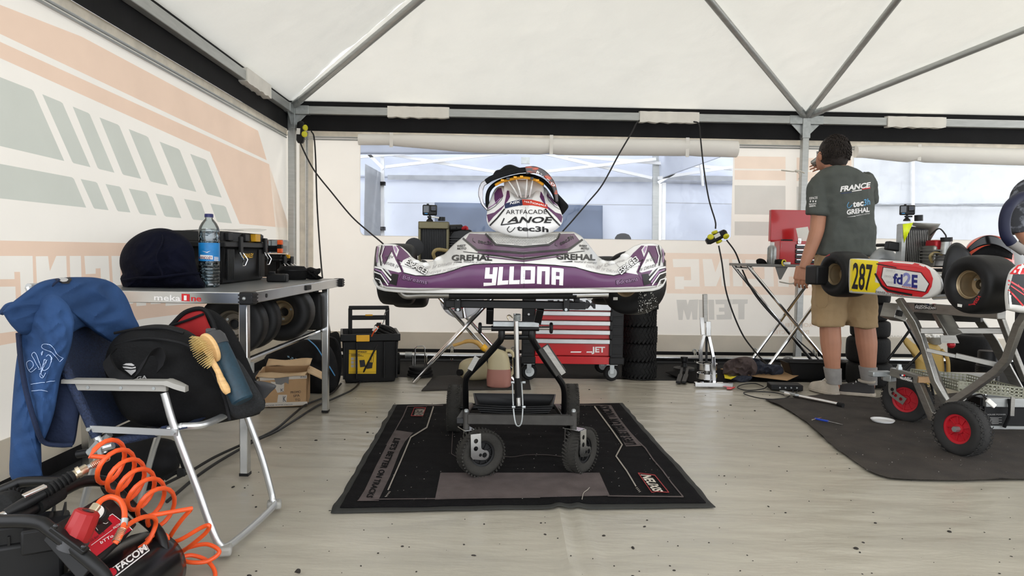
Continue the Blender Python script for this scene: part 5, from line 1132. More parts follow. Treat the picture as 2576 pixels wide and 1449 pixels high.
# rib protector draped behind the panel
rp = thing('rib_protector', 'black padded rib protector with carbon side shells behind the front panel', 'rib protector', at(1310, 480, 3.0))
def arcband(pts, wr, y0, y1, name, m, n=6):
    pp = bez(pts, n); rings = []
    for i, p in enumerate(pp):
        a = pp[max(0, i-1)]; c = pp[min(len(pp)-1, i+1)]; dx, dy = c[0]-a[0], c[1]-a[1]; L = sqrt(dx*dx+dy*dy) or 1; nx, ny = dy/L, -dx/L
        w = wr if not callable(wr) else wr(i/(len(pp)-1))
        rings.append([at(p[0]+nx*w/2, p[1]+ny*w/2, y0), at(p[0]-nx*w/2, p[1]-ny*w/2, y0), at(p[0]-nx*w/2, p[1]-ny*w/2, y1), at(p[0]+nx*w/2, p[1]+ny*w/2, y1)])
    return MB().loft(rings).build(name, m, rp, bevel=.004, ang=60)
arcband([(1234, 545), (1226, 510), (1230, 480), (1250, 460), (1285, 447), (1325, 441), (1362, 452), (1388, 478), (1399, 505), (1400, 530)], 10, 2.93, 3.10, 'padding', 'black_fabric')
arcband([(1222, 458), (1238, 448), (1270, 437), (1300, 430), (1326, 427)], 14, 2.88, 3.06, 'front_strap', 'black_fabric')
puff([(1236, 448), (1246, 430), (1258, 426), (1270, 417), (1285, 414), (1302, 420), (1314, 426), (1290, 434), (1262, 440)], (1275, 430), 3.05, .03, .03, amp=.004).build('shoulder_pad', 'black_fabric', rp)
arcband([(1226, 528), (1213, 510), (1209, 485), (1214, 465), (1224, 458)], lambda u: 5+11*u if u < .4 else 12, 2.90, 3.02, 'side_shell', 'carbon_chrome')
sh = arcband([(1322, 429), (1345, 427), (1368, 436), (1388, 458), (1398, 485), (1401, 508)], lambda u: 20*(1-.65*u), 2.87, 3.02, 'side_shell', 'carbon_pattern')
shb = bvh_of(sh); decal('lettering', rp, text('BENGIO', (1349, 434), (1394, 470), (3, -5), .02), 'ink_white', shb, .002, 6)
puff([(1400, 482), (1408, 492), (1420, 505), (1430, 518), (1424, 530), (1412, 541), (1404, 520), (1398, 500)], (1412, 512), 3.02, .02, .02).build('rear_strap', 'black_fabric', rp)
arcband([(1245, 466), (1262, 457), (1290, 450), (1318, 447), (1345, 452), (1368, 465)], 7, 2.91, 2.99, 'yellow_liner', 'yellow_foam')
for x, y in ((1264, 454), (1278, 450), (1296, 446.5), (1312, 445), (1338, 449), (1352, 454)): MB().box(at(x, y, 2.90), (.013, .02, .008)).build('liner_block', 'dark_grey' if int(x) % 4 else 'yellow_foam', rp)
# ================================================================ trolley stand
st = thing('kart_stand', 'black tubular kart trolley stand with swivel wheels on the dark mat', 'kart stand', fl(1310, 1130))
MB().box(at(1297, 766, 2.86), (sz(352, 2.86), .04, sz(19, 2.86))).build('cross_bar', 'black_metal', st, bevel=.003)
for x in (1152, 1424):
    c = MB().box(at(x, 760, 2.83), (sz(15, 2.83), .05, sz(44, 2.83))).build('clamp_plate', 'black_metal', st, bevel=.002)
    for y in (752, 779): MB().cyl(at(x, y, 2.80), at(x, y, 2.795), .006, 10).build('bolt', 'galv', c)
for x in (1124, 1450): MB().box(at(x, 762, 2.88), (sz(14, 2.86), .05, sz(32, 2.86))).build('clamp_block', 'black_metal', st, bevel=.003)
for xa, xb in ((1233, 1232), (1360, 1352)):
    MB().bar(at(xa, 776, 2.88), at(xb, 812, 2.92), .03, .025, Y_).build('upright', 'black_metal', st, bevel=.003)
MB().box(at(1298, 815, 2.92), (sz(116, 2.92), .03, .022)).build('pivot_bar', 'galv', st, bevel=.002)
MB().tube([at(1236, 826, 2.92), at(1356, 826, 2.92)], .012, 12).build('pivot_shaft', 'black_metal', st)
for x0, x1 in ((1203, 1212), (1382, 1391)):
    MB().lathe([(.02, -.007), (.024, -.004), (.024, .004), (.02, .007)], at((x0+x1)/2, 825, 2.92), X, 10).build('adjuster_knob', 'black_plastic', st)
    MB().tube([at((x0+x1)/2, 825, 2.92), at(1236 if x0 < 1300 else 1356, 825, 2.92)], .008, 10).build('adjuster_screw', 'chrome', st)
for sx, pts in ((0, [(1262, 828), (1261, 850), (1250, 866), (1215, 905), (1182, 938), (1172, 955), (1171, 985), (1172, 1038)]), (1, [(1338, 828), (1338, 850), (1350, 872), (1385, 925), (1408, 955), (1418, 975), (1420, 1000), (1419, 1035)])):
    MB().tube(crom([at(x, y, 2.93+.30*max(0, (y-850)/190.0)) for x, y in pts], 4), .0145, 10).build('leg_tube', 'black_metal', st)
MB().tube([at(1253, 848, 2.94), at(1345, 848, 2.94)], .011, 10).build('brace', 'black_metal', st)
MB().tube([at(1298, 800, 2.88), at(1302, 950, 2.90)], .011, 12).build('actuator_rod', 'chrome', st)
MB().tube([at(1300, 900, 2.90), at(1305, 1015, 2.92)], .016, 12).build('actuator_cylinder', 'black_metal', st)
MB().tube([at(1304, 1000, 2.90), at(1305, 1020, 2.90)], .010, 12).build('cylinder_end', 'chrome', st)
MB().tube(crom([at(1289, 960, 2.88), at(1291, 1020, 2.88), at(1296, 1062, 2.87), at(1304, 1072, 2.87), at(1312, 1062, 2.87), at(1315, 1020, 2.88), at(1312, 960, 2.88)], 5), .003, 6).build('cable_loop', 'galv', st)
for x, y in ((1290, 962), (1318, 962), (1292, 1024), (1318, 1024)): MB().cyl(at(x-4, y, 2.87), at(x+4, y, 2.87), .006, 8).build('bolt', 'galv', st)
MB().tube(spring(at(1301, 790, 2.87), at(1301, 806, 2.87), .013, 5), .003, 6).build('release_spring', 'galv', st)
MB().tube(crom([at(1280, 806, 2.87), at(1276, 796, 2.87), at(1282, 793, 2.87), at(1290, 800, 2.87)], 4), .003, 6).build('release_clip', 'brass', st)
for pts in ([(1178, 930), (1196, 898)], [(1366, 872), (1412, 940)]):
    a, b = at(*pts[0], 2.9), at(*pts[1], 2.9); MB().bar(a, b, .05, .006, X if pts[0][0] < 1300 else Y_).build('tool_tray', 'beam_grey', st, bevel=.003)
    MB().bar(a+V((.008, -.025, .004)), b+V((.008, -.025, .004)), .006, .022, X).build('tray_lip', 'steel_brushed', st)
# drip tray
tr = [(at(x, y, Yk)) for x, y, Yk in ((1190, 997, 3.25), (1398, 996, 3.25), (1392, 1008, 3.0), (1330, 1030, 2.98), (1258, 1030, 2.98), (1196, 1008, 3.0))]
zt = sum(p.z for p in tr)/6
top = [V((p.x, p.y, zt)) for p in tr]; cen = sum(top, V())/6
rings = [[p for p in top], [cen+(p-cen)*.97 for p in top], [V((cen.x+(p.x-cen.x)*.8, cen.y+(p.y-cen.y)*.8, zt-.05)) for p in top], [V((cen.x+(p.x-cen.x)*.78, cen.y+(p.y-cen.y)*.78, zt-.056)) for p in top], [cen+(p-cen)*1.0-Z*.006 for p in top]]
MB().loft(rings[:3], caps=False).add([*rings[2]], [tuple(range(6))]).build('drip_tray', 'black_plastic', st, solid=.004)
for k in (.2, .4, .6): MB().tube([V((cen.x+(p.x-cen.x)*(1-.2*k), cen.y+(p.y-cen.y)*(1-.2*k), zt-.05*k)) for p in top], .003, 6, closed=True).build('tray_step', 'black_plastic', st)
zb = at(1310, 1055, 2.95).z
MB().box((at(1310, 1055, 2.95).x, 2.95, zb), (sz(270, 2.95), .03, sz(25, 2.95))).build('base_beam', 'beam_grey', st, bevel=.003)
for xp, Xw in ((1173, None), (1443, None)):
    MB().tube([at(xp, 1036, 2.95), at(xp, 1078, 2.95)], .0135, 14).build('swivel_post', 'beam_grey', st)
    MB().lathe([(.010, 0), (.010, .008), (.006, .012)], at(xp, 1036, 2.95), Z, 6).build('swivel_nut', 'galv', st)
def stand_wheel(name, c, axis, r, w, par, m_='rubber_dusty', hubm='black_plastic', kind='lug', spokes=True, red=False):
    ax = V(axis).normalized(); b = MB(); h = w/2; rr = r*.55
    e1 = (ax.cross(Z)).normalized(); 
    Mx = frame(c, e1, ax.cross(e1)); Mx = Matrix(((e1.x, (ax.cross(e1)).x, ax.x, c.x), (e1.y, (ax.cross(e1)).y, ax.y, c.y), (e1.z, (ax.cross(e1)).z, ax.z, c.z), (0, 0, 0, 1)))
    b = MB(Mx); pr = [(rr, -h*.7), (rr*1.1, -h*.85), (r*.80, -h), (r*.93, -h*.85), (r, -h*.4), (r, h*.4), (r*.93, h*.85), (r*.80, h), (rr*1.1, h*.85), (rr, h*.7)]
    b.lathe([(p.x, p.y) for p in crom([(x, y, 0) for x, y in pr], 2)], n=40, caps=False)
    if kind == 'lug': tread_bars(b, r-.001, w, 40, .35, .0035, .006, (-.33, .33), .45)
    if kind == 'diamond':
        tread_bars(b, r-.0008, w, 30, .75, .0013, .0030, (-.36, -.12, .12, .36), .33, False); tread_bars(b, r-.0008, w, 30, -.75, .0013, .0030, (-.36, -.12, .12, .36), .33, False)
    o = b.build(name, m_, par, ang=50)
    b = MB(Mx); b.lathe([(rr*1.04, -h*.6), (rr*1.04, h*.6), (rr*.86, h*.55), (rr*.82, h*.25), (rr*.35, h*.25), (rr*.32, h*.5), (rr*.05, h*.5), (rr*.05, -h*.5), (rr*.32, -h*.5), (rr*.35, -h*.25), (rr*.82, -h*.25), (rr*.86, -h*.55)], n=32, caps=False); hb_ = b.build('rim', hubm, o, ang=40)
    if spokes:
        for i in range(9):
            a = 2*pi*i/9; MB(Mx).box((cos(a)*rr*.6, sin(a)*rr*.6, h*.33), (rr*.5, rr*.07, h*.2), rotz(a)).build('spoke', hubm, o)
    return o
def fork(xp, ax, wc, par):
    ax = V(ax).normalized(); fw = ax.cross(Z).normalized(); 
    top = at(xp, 1078, 2.95); 
    if (wc-top).dot(fw) < 0: fw = -fw
    f = MB(); zt_ = top.z-wc.z; dx = (wc-top).dot(fw)
    out = [(-.022, zt_), (.024, zt_), (.026, .035), (.030, .026), (dx, .020)]+[(dx+.021*cos(a), .021*sin(a)) for a in [pi/2*.8-pi*.9*i/8 for i in range(9)]]+[(dx-.012, -.020), (-.012, -.012), (-.02, .0)]
    holes = [circ(.010, 12, .002, zt_-.030), circ(.010, 12, .002, zt_-.062), circ(.007, 10, dx*.55, .002), circ(.011, 12, dx, 0)]
    if dx < .03: holes = holes[:2]
    fo = None
    for sgn in (-1, 1):
        o_ = wc-fw*dx+ax*(sgn*.038-.002)
        p = MB().plate(out, holes if True else [], o_, fw, Z, .004).build('fork_plate', 'alu_bright', par, ang=30)
    MB().box(V((top.x, top.y, top.z))+fw*.001, (.048, .084, .005), rotz(atan2(fw.y, fw.x))).build('fork_bridge', 'alu_bright', par, bevel=.001)
axL, axR = V((.45, -.89, 0)), V((.80, -.60, 0))
rw = .099
cL = fl(1208, 1200); cL = V((cL.x, cL.y+.02, rw)); cR = fl(1461, 1191); cR = V((cR.x, cR.y+.02, rw))
stand_wheel('front_wheel', cL, axL, rw, .062, st); stand_wheel('front_wheel', cR, axR, rw, .062, st)
fork(1173, axL, cL, st); fork(1443, axR, cR, st)
cA = fl(1142, 1087); cB = fl(1437, 1082)
for c in (cA, cB): stand_wheel('rear_wheel', V((c.x, c.y+.03, .122)), (1, 0, 0), .122, .072, st, kind='diamond', m_='rubber_dusty')
MB().tube([V((cA.x, cA.y+.03, .122)), V((cB.x, cB.y+.03, .122))], .012, 10).build('rear_axle', 'black_metal', st)
for sx in (cA.x+.08, cB.x-.08): MB().bar((sx, 2.95, zb-.01), (sx, cA.y+.05, .135), .03, .025).build('side_rail', 'black_metal', st, bevel=.002)
for sgn, x in ((-1, 1172), (1, 1419)):
    p = at(x, 1036, 3.22); MB().tube([p, V((p.x, cA.y, .14))], .0145, 10).build('leg_foot', 'black_metal', st)
# ================================================================ dark mat
mat('mat_black', (15, 14, 15), .95, spec=.15, var=.25, scale=30, bump=.5, bscale=240); mat('mat_edge', (38, 38, 35), .8, var=.1); mat('mat_grey', (84, 74, 72), .95, var=.2, scale=14, bump=.4, bscale=240, detail=8); mat('mat_line', (150, 142, 132), .95, var=.15)
m0, m1, m2, m3 = fl(832, 1289), fl(1800, 1274), fl(1566, 1014), fl(990, 1018)
mt = thing('floor_mat', 'black printed workshop mat under the purple kart stand', 'mat', (m0+m1+m2+m3)/4)
def mat_pt(u, v, z=0.0):
    p = m0.lerp(m1, u).lerp(m3.lerp(m2, u), v); e = .010*mnoise.noise(V((u*14, v*14, 2)))
    w = .003*mnoise.noise(V((u*9, v*9, 7))) + .007*math.exp(-((u-.60)/.05)**2)*max(0, 1-v*5)
    if u in (0.0, 1.0): p = p+V((e, 0, 0))
    return V((p.x, p.y, floor_z(p.x, p.y)+.006+w+z))
MB().grid(lambda u, v: mat_pt(u, v), 90, 90).build('rubber_backing', 'mat_edge', mt, solid=-.003)
pile = MB().grid(lambda u, v: mat_pt(.018+.964*u, .02+.965*v, .004), 90, 90).build('pile', 'mat_black', mt, solid=-.003)
mbv = bvh_of(pile)
def md(polys, m, off=.0012, ml=8): return decal('mat_print', mt, polys, m, mbv, off*2.2, ml)
ml_ = lambda l: [(820+x/4.83, 1000+y/4.83) for x, y in l]; mr_ = lambda l: [(1440+x/4.83, 1000+y/4.83) for x, y in l]
md([ml_([(385, 1262), (470, 1130), (600, 850), (740, 580), (850, 400), (1060, 430), (960, 540), (900, 650), (780, 960), (640, 1245)])], 'mat_grey')
md([ml_([(1385, 930), (1330, 1240), (1900, 1240), (2150, 1235), (2600, 1215)])+[(1440+1*0, 1000)]][0:0] or [[(1108, 1190), (1094, 1258), (1534, 1248), (1508, 1190)]], 'mat_grey')
md([mr_([(310, 92), (470, 98), (560, 240), (700, 420), (860, 590), (650, 600), (540, 400), (420, 210)])], 'mat_grey')
md(stroke(ml_([(640, 1245), (2600, 1225)]), 2)+stroke(ml_([(385, 1262), (640, 1262)]), 2)+stroke(ml_([(740, 580), (850, 390), (940, 230), (990, 112), (1420, 100)]), 2.4)+stroke(mr_([(80, 98), (310, 98)]), 1.5)+stroke(mr_([(435, 1205), (1345, 1215), (1200, 1040), (1100, 900), (980, 760), (885, 620), (810, 550)]), 3)+stroke(ml_([(1540, 400), (1525, 690), (1580, 725)]), 1.5)+stroke(bez([(1264, 1150), (1290, 1151), (1325, 1146), (1375, 1146), (1412, 1150)]), 1.2), 'mat_grey', .0022)
md(stroke(ml_([(755, 1130), (900, 800), (1030, 490), (1225, 370), (1305, 120)]), 3.2)+stroke(mr_([(270, 115), (370, 250), (480, 400), (605, 580), (530, 720), (660, 900), (770, 1085)]), 3.2), 'mat_line', .0022)
for i in range(4): md(stroke(ml_([(718+i*14, 1215-i*18), (742+i*14, 1210-i*18)]), 1.6)+stroke(mr_([(772+i*12, 1110+i*16), (792+i*12, 1104+i*16)]), 1.6), 'mat_line', .0024)
md(text("LIFE'S BETTER ON TRACKS", ml_([(835, 500)])[0], ml_([(490, 1225)])[0], (15, 2), .03), 'mat_black', .003)
md(text("LIFE'S BETTER ON TRACKS", mr_([(775, 580)])[0], mr_([(430, 105)])[0], (-26, 0), .03), 'mat_black', .003)
lg = mr_([(800, 930), (1000, 955), (1170, 1165), (1020, 1155), (965, 1165)]); md(stroke(lg, 2.2, True), mat('mat_red', (140, 46, 46), .9), .003)
md(text('NEUXIS', mr_([(830, 950)])[0], mr_([(985, 1150)])[0], (26, 2), .03), mat('mat_cream', (206, 196, 182), .9), .003)
lg = ml_([(1075, 132), (1212, 132), (1175, 232), (1035, 230)]); md(stroke(lg, 1.6, True), 'mat_red', .003); md(text('NEUXIS', ml_([(1200, 145)])[0], ml_([(1180, 225)])[0], (-24, 1), .02), 'mat_line', .003)
b = MB()
for i in range(260):
    u, v = random.uniform(.05, .95), random.uniform(.05, .95); p = mat_pt(u, v, .006); b.ball(p, random.uniform(.001, .0028), 5, 3)
d_ = b.build('lint_specks', mat('speck_light', (176, 172, 164), .9), mt, kind='stuff')
MB().tube(crom([fl(1464, 1256, .012), fl(1468, 1240, .014), fl(1478, 1232, .012), fl(1483, 1226, .012)], 3), .0016, 5).build('twig', 'mat_line', mt)
# ================================================================ things along the back of the tent
def fz(p, z=0.0): return V((p.x, p.y, z))
# cardboard box
c0, c1 = fl(651, 1025), fl(773, 1021); cw = (c1-c0).length; cd = (c1-c0).normalized(); cn = V((-cd.y, cd.x, 0)); chh = .205
cb = thing('cardboard_box', 'open taped cardboard box marked PROMO SPA under the aluminium table', 'box', (c0+c1)/2)
def CP(x, y, z): return c0+cd*x+cn*y+Z*z
front = MB().bar(CP(0, .003, chh/2), CP(cw, .003, chh/2), .006, chh).build('front_panel', 'cardboard', cb)
for a, b in ((CP(0, .26, chh/2), CP(cw, .26, chh/2)), (CP(.003, 0, chh/2), CP(.003, .26, chh/2)), (CP(cw-.003, 0, chh/2), CP(cw-.003, .26, chh/2))): MB().bar(a, b, .006, chh).build('side_panel', 'cardboard', cb)
MB().box(CP(cw/2, .13, .004), (cw, .26, .006), rotz(atan2(cd.y, cd.x))).build('bottom_panel', 'cardboard', cb)
def flapm(a, b, d): n_ = 8; return MB().grid(lambda u, v: a.lerp(b, u)+d*v+Z*(.006*sin(u*7+v*2)), n_, 4).build('flap', 'cardboard_light', cb, solid=.005)
flapm(CP(0, 0, chh), CP(cw, 0, chh), V((0, -.02, -.02))+cd*-.01); flapm(CP(.01, .26, chh), CP(cw, .26, chh), V((0, .05, .035))); flapm(CP(cw, 0, chh), CP(cw, .22, chh), V((.13, -.02, -.06))); flapm(CP(0, 0, chh), CP(0, .22, chh), V((-.03, 0, -.05)))
fbv = bvh_of(front)
decal('packing_tape', cb, [[(645, 950), (772, 944), (772, 952), (646, 958)], [(652, 1014), (773, 1010), (773, 1019), (652, 1024)], [(680, 960), (715, 962), (714, 985), (698, 988), (690, 972)], [(700, 993), (722, 993), (720, 1014), (697, 1014)]], mat('tape_pale', (196, 188, 176), .35), fbv)
decal('tape_print', cb, text('K', (712, 1010), (720, 1010), (0, -14), .03)+text('www.racco', (692, 1020), (736, 1018), (0, -3.5), .01)+text('KOIRACCO', (653, 1023), (690, 1021), (0, -4), .02)+text('W.RA', (755, 951), (771, 950), (0, -5), .01)+text('K', (706, 985), (714, 985), (0, -8), .02), 'ink_mid', fbv, .003)
decal('marker_note', cb, text('PROMO', (731, 990), (757, 988), (0, -6), 0)+text('SPA', (738, 999), (754, 997), (0, -6), 0)+text('TG', (742, 1009), (755, 1008), (0, -6), 0), 'ink_black', fbv, .003)
decal('grey_tape', cb, [[(690, 951), (727, 948), (726, 966), (718, 962), (708, 968), (694, 966)]], mat('duct_tape', (120, 118, 116), .3, .3), fbv, .002)
# sports bag behind
sb_ = thing('sports_bag', 'black sports bag with blue piping and chequered print behind the cardboard box', 'bag', fl(780, 992))
SB = puff([(665, 900), (690, 872), (740, 856), (790, 852), (822, 862), (845, 900), (850, 950), (840, 985), (800, 994), (730, 985), (680, 960)], (765, 925), 4.62, .10, .12, amp=.010, fq=9, ridge=.03, seed=3, m=20).build('bag_body', 'black_canvas', sb_)
MB().tube(crom([at(774, 853, 4.60), at(795, 872, 4.54), at(812, 898, 4.52), at(830, 925, 4.53), at(842, 945, 4.58)], 5), .004, 6).build('piping', mat('blue_piping', (84, 150, 205), .5), sb_)
sbv = bvh_of(SB); chk = [[(723+i*5+j*1.5, 895+j*4.5+i*1.5), (728+i*5+j*1.5, 896+j*4.5+i*1.5), (729+i*5+j*1.5, 900+j*4.5+i*1.5), (724+i*5+j*1.5, 899+j*4.5+i*1.5)] for i in range(5) for j in range(4) if (i+j) % 2 == 0]
decal('chequer_print', sb_, chk, mat('print_bluegrey', (118, 148, 168), .6), sbv, .003); decal('chequer_print', sb_, text('A', (735, 917), (752, 921), (3, -8), .03), 'ink_grey', sbv, .003)
gb = thing('gear_bag', 'tall black bag with looped strap beside the sports bag and rolling toolbox', 'bag', fl(842, 985))
puff([(826, 840), (850, 835), (858, 870), (856, 930), (848, 980), (828, 985), (822, 920)], (840, 910), 4.9, .05, .08, amp=.008).build('bag_body', 'black_fabric', gb)
MB().tube(crom([at(826, 848, 4.75), at(846, 858, 4.72), at(857, 900, 4.70), at(853, 950, 4.72), at(840, 985, 4.75)], 5), .009, 6).build('strap', 'black_canvas', gb)
# rolling toolbox
r0, r1 = fl(862, 964), fl(1000, 960); rw_ = (r1-r0).length; rd = (r1-r0).normalized(); rn = V((-rd.y, rd.x, 0)); rh = at(930, 842, r0.y).z
rt = thing('rolling_toolbox', 'open black rolling toolbox with yellow latch and pull handle', 'toolbox', (r0+r1)/2+rn*.18)
def RP(x, y, z): return r0+rd*x+rn*y+Z*z
rings = [[RP(i, i, z), RP(rw_-i, i, z), RP(rw_-i, .36-i, z), RP(i, .36-i, z)] for z, i in ((.0, .02), (.03, .012), (rh*.85, -.004), (rh*.86, -.018), (rh, -.018))]
inn = [[RP(i, i, z), RP(rw_-i, i, z), RP(rw_-i, .36-i, z), RP(i, .36-i, z)] for z, i in ((rh, .0), (rh*.6, .015))]
bin_ = MB().loft(rings+inn).build('bin', 'black_plastic', rt, bevel=.004)
for x in (.02, .25, .75, .98): MB().bar(RP(x*rw_, -.004, .03), RP(x*rw_, -.012, rh*.84), .03, .012, rd).build('corner_rib', 'black_plastic', rt, bevel=.003)
MB().bar(RP(rw_*.24, -.024, rh*.92), RP(rw_*.48, -.024, rh*.92), .016, rh*.13).build('latch', 'yellow_plastic', rt, bevel=.003)
h0, h1 = rw_*.14, rw_*.86
for x in (h0, h1): MB().bar(RP(x, .36, rh*.5), RP(x, .36, at(930, 776, r0.y+.36).z), .022, .03, rd).build('handle_stem', 'black_plastic', rt, bevel=.004)
zt_ = at(930, 775, r0.y+.36).z; zm_ = at(930, 800, r0.y+.36).z
MB().bar(RP(h0-.012, .36, zt_), RP(h1+.012, .36, zt_), .03, .03).build('handle_grip', 'black_plastic', rt, bevel=.006); MB().bar(RP(h0, .36, zm_), RP(h1, .36, zm_), .022, .035).build('handle_bridge', 'black_plastic', rt, bevel=.005)
MB().bar(RP(rw_*.43, .35, zm_+.02), RP(rw_*.57, .35, zm_+.02), .02, .01).build('release_button', 'yellow_plastic', rt)
for y in (.30,): MB().cyl(RP(rw_-.005, y, .085), RP(rw_+.035, y, .085), .085, 24).build('wheel', 'rubber', rt)
rb = bvh_of(bin_)
decal('product_label', rt, [[(878, 880), (947, 881), (946, 940), (877, 940)]], mat('label_yellow', (222, 180, 28), .5, var=.04), rb)
decal('label_print', rt, text('STANLEY', (901, 887), (924, 887), (0, -4), .03)+[[(883, 891+i*2), (905+i*5, 891+i*2), (905+i*5, 892+i*2), (883, 892+i*2)] for i in range(3)]+[[(904, 906), (917, 905), (920, 922), (906, 924)], [(924, 910), (938, 912), (936, 926), (922, 928)]]+stroke([(933, 912), (935, 893), (940, 894), (938, 912)], 1)+stroke([(878, 889), (946, 890)], .6)+stroke([(878, 936), (946, 936)], .6), 'ink_black', rb, .003)
decal('label_print', rt, [[(883+i*10, 899+j*9), (890+i*10, 899+j*9), (890+i*10, 906+j*9), (883+i*10, 906+j*9)] for i in range(2) for j in range(3)], 'ink_grey', rb, .003)
# coiled leads in it
cl = thing('cable_coil', 'coil of black and orange cable heaped in the rolling toolbox', 'cable', RP(rw_*.8, .15, rh))
b = MB(); pts = []
for i in range(120): a = i*.5; pts.append(at(966+26*cos(a*.97)+i*.06, 832+12*sin(a)-abs(3*sin(i*.3)), r0.y+.16+.05*sin(a*.7)))
b.tube(crom(pts, 2), .0055, 6).build('lead', 'cable_black', cl)
MB().tube(crom([at(935, 846, r0.y+.02), at(940, 836, r0.y+.0), at(950, 824, r0.y+.02), at(958, 812, r0.y+.06)], 5), .005, 6).build('orange_lead', 'orange_hose', cl)
MB().box(at(944, 828, r0.y+.02), (.03, .02, .04), roty(.6)).build('plug', 'paper_white', cl, bevel=.004); MB().box(at(953, 817, r0.y+.04), (.03, .03, .03)).build('plug', 'black_plastic', cl, bevel=.004)
MB().tube(crom([at(978, 780, r0.y+.33), at(968, 788, r0.y+.25), at(966, 806, r0.y+.2), at(962, 815, r0.y+.15)], 4), .003, 6).build('thin_lead', 'cable_black', cl)
# wire handled weight
wt = fl(1053, 950)
wg = thing('wire_stand', 'black round base with bent wire handles beside the rolling toolbox', 'stand', wt)
for k, (r_, z0) in enumerate(((.098, 0), (.094, .025), (.086, .05))): MB().lathe([(r_*.3, z0+.002), (r_, z0+.002), (r_, z0+.018), (r_*.86, z0+.024), (r_*.3, z0+.024)], wt+V((0, .09, 0)), n=28).build('rubber_ring', 'rubber', wg)
for dx, h_ in ((-.05, .17), (-.035, .225)):
    MB().tube([wt+V((dx, .07+dx*.5, .07)), wt+V((dx, .07+dx*.5, h_-.01)), wt+V((dx+.01, .075, h_)), wt+V((-dx-.01, .08, h_+.004)), wt+V((-dx, .08, h_-.01)), wt+V((-dx, .09, .07))], .004, 8).build('wire_handle', 'chrome', wg)
# crossed leg table behind the kart
xt = thing('crossed_leg_table', 'folding table with crossed chrome legs behind the purple kart', 'table', fl(1160, 955))
Yx = fl(1040, 962).y
for dy in (0, .45):
    k = Yx+dy
    lf = fl(1040, 962, .01)+V((0, dy, 0)); rf = lf+V((.74, .0, 0)); lt = V((at(1078, 744, Yx).x, k, .74)); rt2 = V((at(1250, 720, Yx).x+.08, k, .74)); rt2 = lf+(rt2-lf)*(.80/.74); lt = rf+(lt-rf)*(.80/.74)
    MB().tube([lf, rt2], .0125, 10).build('leg', 'chrome', xt); MB().tube([lt+V((-.04, .02, 0)), rf+V((0, .02, 0))], .0125, 10).build('leg', 'chrome', xt)
MB().box((at(1165, 720, Yx).x, Yx+.22, .815), (.80, .52, .02)).build('table_top', 'grey_plastic', xt, bevel=.004)
for k in (0, 1): MB().tube([V((lf.x+(0 if k == 0 else .74), Yx, .012)), V((lf.x+(0 if k == 0 else .74), Yx+.45, .012))], .0125, 10).build('foot_rail', 'chrome', xt)
dr = thing('white_drum', 'white plastic drum with brass tap lying under the crossed leg table', 'drum', at(1160, 802, 5.28))
MB().lathe([(.02, 0), (.15, 0), (.163, .012), (.163, .28), (.15, .29), (.02, .29)], at(1160, 747, 5.14), Y_, 32).build('barrel', mat('drum_white', (214, 216, 222), .45, var=.03), dr)
MB().cyl(at(1163, 772, 5.14), at(1163, 772, 5.10), .016, 14).build('tap_body', 'galv', dr); MB().cyl(at(1165, 773, 5.10), at(1169, 799, 5.10), .014, 14).build('tap_spout', 'chrome', dr); MB().bar(at(1136, 777, 5.09), at(1166, 774, 5.09), .012, .006).build('tap_lever', 'red_metal', dr)
# jug with red fuel
jg = fl(1255, 971); jY = jg.y-.01
jug = thing('fuel_jug', 'cream plastic fuel jug with curved spout half filled with red fuel', 'jug', V((jg.x, jY, 0)))
mat('jug_cream', (206, 194, 158), .45, var=.06, transl=.25); mat('jug_fuel', (178, 124, 112), .4, var=.06, transl=.2); mat('spout_tan', (206, 164, 92), .45, var=.1, transl=.2)
def oval(z, w, d, dx=0): return [V((jg.x+dx+cos(a)*w*abs(cos(a))**-.25, jY+sin(a)*d*abs(sin(a))**-.25 if abs(sin(a)) > .01 else jY, z)) if abs(cos(a)) > .01 else V((jg.x+dx, jY+sin(a)*d, z)) for a in [2*pi*i/24+.01 for i in range(24)]]
MB().loft([oval(.0, .078, .06), oval(.008, .086, .066), oval(.06, .088, .068), oval(.128, .082, .066)]).build('fuel_section', 'jug_fuel', jug)
MB().loft([oval(.128, .082, .066), oval(.20, .074, .062, -.004), oval(.24, .064, .056, -.008), oval(.262, .045, .045, -.016), oval(.27, .03, .03, -.02)]).build('upper_body', 'jug_cream', jug)
MB().tube(crom([V((jg.x+.045, jY, .255)), V((jg.x+.085, jY, .25)), V((jg.x+.105, jY, .20)), V((jg.x+.102, jY, .12)), V((jg.x+.078, jY, .07))], 5), .012, 10).build('handle', 'jug_cream', jug)
MB().tube(crom([V((jg.x-.035, jY, .235)), at(1216, 876, jY), at(1200, 862, jY), at(1178, 858, jY), at(1158, 864, jY), at(1140, 869, jY)], 5), [.020]*6+[.017]*6+[.014]*6+[.011]*8, 12).build('spout', 'spout_tan', jug)
MB().tube([at(1221, 878, jY), at(1213, 871, jY)], .024, 14).build('collar', 'yellow_plastic', jug)
MB().cyl(V((jg.x+.01, jY, .262)), V((jg.x+.02, jY, .285)), .032, 16).build('lid', 'black_plastic', jug)
jr = thing('jerry_can', 'cream plastic jerry can lying behind the fuel jug', 'jerry can', fl(1190, 955))
puff([(1153, 930), (1158, 912), (1175, 902), (1205, 900), (1225, 910), (1228, 950), (1195, 957), (1168, 954), (1156, 944)], (1190, 930), 5.12, .05, .08, pw=.35).build('body', 'jug_cream', jr)
MB().cyl(at(1160, 937, 5.06), at(1154, 937, 5.04), .024, 16).build('cap', 'black_plastic', jr)
sm = thing('small_mat', 'small dark rubber mat under the fuel jug', 'mat', fl(1200, 960))
q = [fl(1060, 981), fl(1336, 978), fl(1328, 938), fl(1092, 944)]
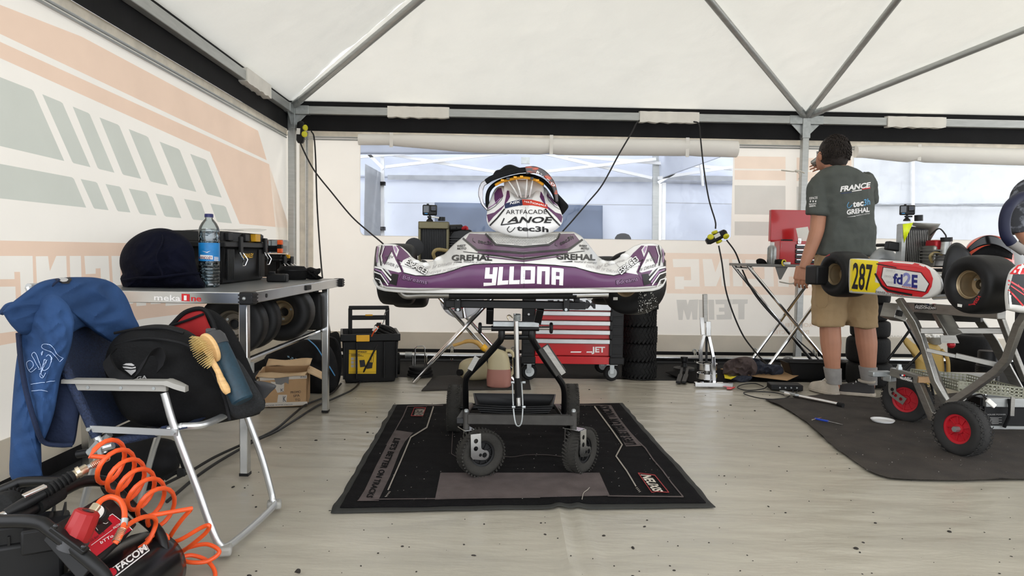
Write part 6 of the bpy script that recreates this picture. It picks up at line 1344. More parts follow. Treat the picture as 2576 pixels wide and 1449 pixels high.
MB().grid(lambda u, v: (lambda p: V((p.x, p.y, floor_z(p.x, p.y)+.006)))(q[0].lerp(q[1], u).lerp(q[3].lerp(q[2], u), v)), 20, 12).build('mat_sheet', mat('mat_charcoal', (44, 40, 36), .9, var=.2, scale=30), sm, solid=-.004)
# ================================================================ red tool cabinet
CY0 = 5.10
tc = thing('tool_cabinet', 'red roller tool cabinet with silver drawer handles and black corner posts', 'cabinet', V((at(1440, 900, CY0).x, CY0+.23, 0)))
xl, xr, xm0, xm1 = at(1312, 850, CY0).x, at(1569, 850, CY0).x, at(1346, 850, CY0).x, at(1535, 850, CY0).x
zc_ = lambda y: at(1440, y, CY0).z
MB().box(((xl+xr)/2, CY0+.25, (zc_(897)+.80)/2), (xr-xl-.05, .44, .80-zc_(897))).build('carcass', 'red_paint', tc, bevel=.004)
for x0, x1 in ((xl, xm0), (xm1, xr)):
    pz = MB().box(((x0+x1)/2, CY0+.03, (zc_(899)+.80)/2), (x1-x0-.004, .06, .80-zc_(899))).build('corner_post', 'black_plastic', tc, bevel=.004)
    for y in (762, 785, 808, 832, 856, 880): MB().box(((x0+x1)/2, CY0-.002, zc_(y)), (x1-x0-.02, .006, sz(20, CY0))).build('post_pad', 'black_plastic', pz, bevel=.002)
    MB().box(((x0+x1)/2, CY0+.03, zc_(907)), (x1-x0+.012, .09, sz(19, CY0))).build('base_corner', 'black_plastic', tc, bevel=.008)
MB().box(((xm0+xm1)/2, CY0+.02, zc_(906)), (xm1-xm0, .05, sz(19, CY0))).build('base_rail', 'red_paint', tc, bevel=.002)
tpn_ = MB().box(((xm0+xm1)/2, CY0+.0, zc_(762)), (xm1-xm0, .03, sz(36, CY0))).build('top_panel', mat('silver_panel', (196, 197, 198), .3, .7), tc, bevel=.003)
decal('lettering', tc, text('FACOM', (1378, 776), (1498, 776), (0, -22), .02), 'ink_black', bvh_of(tpn_), .002)
for y0, y1, y2 in ((783, 794, 805), (807, 818, 828), (830, 841, 851), (853, 864, 894)):
    d_ = MB().box(((xm0+xm1)/2, CY0+.012, zc_((y1+y2)/2)), (xm1-xm0-.006, .03, sz(y2-y1, CY0))).build('drawer', 'red_paint', tc, bevel=.002)
    MB().box(((xm0+xm1)/2, CY0-.006, zc_((y0+y1)/2)), (xm1-xm0-.004, .03, sz(y1-y0, CY0))).build('handle_strip', 'silver_panel', d_, bevel=.004)
    MB().box((xm1+.004, CY0-.006, zc_((y0+y2)/2)), (.022, .03, sz(y2-y0-1, CY0))).build('handle_end', 'black_plastic', d_, bevel=.002)
    if y2 == 894: decal('lettering', d_, text('JET', (1488, 886), (1522, 886), (0, -14), .03)+[[(1436, 884), (1449, 884), (1447, 887), (1435, 887)], [(1449, 884), (1463, 884), (1461, 887), (1447, 887)], [(1476, 884), (1490, 884), (1490, 887), (1475, 887)]], 'ink_white', bvh_of(d_), .002)
MB().cyl((at(1330, 792, CY0).x, CY0-.006, zc_(792)), (at(1330, 792, CY0).x, CY0-.01, zc_(792)), .008, 14).build('lock', 'chrome', tc)
MB().box(((xl+xr)/2, CY0+.25, .80), (xr-xl+.01, .5, .03)).build('work_top', 'black_plastic', tc, bevel=.008)
for x, y in ((xl+.06, CY0+.07), (xr-.075, CY0+.07), (xl+.06, CY0+.42), (xr-.10, CY0+.42)):
    w_ = MB().lathe([(.012, -.017), (.055, -.017), (.062, -.010), (.062, .010), (.055, .017), (.012, .017)], (x, y, .062), V((.35, -1, 0)), 28).build('castor_wheel', 'rubber', tc)
    MB().lathe([(.002, -.019), (.036, -.019), (.038, -.015), (.038, .015), (.036, .019), (.002, .019)], (x, y, .062), V((.35, -1, 0)), 24).build('castor_hub', 'galv', w_)
    MB().bar((x-.0, y-.028, .055), (x+.0, y-.028, .125), .034, .005, Y_).build('castor_fork', 'galv', w_, bevel=.002); MB().box((x, y, .128), (.08, .07, .012)).build('castor_plate', 'galv', w_)
# wet tyre stack
wx = at(1607, 900, 5.36)
zz = .0
for k, w in enumerate((.125, .135, .125, .125, .12)):
    t = tyre_obj('rain_tyre', ['grooved rain tyre at the bottom of the stack beside the red cabinet', 'second grooved rain tyre from the floor beside the red cabinet', 'middle grooved rain tyre of the stack beside the red cabinet', 'fourth grooved rain tyre from the floor beside the red cabinet', 'topmost grooved rain tyre of the stack beside the red cabinet'][k], 'tyre', .128, w, .066, 'wet', 'rim_bronze', 'stack of rain tyres', rim=False)
    put(t, (wx.x+(.006, .0, .004, -.004, .008)[k], wx.y, zz+w/2+.006), Z, k*.7); zz += w+.004
MB().lathe([(.01, 0), (.135, 0), (.135, .006), (.01, .006)], (wx.x, wx.y, 0), n=28).build('rubber_disc', 'rubber')
o = bpy.data.objects['rubber_disc']; tag(o, 'flat black rubber disc under the rain tyre stack', 'disc'); 
# ================================================================ chrome tyre press
pp = fl(1795, 975); pY = pp.y
pr = thing('bead_breaker', 'chrome upright tyre bead breaker tool standing on the floor', 'tyre tool', V((pp.x, pY+.1, 0)))
def pa(x, y, d=0.0): return at(x, y, pY+d)
MB().bar(V((pa(1747, 966).x, pY, .022)), V((pa(1842, 966).x, pY, .022)), .04, .032).build('base_bar', 'chrome', pr, bevel=.003)
MB().bar(V((pa(1795, 966).x, pY, .022)), V((pa(1795, 966).x, pY+.3, .022)), .04, .032).build('base_bar', 'chrome', pr, bevel=.003)
MB().bar(pa(1773, 740, .05), pa(1774, 812, .05), .03, .03, Y_).build('handle_tube', 'steel_brushed', pr, bevel=.003)
MB().bar(pa(1765, 798, .03), pa(1768, 842, .03), .028, .02, Y_).build('lever_plate', 'chrome', pr, bevel=.002); MB().bar(pa(1781, 808, .03), pa(1781, 845, .03), .036, .03, Y_).build('pivot_block', 'alu_bright', pr, bevel=.003)
MB().bar(pa(1772, 840, .05), pa(1762, 880, .05), .022, .02, Y_).build('arm', 'chrome', pr, bevel=.002); MB().bar(pa(1783, 846, .04), pa(1794, 898, .03), .022, .03, Y_).build('arm', 'alu_bright', pr, bevel=.002)
MB().bar(pa(1794, 895, .03), pa(1796, 964, .03), .026, .026, Y_).build('column', 'chrome', pr, bevel=.003); MB().bar(pa(1777, 846, .06), pa(1777, 912, .06), .014, .014, Y_).build('screw_rod', 'black_metal', pr)
MB().bar(pa(1762, 880, .05), pa(1763, 908, .05), .025, .02, Y_).build('arm_foot', 'chrome', pr)
for y, r_, h_ in ((921, .075, .045), (945, .072, .04)): MB().lathe([(r_*.88, -h_/2), (r_, -h_/2), (r_, h_/2), (r_*.88, h_/2)], pa(1778, y, .10), Z, 32, caps=False).add([], []).build('press_ring', 'chrome', pr)
MB().lathe([(.02, -.06), (.02, .05)], pa(1778, 932, .10), Z, 16).build('mandrel', 'steel_brushed', pr)
# black mat, hand tools, cardboard, clothes
def floor_sheet(name, label, cat, pxs, m, th=.004, z=.004, n=6, part='sheet'):
    pts = [fl(*p) for p in pxs]; c = sum(pts, V())/len(pts); t = thing(name, label, cat, c)
    b = MB().prism([(p.x-c.x, p.y-c.y) for p in pts], V((c.x, c.y, z)), X, Y_, th); b.build(part, m, t); return t
floor_sheet('rubber_sheet', 'black rubber sheet on the floor under the bead breaker', 'sheet', [(1674, 937), (1735, 962), (1850, 960), (1835, 928), (1760, 928)], 'mat_black', z=.0)
floor_sheet('card_panel', 'flat brown card panel under the crumpled clothes', 'card', [(1812, 938), (1880, 928), (2034, 943), (1980, 968), (1900, 958)], 'cardboard', z=.03)
floor_sheet('yellow_paper', 'folded yellow paper sheet at the edge of the card panel', 'paper', [(1820, 950), (1860, 954), (1838, 966), (1823, 963)], mat('paper_yellow', (226, 204, 40), .6), .003, z=.034)
floor_sheet('red_tag', 'small red plastic tag beside the bead breaker base', 'tag', [(1829, 974), (1850, 976), (1838, 981), (1828, 980)], mat('tag_red', (206, 34, 40), .5), .003)
bx = fl(1985, 985); pk = thing('power_brick', 'black power supply brick beneath the card panel', 'power supply', bx)
MB().box(V((bx.x, bx.y+.08, .022)), (.22, .12, .04), rotz(-.1)).build('case', 'black_plastic', pk, bevel=.006)
for i in range(4): MB().cyl(V((bx.x-.06+i*.04, bx.y+.016, .024)), V((bx.x-.06+i*.04, bx.y+.012, .024)), .006, 8).build('socket', 'galv', pk)
cl_ = thing('crumpled_clothes', 'heap of brown and navy crumpled clothes on the card panel', 'clothes', fl(1885, 955, .03))
puff([(1818, 940), (1822, 915), (1845, 902), (1880, 897), (1900, 910), (1905, 935), (1880, 955), (1850, 950)], (1862, 928), 5.32, .09, .09, amp=.016, fq=13, ridge=.11, seed=2, m=22, n=90).build('brown_garment', mat('cloth_brown', (74, 62, 60), .9, var=.2), cl_)
puff([(1880, 900), (1905, 902), (1925, 915), (1960, 918), (1972, 935), (1955, 946), (1915, 945), (1890, 950), (1880, 925)], (1920, 926), 5.38, .08, .09, amp=.016, fq=13, ridge=.11, seed=7, m=22, n=90).build('navy_garment', mat('cloth_navy', (42, 46, 58), .9, var=.2), cl_)
puff([(1830, 945), (1880, 945), (1892, 952), (1868, 964), (1840, 957)], (1862, 953), 5.25, .04, .05, amp=.006, fq=26, ridge=.04, seed=4, m=18).build('navy_sleeve', 'cloth_navy', cl_)
for k, x in enumerate((1708, 1722)):
    t = thing('pry_tool', ['left one of two black handled tyre tools beside the bead breaker', 'right one of two black handled tyre tools beside the bead breaker'][k], 'tool', fl(x, 955), 'tyre tools on the rubber sheet')
    p = fl(x-2, 962, .012); p2 = fl(x+8, 932, .02)
    MB().bar(p, p.lerp(p2, .6), .035, .018).build('handle', 'black_plastic', t, bevel=.005); MB().bar(p.lerp(p2, .6), p2+V((0, 0, .02)), .02, .012).build('shank', 'black_metal', t)
dk = thing('drill_base', 'round black plastic tool base behind the tyre tools', 'tool', fl(1725, 935)); p = fl(1725, 934)
MB().lathe([(.01, 0), (.09, 0), (.085, .02), (.03, .03), (.02, .06), (.024, .075), (.01, .08)], p+V((0, .06, 0)), n=24).build('base', 'black_plastic', dk)
MB().cyl(p+V((.0, .06, .075)), p+V((.0, .06, .11)), .03, 16).build('knob', 'black_plastic', dk)
ct = thing('black_crate', 'black plastic tray crate behind the man\'s legs', 'crate', fl(2065, 955))
pcn = fl(2065, 957); rings = [[V((pcn.x+sx*w, pcn.y+.10+sy*d*.6, z)) for sx, sy in ((-1, -1), (1, -1), (1, 1), (-1, 1))] for z, w, d in ((.0, .2, .12), (.13, .25, .16), (.135, .27, .18), (.13, .26, .17), (.125, .24, .15), (.01, .19, .11))]
MB().loft(rings).build('tray', 'black_plastic', ct, bevel=.004)
MB().tube([V((pcn.x-.25, pcn.y-.005, .136)), V((pcn.x+.25, pcn.y-.005, .136))], .008, 8).build('rim_bead', 'black_plastic', ct)
bar_ = thing('jack_handle', 'chrome steel jack handle bar lying on the edge of the carpet', 'bar', fl(2040, 1005))
MB().tube([fl(1975, 990, .02), fl(2118, 1019, .02)], .0135, 14).build('bar', 'chrome', bar_); MB().tube([fl(2108, 1017, .02), fl(2121, 1020, .02)], .0145, 14).build('rubber_end', 'rubber', bar_); MB().bar(fl(1966, 984, .02), fl(2005, 994, .03), .03, .012).build('socket_end', 'galv', bar_, bevel=.002)
pbag = thing('plastic_bag', 'crumpled clear plastic bag at the foot of the tent post', 'bag', fl(1985, 935))
puff([(1962, 925), (1968, 902), (1985, 897), (2000, 908), (2002, 930), (1980, 936)], (1982, 916), 5.62, .05, .05, amp=.02, fq=22).build('bag', glassy('bag_film', (236, 238, 240), .10, .15, wave=40, haze=.12), pbag)
def lead(name, label, pxs, r=.006, m='cable_black', part='lead'):
    pts = crom([fl(x, y, r+.002) if len(p) == 2 else at(x, y, p[2]) for p in pxs for x, y in [p[:2]]], 6); t = thing(name, label, 'cable', V((pts[0].x, pts[0].y, 0)) if len(pxs[0]) == 2 else pts[0]); MB().tube(pts, r, 8).build(part, m, t); return t
lead('floor_cable', 'thin black cable looped on the floor in front of the card panel', [(1920, 972), (1900, 965), (1870, 967), (1855, 975), (1880, 982), (1920, 978), (1935, 968), (1960, 962), (1985, 972), (1995, 988), (1970, 1003), (1920, 1003), (1880, 994), (1872, 987), (1900, 985), (1950, 988), (1990, 997), (2005, 985), (2015, 970)], .004)
# ================================================================ right side: carpet and things on it
mat('carpet', (54, 48, 42), .98, var=.35, scale=7, bump=.6, bscale=160, detail=8)
cpx = [(1920, 1003), (1955, 1018), (1990, 1037), (2030, 1064), (2080, 1108), (2130, 1148), (2160, 1167), (2190, 1186), (2235, 1202), (2290, 1208), (2400, 1208), (2576, 1206), (2800, 1205), (3100, 1200), (3100, 990), (2700, 985), (2500, 985), (2300, 995), (2240, 998), (2200, 1004), (2150, 1000), (2100, 996), (2070, 992), (2030, 1000), (1970, 1003)]
cpp = [fl(*p) for p in cpx]; cc_ = fl(2400, 1100)
cpt = thing('carpet', 'dark brown felt carpet spread under the lift stand', 'carpet', cc_)
o_ = resample([(p.x, p.y) for p in cpp], 160); rings = []
for i in range(1, 22):
    r_ = i/21; rings.append([V((cc_.x+(q[0]-cc_.x)*r_, cc_.y+(q[1]-cc_.y)*r_, 0)) for q in o_])
for rg in rings:
    for p in rg: p.z = floor_z(p.x, p.y)+.010+.003*mnoise.noise(V((p.x*5, p.y*5, 3)))
MB().loft(rings, caps=True).build('felt', 'carpet', cpt, solid=-.005, ang=80)
b = MB()
for i in range(170):
    p = fl(random.uniform(2050, 2576), random.uniform(1010, 1200)); p.z = floor_z(p.x, p.y)+.014
    if p.x > 1.6: b.ball(p, random.uniform(.001, .0025), 5, 3)
b.build('lint_specks', 'speck_light', cpt, kind='stuff')
tw = thing('t_handle_wrench', 'blue handled steel T wrench lying on the carpet', 'wrench', fl(2080, 1060))
MB().tube([fl(2050, 1053, .02), fl(2084, 1060, .02)], .006, 8).build('grip', mat('blue_plastic', (28, 60, 160), .4), tw); MB().tube([fl(2082, 1060, .02), fl(2121, 1069, .018)], .003, 8).build('shaft', 'chrome', tw)
MB().tube([fl(2043, 1056, .02), fl(2066, 1051, .02)], .004, 8).build('cross_handle', 'chrome', tw)
pl = fl(2220, 1066); pt_ = thing('plastic_dish', 'shallow white plastic dish lying on the carpet', 'dish', pl)
MB().lathe([(.002, .004), (.05, .004), (.055, .010), (.063, .012), (.062, .008), (.055, .0), (.002, .0)], V((pl.x, pl.y, .014)), n=32).build('dish', mat('white_plastic', (224, 224, 222), .4), pt_)
# ================================================================ right folding table and red toolbox
RY = 5.55; rtz = at(1950, 668, RY).z
t2 = thing('side_table', 'grey folding table with crossed chrome legs by the right tent post', 'table', V((at(1990, 668, RY).x, RY+.2, 0)))
x0_, x1_ = at(1878, 668, RY).x, at(2105, 668, RY).x
MB().box(((x0_+x1_)/2, RY+.22, rtz), (x1_-x0_, .46, .022)).build('table_top', mat('table_grey', (118, 118, 116), .45, .2), t2, bevel=.004)
for x in (1968, 2075): MB().prism([(-.05, 0), (.05, 0), (.0, -.10), (-.015, -.10)], V((at(x, 678, RY).x, RY+.02, rtz-.011)), X, Z, .004).build('leg_bracket', 'table_grey', t2)
for dy in (.02, .40):
    MB().tube(crom([V((at(1893, 684, RY).x, RY+dy, rtz-.03)), V((at(1900, 693, RY).x, RY+dy, rtz-.07)), V((at(2080, 868, RY).x+.1, RY+dy, .012))], 6), .0135, 10).build('leg', 'chrome', t2)
    MB().tube([V((at(1925, 920, RY).x, RY+dy, .012)), V((at(2112, 735, RY).x, RY+dy, rtz-.03))], .0135, 10).build('leg', 'chrome', t2)
MB().tube([V((at(1893, 684, RY).x, RY+.02, rtz-.03)), V((at(1893, 684, RY).x, RY+.40, rtz-.03))], .0135, 10).build('leg_bow', 'chrome', t2)
MB().tube([V((at(1925, 920, RY).x, RY+.02, .012)), V((at(1925, 920, RY).x, RY+.40, .012))], .0135, 10).build('foot_rail', 'chrome', t2)
tzt = rtz+.011; rb0 = V((at(1958, 672, RY+.12).x, RY+.10, tzt)); rbw = .33
rx = thing('red_toolbox', 'open red metal toolbox with black drawers on the side table', 'toolbox', rb0+V((rbw/2, .1, 0)))
bh_ = at(1975, 606, RY+.10).z-tzt
bd = MB().box(rb0+V((rbw/2, .11, bh_/2)), (rbw, .22, bh_)).build('body', 'red_paint', rx, bevel=.004)
lid_h = at(1975, 528, RY+.30).z-tzt
MB().box(rb0+V((rbw/2-.002, .225, (bh_+lid_h)/2)), (rbw+.008, .05, lid_h-bh_)).build('open_lid', 'red_paint', rx, bevel=.004)
for k in range(4):
    d_ = MB().box(rb0+V((rbw*.36+rbw*.32, -.004, bh_*(.14+.21*k))), (rbw*.60, .014, bh_*.18)).build('drawer', 'black_gloss', rx, bevel=.002)
    MB().box(rb0+V((rbw*.36+rbw*.32, -.012, bh_*(.20+.21*k))), (rbw*.56, .012, bh_*.045)).build('drawer_pull', 'alu_bright', d_)
MB().box(rb0+V((rbw*.46, -.008, bh_*1.0)), (.028, .012, .045)).build('latch', 'chrome', rx, bevel=.003); MB().tube(spring(rb0+V((rbw*.44, -.014, bh_*1.0)), rb0+V((rbw*.48, -.014, bh_*1.0)), .012, 2), .002, 5).build('latch_loop', 'chrome', rx)
MB().box(rb0+V((rbw*.62, .04, bh_+.05)), (.10, .002, .13), rotx(-.25) @ roty(-.15)).build('paper_insert', 'paper_white', rx)
MB().box(rb0+V((rbw*.22, .05, bh_+.004)), (.08, .06, .02)).build('tray_contents', 'black_plastic', rx, bevel=.006)
decal('sticker', rx, [[(1960, 618), (1966, 611), (1966, 622), (1961, 632)]], 'ink_grey', bvh_of(bd), .002)
sp = fl(1941, 667, tzt) if False else V((at(1941, 660, RY+.05).x, RY+.05, tzt))
cn_ = thing('spray_bottle', 'silver aerosol bottle with white cap on the side table', 'bottle', sp)
MB().lathe([(.034, 0), (.036, .006), (.036, .125), (.030, .14), (.018, .15)], sp, n=24).build('can', mat('can_silver', (150, 152, 150), .3, .5, var=.2, scale=30), cn_); MB().lathe([(.017, .15), (.017, .172), (.015, .175)], sp, n=18).build('cap', 'white_plastic', cn_)
gl = thing('work_gloves', 'black and yellow work gloves lying on the side table', 'gloves', V((at(1915, 665, RY).x, RY+.06, tzt)))
puff([(1905, 668), (1902, 655), (1912, 650), (1925, 655), (1930, 668)], (1915, 660), RY+.09, .03, .04, amp=.01, fq=30).build('glove', 'black_fabric', gl); puff([(1950, 670), (1950, 655), (1962, 652), (1974, 655), (1978, 665), (1965, 671)], (1963, 662), RY+.02, .03, .03, amp=.01, fq=30).build('glove', 'black_fabric', gl)
MB().lathe([(.020, -.004), (.026, -.004), (.026, .004), (.020, .004)], at(1972, 661, RY-.01), V((.6, -1, 0)), 20, caps=False).build('yellow_cuff', 'paper_yellow', gl)
wtp = V((at(1978, 672, RY).x, RY+.03, tzt)); o = thing('tape_roll', 'small white tape roll at the edge of the side table', 'tape', wtp); MB().lathe([(.02, 0), (.042, 0), (.042, .018), (.02, .018)], wtp, n=24).build('roll', 'white_plastic', o)
# rope ties on the post
for k, (x, y) in enumerate(((1990, 432), (1985, 712))):
    p = at(x, y, 6.16); rp_ = thing('rope_tie', ['frayed rope tie knotted high on the right tent post', 'frayed rope tie knotted low on the right tent post behind the side table'][k], 'rope', p, 'rope ties on the tent post')
    MB().tube(crom([p+V((-.09, -.01, .01)), p+V((-.04, -.045, .0)), p+V((0, -.05, -.004)), p+V((.05, -.045, .004)), p+V((.11, -.02, -.012))], 5), .006, 6).build('rope', 'bungee', rp_)
    MB().ball(p+V((.03, -.05, 0)), (.02, .012, .012), 8, 6).build('knot', 'bungee', rp_); MB().tube(crom([p+V((.03, -.05, 0)), p+V((.06, -.05, -.04)), p+V((.05, -.04, -.07))], 4), .003, 6).build('rope_end', 'bungee', rp_)
# slick tyre stack behind the man
sx_ = V((at(2186, 900, 5.12).x, 5.14, 0)); zz = 0
for k, (w, r_) in enumerate(((.175, .158), (.185, .150), (.12, .136), (.125, .13), (.11, .128))):
    t = tyre_obj('slick_tyre', ['worn slick tyre at the bottom of the stack behind the man', 'second slick tyre from the floor in the stack behind the man', 'middle slick tyre of the stack behind the man', 'fourth slick tyre from the floor in the stack behind the man', 'topmost slick tyre of the stack behind the man'][k], 'tyre', r_, w, .066, 'slick', 'rim_bronze', 'stack of slick tyres', tyre_mat='rubber', rim=False)
    put(t, (sx_.x+(.015, .0, .01, -.005, .01)[k], sx_.y, zz+w/2+.002), Z); zz += w+.002
for k, (px, w, r_, z_) in enumerate(((2440, .16, .15, 0), (2440, .19, .155, .162))):
    t = tyre_obj('slick_tyre', ['lower scuffed slick tyre behind the wire basket', 'upper scuffed slick tyre behind the wire basket'][k], 'tyre', r_, w, .066, 'slick', 'rim_bronze', 'slick tyres behind the lift stand', tyre_mat='rubber', rim=False)
    p = at(px, 900, 5.5); put(t, (p.x, p.y, z_+w/2+.002), Z)
p = at(2484, 915, 5.15); ws = thing('ribbed_canister', 'black ribbed plastic canister behind the wire basket', 'canister', V((p.x, p.y, 0)))
MB().lathe([(.07, 0)]+[(r_, .02+i*.012+j*.004) for i in range(12) for j, r_ in enumerate((.074, .078, .074))]+[(.066, .18), (.066, .26), (.06, .27), (.005, .27)], V((p.x, p.y, .001)), n=28).build('body', 'black_plastic', ws)
yj = thing('yellow_jug', 'yellowed plastic spouted jug behind the lift stand', 'jug', V((at(2330, 935, 5.3).x, 5.3, 0)))
puff([(2300, 985), (2303, 930), (2300, 905), (2291, 888), (2270, 858), (2280, 848), (2306, 868), (2340, 862), (2364, 872), (2374, 905), (2376, 960), (2374, 985)], (2335, 925), 5.3, .06, .07, n=90, pw=.35, smooth=3).build('body', mat('jug_yellow', (196, 164, 92), .5, var=.08, transl=.2), yj)
MB().tube(crom([at(2368, 880, 5.28), at(2384, 905, 5.28), at(2384, 960, 5.28), at(2370, 980, 5.28)], 4), .014, 8).build('handle', 'jug_yellow', yj)
fn_ = thing('mixing_bowl', 'translucent white bowl with wiping paper resting on the yellowed jug', 'bowl', at(2350, 866, 5.3))
MB().lathe([(.035, 0), (.06, .03), (.078, .055), (.08, .058), (.074, .055), (.055, .03), (.03, .004)], at(2352, 866, 5.3), n=28).build('bowl', mat('bowl_white', (170, 168, 160), .4, transl=.2), fn_)
puff([(2325, 848), (2340, 838), (2360, 842), (2376, 846), (2378, 852), (2350, 854)], (2352, 847), 5.28, .04, .04, amp=.02, fq=30).build('paper_wipe', 'paper_white', fn_)
fs_ = thing('folding_stool', 'thin black tube folding stand between the tyre stack and the lift', 'stand', V((at(2270, 950, 4.75).x, 4.75, 0)))
for a, b in (((2262, 785), (2330, 905)), ((2300, 815), (2234, 905)), ((2318, 885), (2243, 965))): MB().tube([at(*a, 4.75), at(*b, 4.75)], .009, 8).build('tube', 'black_metal', fs_)
MB().tube([at(2330, 905, 4.75), V((at(2350, 950, 4.75).x, 4.75, .01))], .009, 8).build('tube', 'black_metal', fs_); MB().tube([at(2243, 965, 4.75), V((at(2236, 985, 4.75).x, 4.75, .01))], .009, 8).build('tube', 'black_metal', fs_)
# ================================================================ lift stand
ls = thing('lift_stand', 'brushed steel scissor lift stand on red rimmed wheels', 'lift stand', fl(2400, 1090))
ST = 'steel_brushed'
def sb2(pts, w, h, name, m=ST, up=(-.97, -.24, 0)): return MB().bars([at(*p) for p in pts], w, h, V(up)).build(name, m, ls, bevel=.003)
LN = V((-.97, -.24, 0))
sb2([(2262, 752, 3.80), (2302, 812, 3.74), (2318, 850, 3.72), (2352, 960, 3.62), (2384, 1018, 3.58)], .034, .03, 'scissor_arm')
sb2([(2285, 800, 4.25), (2330, 880, 4.05), (2378, 1000, 3.75), (2392, 1025, 3.70)], .045, .012, 'scissor_plate')
sb2([(2600, 760, 3.15), (2562, 820, 3.2), (2532, 905, 3.3), (2505, 935, 3.35), (2450, 975, 3.45), (2386, 1018, 3.55)], .036, .03, 'scissor_arm')
sb2([(2452, 790, 4.0), (2500, 860, 4.0), (2536, 930, 3.95), (2590, 1030, 3.9)], .06, .012, 'scissor_plate')
sb2([(2500, 780, 3.45), (2518, 800, 3.45), (2548, 880, 3.5), (2580, 960, 3.5)], .028, .028, 'scissor_arm')
MB().bar(at(2316, 832, 3.72), at(2530, 832, 3.5), .03, .03).build('cross_tube', ST, ls, bevel=.003)
tp_ = MB().bar(at(2285, 772, 3.86), at(2520, 790, 3.30), .05, .05).build('top_beam', ST, ls, bevel=.003)
MB().bar(at(2300, 795, 3.95), at(2470, 800, 3.7), .04, .045).build('top_channel', 'beam_grey', ls, bevel=.003)
MB().box(at(2250, 785, 3.95), (.09, .10, .085), rotz(.35) @ roty(.3)).build('box_bracket', ST, ls, bevel=.004)
MB().box(at(2262, 788, 3.88), (.03, .02, .03), rotz(.3) @ roty(.3)).build('bracket_socket', 'black_plastic', ls)
MB().bars([at(2366, 785, 3.7), at(2380, 812, 3.66), at(2400, 845, 3.62)], .07, .05, V((-.2, -.97, .2))).build('support_channel', ST, ls, bevel=.003)
MB().prism([(-.045, -.01), (.05, -.01), (.03, .03), (-.05, .03)], at(2388, 858, 3.6), X, Z, .004).build('support_flange', ST, ls)
MB().ball(at(2393, 867, 3.62), (.02, .02, .02), 10, 6).build('red_stop', 'red_metal', ls)
MB().bar(at(2330, 880, 3.62), at(2408, 897, 3.55), .014, .02).build('lock_bar', ST, ls, bevel=.002); MB().bar(at(2404, 894, 3.55), at(2505, 917, 3.45), .018, .026).build('lock_bar', ST, ls, bevel=.002)
MB().cyl(at(2505, 917, 3.46), at(2512, 919, 3.42), .012, 10).build('lock_bolt', 'galv', ls)
sb2([(2243, 935, 3.92), (2306, 953, 3.80), (2345, 1046, 3.60), (2376, 1060, 3.52), (2402, 1068, 3.45)], .05, .028, 'base_arm')
bl_ = MB().prism([(-.075, -.022), (.075, -.022), (.075, .022), (-.075, .022)], at(2274, 945, 3.80), (at(2306, 955, 3.74)-at(2245, 937, 3.86)), Z, .004).build('name_plate_arm', ST, ls)
def dlabel(x, y, w, h, dx, tgt):
    d = decal('name_label', ls, [[(x, y), (x+w, y+dx), (x+w, y+h+dx), (x, y+h)]], 'ink_black', tgt, .002); f = .32*w/3
    decal('name_label', ls, text('Arthur', (x+(f*3+2 if dx > 2 else 2), y+h*.42+dx*.6), (x+w-(4 if dx > 2 else f*3+4), y+h*.42+dx*.8), (0, -h*.32), .01, .2)+text('PREDONZAN', (x+2, y+h-1.5), (x+w-2, y+h-1.5+dx), (0, -h*.42), .025), 'ink_white', tgt, .0032, 8)
    x2 = x+2 if dx > 2 else x+w*.55
    for i, m_ in enumerate(('nsk_navy', 'ink_white', 'ink_red')): decal('name_label', ls, [[(x2+i*w*.13, y+1), (x2+(i+1)*w*.13, y+1), (x2+(i+1)*w*.13, y+h*.4), (x2+i*w*.13, y+h*.4)]], m_, tgt, .0036)
dlabel(2301, 764, 55, 14, 1, bvh_of(tp_)); dlabel(2262, 941, 35, 13, 8, bvh_of(bl_))
MB().lathe([(.016, 0), (.016, .012), (.011, .02), (.011, .03)], at(2262, 930, 3.86), Z, 8).build('swivel_nut', 'galv', ls)
w1_ = fl(2292, 1066); w1_ = V((w1_.x, w1_.y+.05, .132)); w2_ = fl(2424, 1151); w2_ = V((w2_.x+.01, w2_.y+.04, .130))
mat('rubber_wheel', (38, 37, 36), .85, var=.2, scale=14)
stand_wheel('castor_wheel', w1_, (-.80, -.60, 0), .132, .085, ls, m_='rubber_wheel', hubm='rim_red', kind='diamond')
fwl = stand_wheel('drive_wheel', w2_, (-.94, -.33, 0), .130, .09, ls, m_='rubber_wheel', hubm='rim_red', kind='diamond')
MB().cyl(w2_+V((-.94, -.33, 0))*.02, w2_+V((-.94, -.33, 0))*.05, .014, 6).build('axle_bolt', 'galv', fwl)
# curved castor fork with lightening holes
fa = V((-.80, -.60, 0)); fu = fa.cross(Z).normalized(); fu = fu if fu.x > 0 else -fu
o0 = w1_+fa*.055+V((0, 0, 0)); top_ = (at(2262, 968, w1_.y-.05)-o0); tx_, tz_ = -.060, top_.z
cv = [(p.x, p.y) for p in crom([(tx_, tz_+.02, 0), (tx_+.002, tz_-.05, 0), (tx_*.66, .022, 0), (.012, -.006, 0)], 5)]
lft, rgt = [], []
for i, p in enumerate(cv):
    a = cv[max(0, i-1)]; c = cv[min(len(cv)-1, i+1)]; dx, dy = c[0]-a[0], c[1]-a[1]; L = sqrt(dx*dx+dy*dy); lft.append((p[0]-dy/L*.022, p[1]+dx/L*.022)); rgt.append((p[0]+dy/L*.022, p[1]-dx/L*.022))
holes = [circ(.010, 12, cv[i][0], cv[i][1]) for i in (4, 7, 10, 13)]
for sgn in (1, -1): MB().plate(lft+rgt[::-1], holes if sgn > 0 else [], w1_+fa*(.055*sgn), fu, Z, .004).build('castor_fork', ST, ls, ang=30)
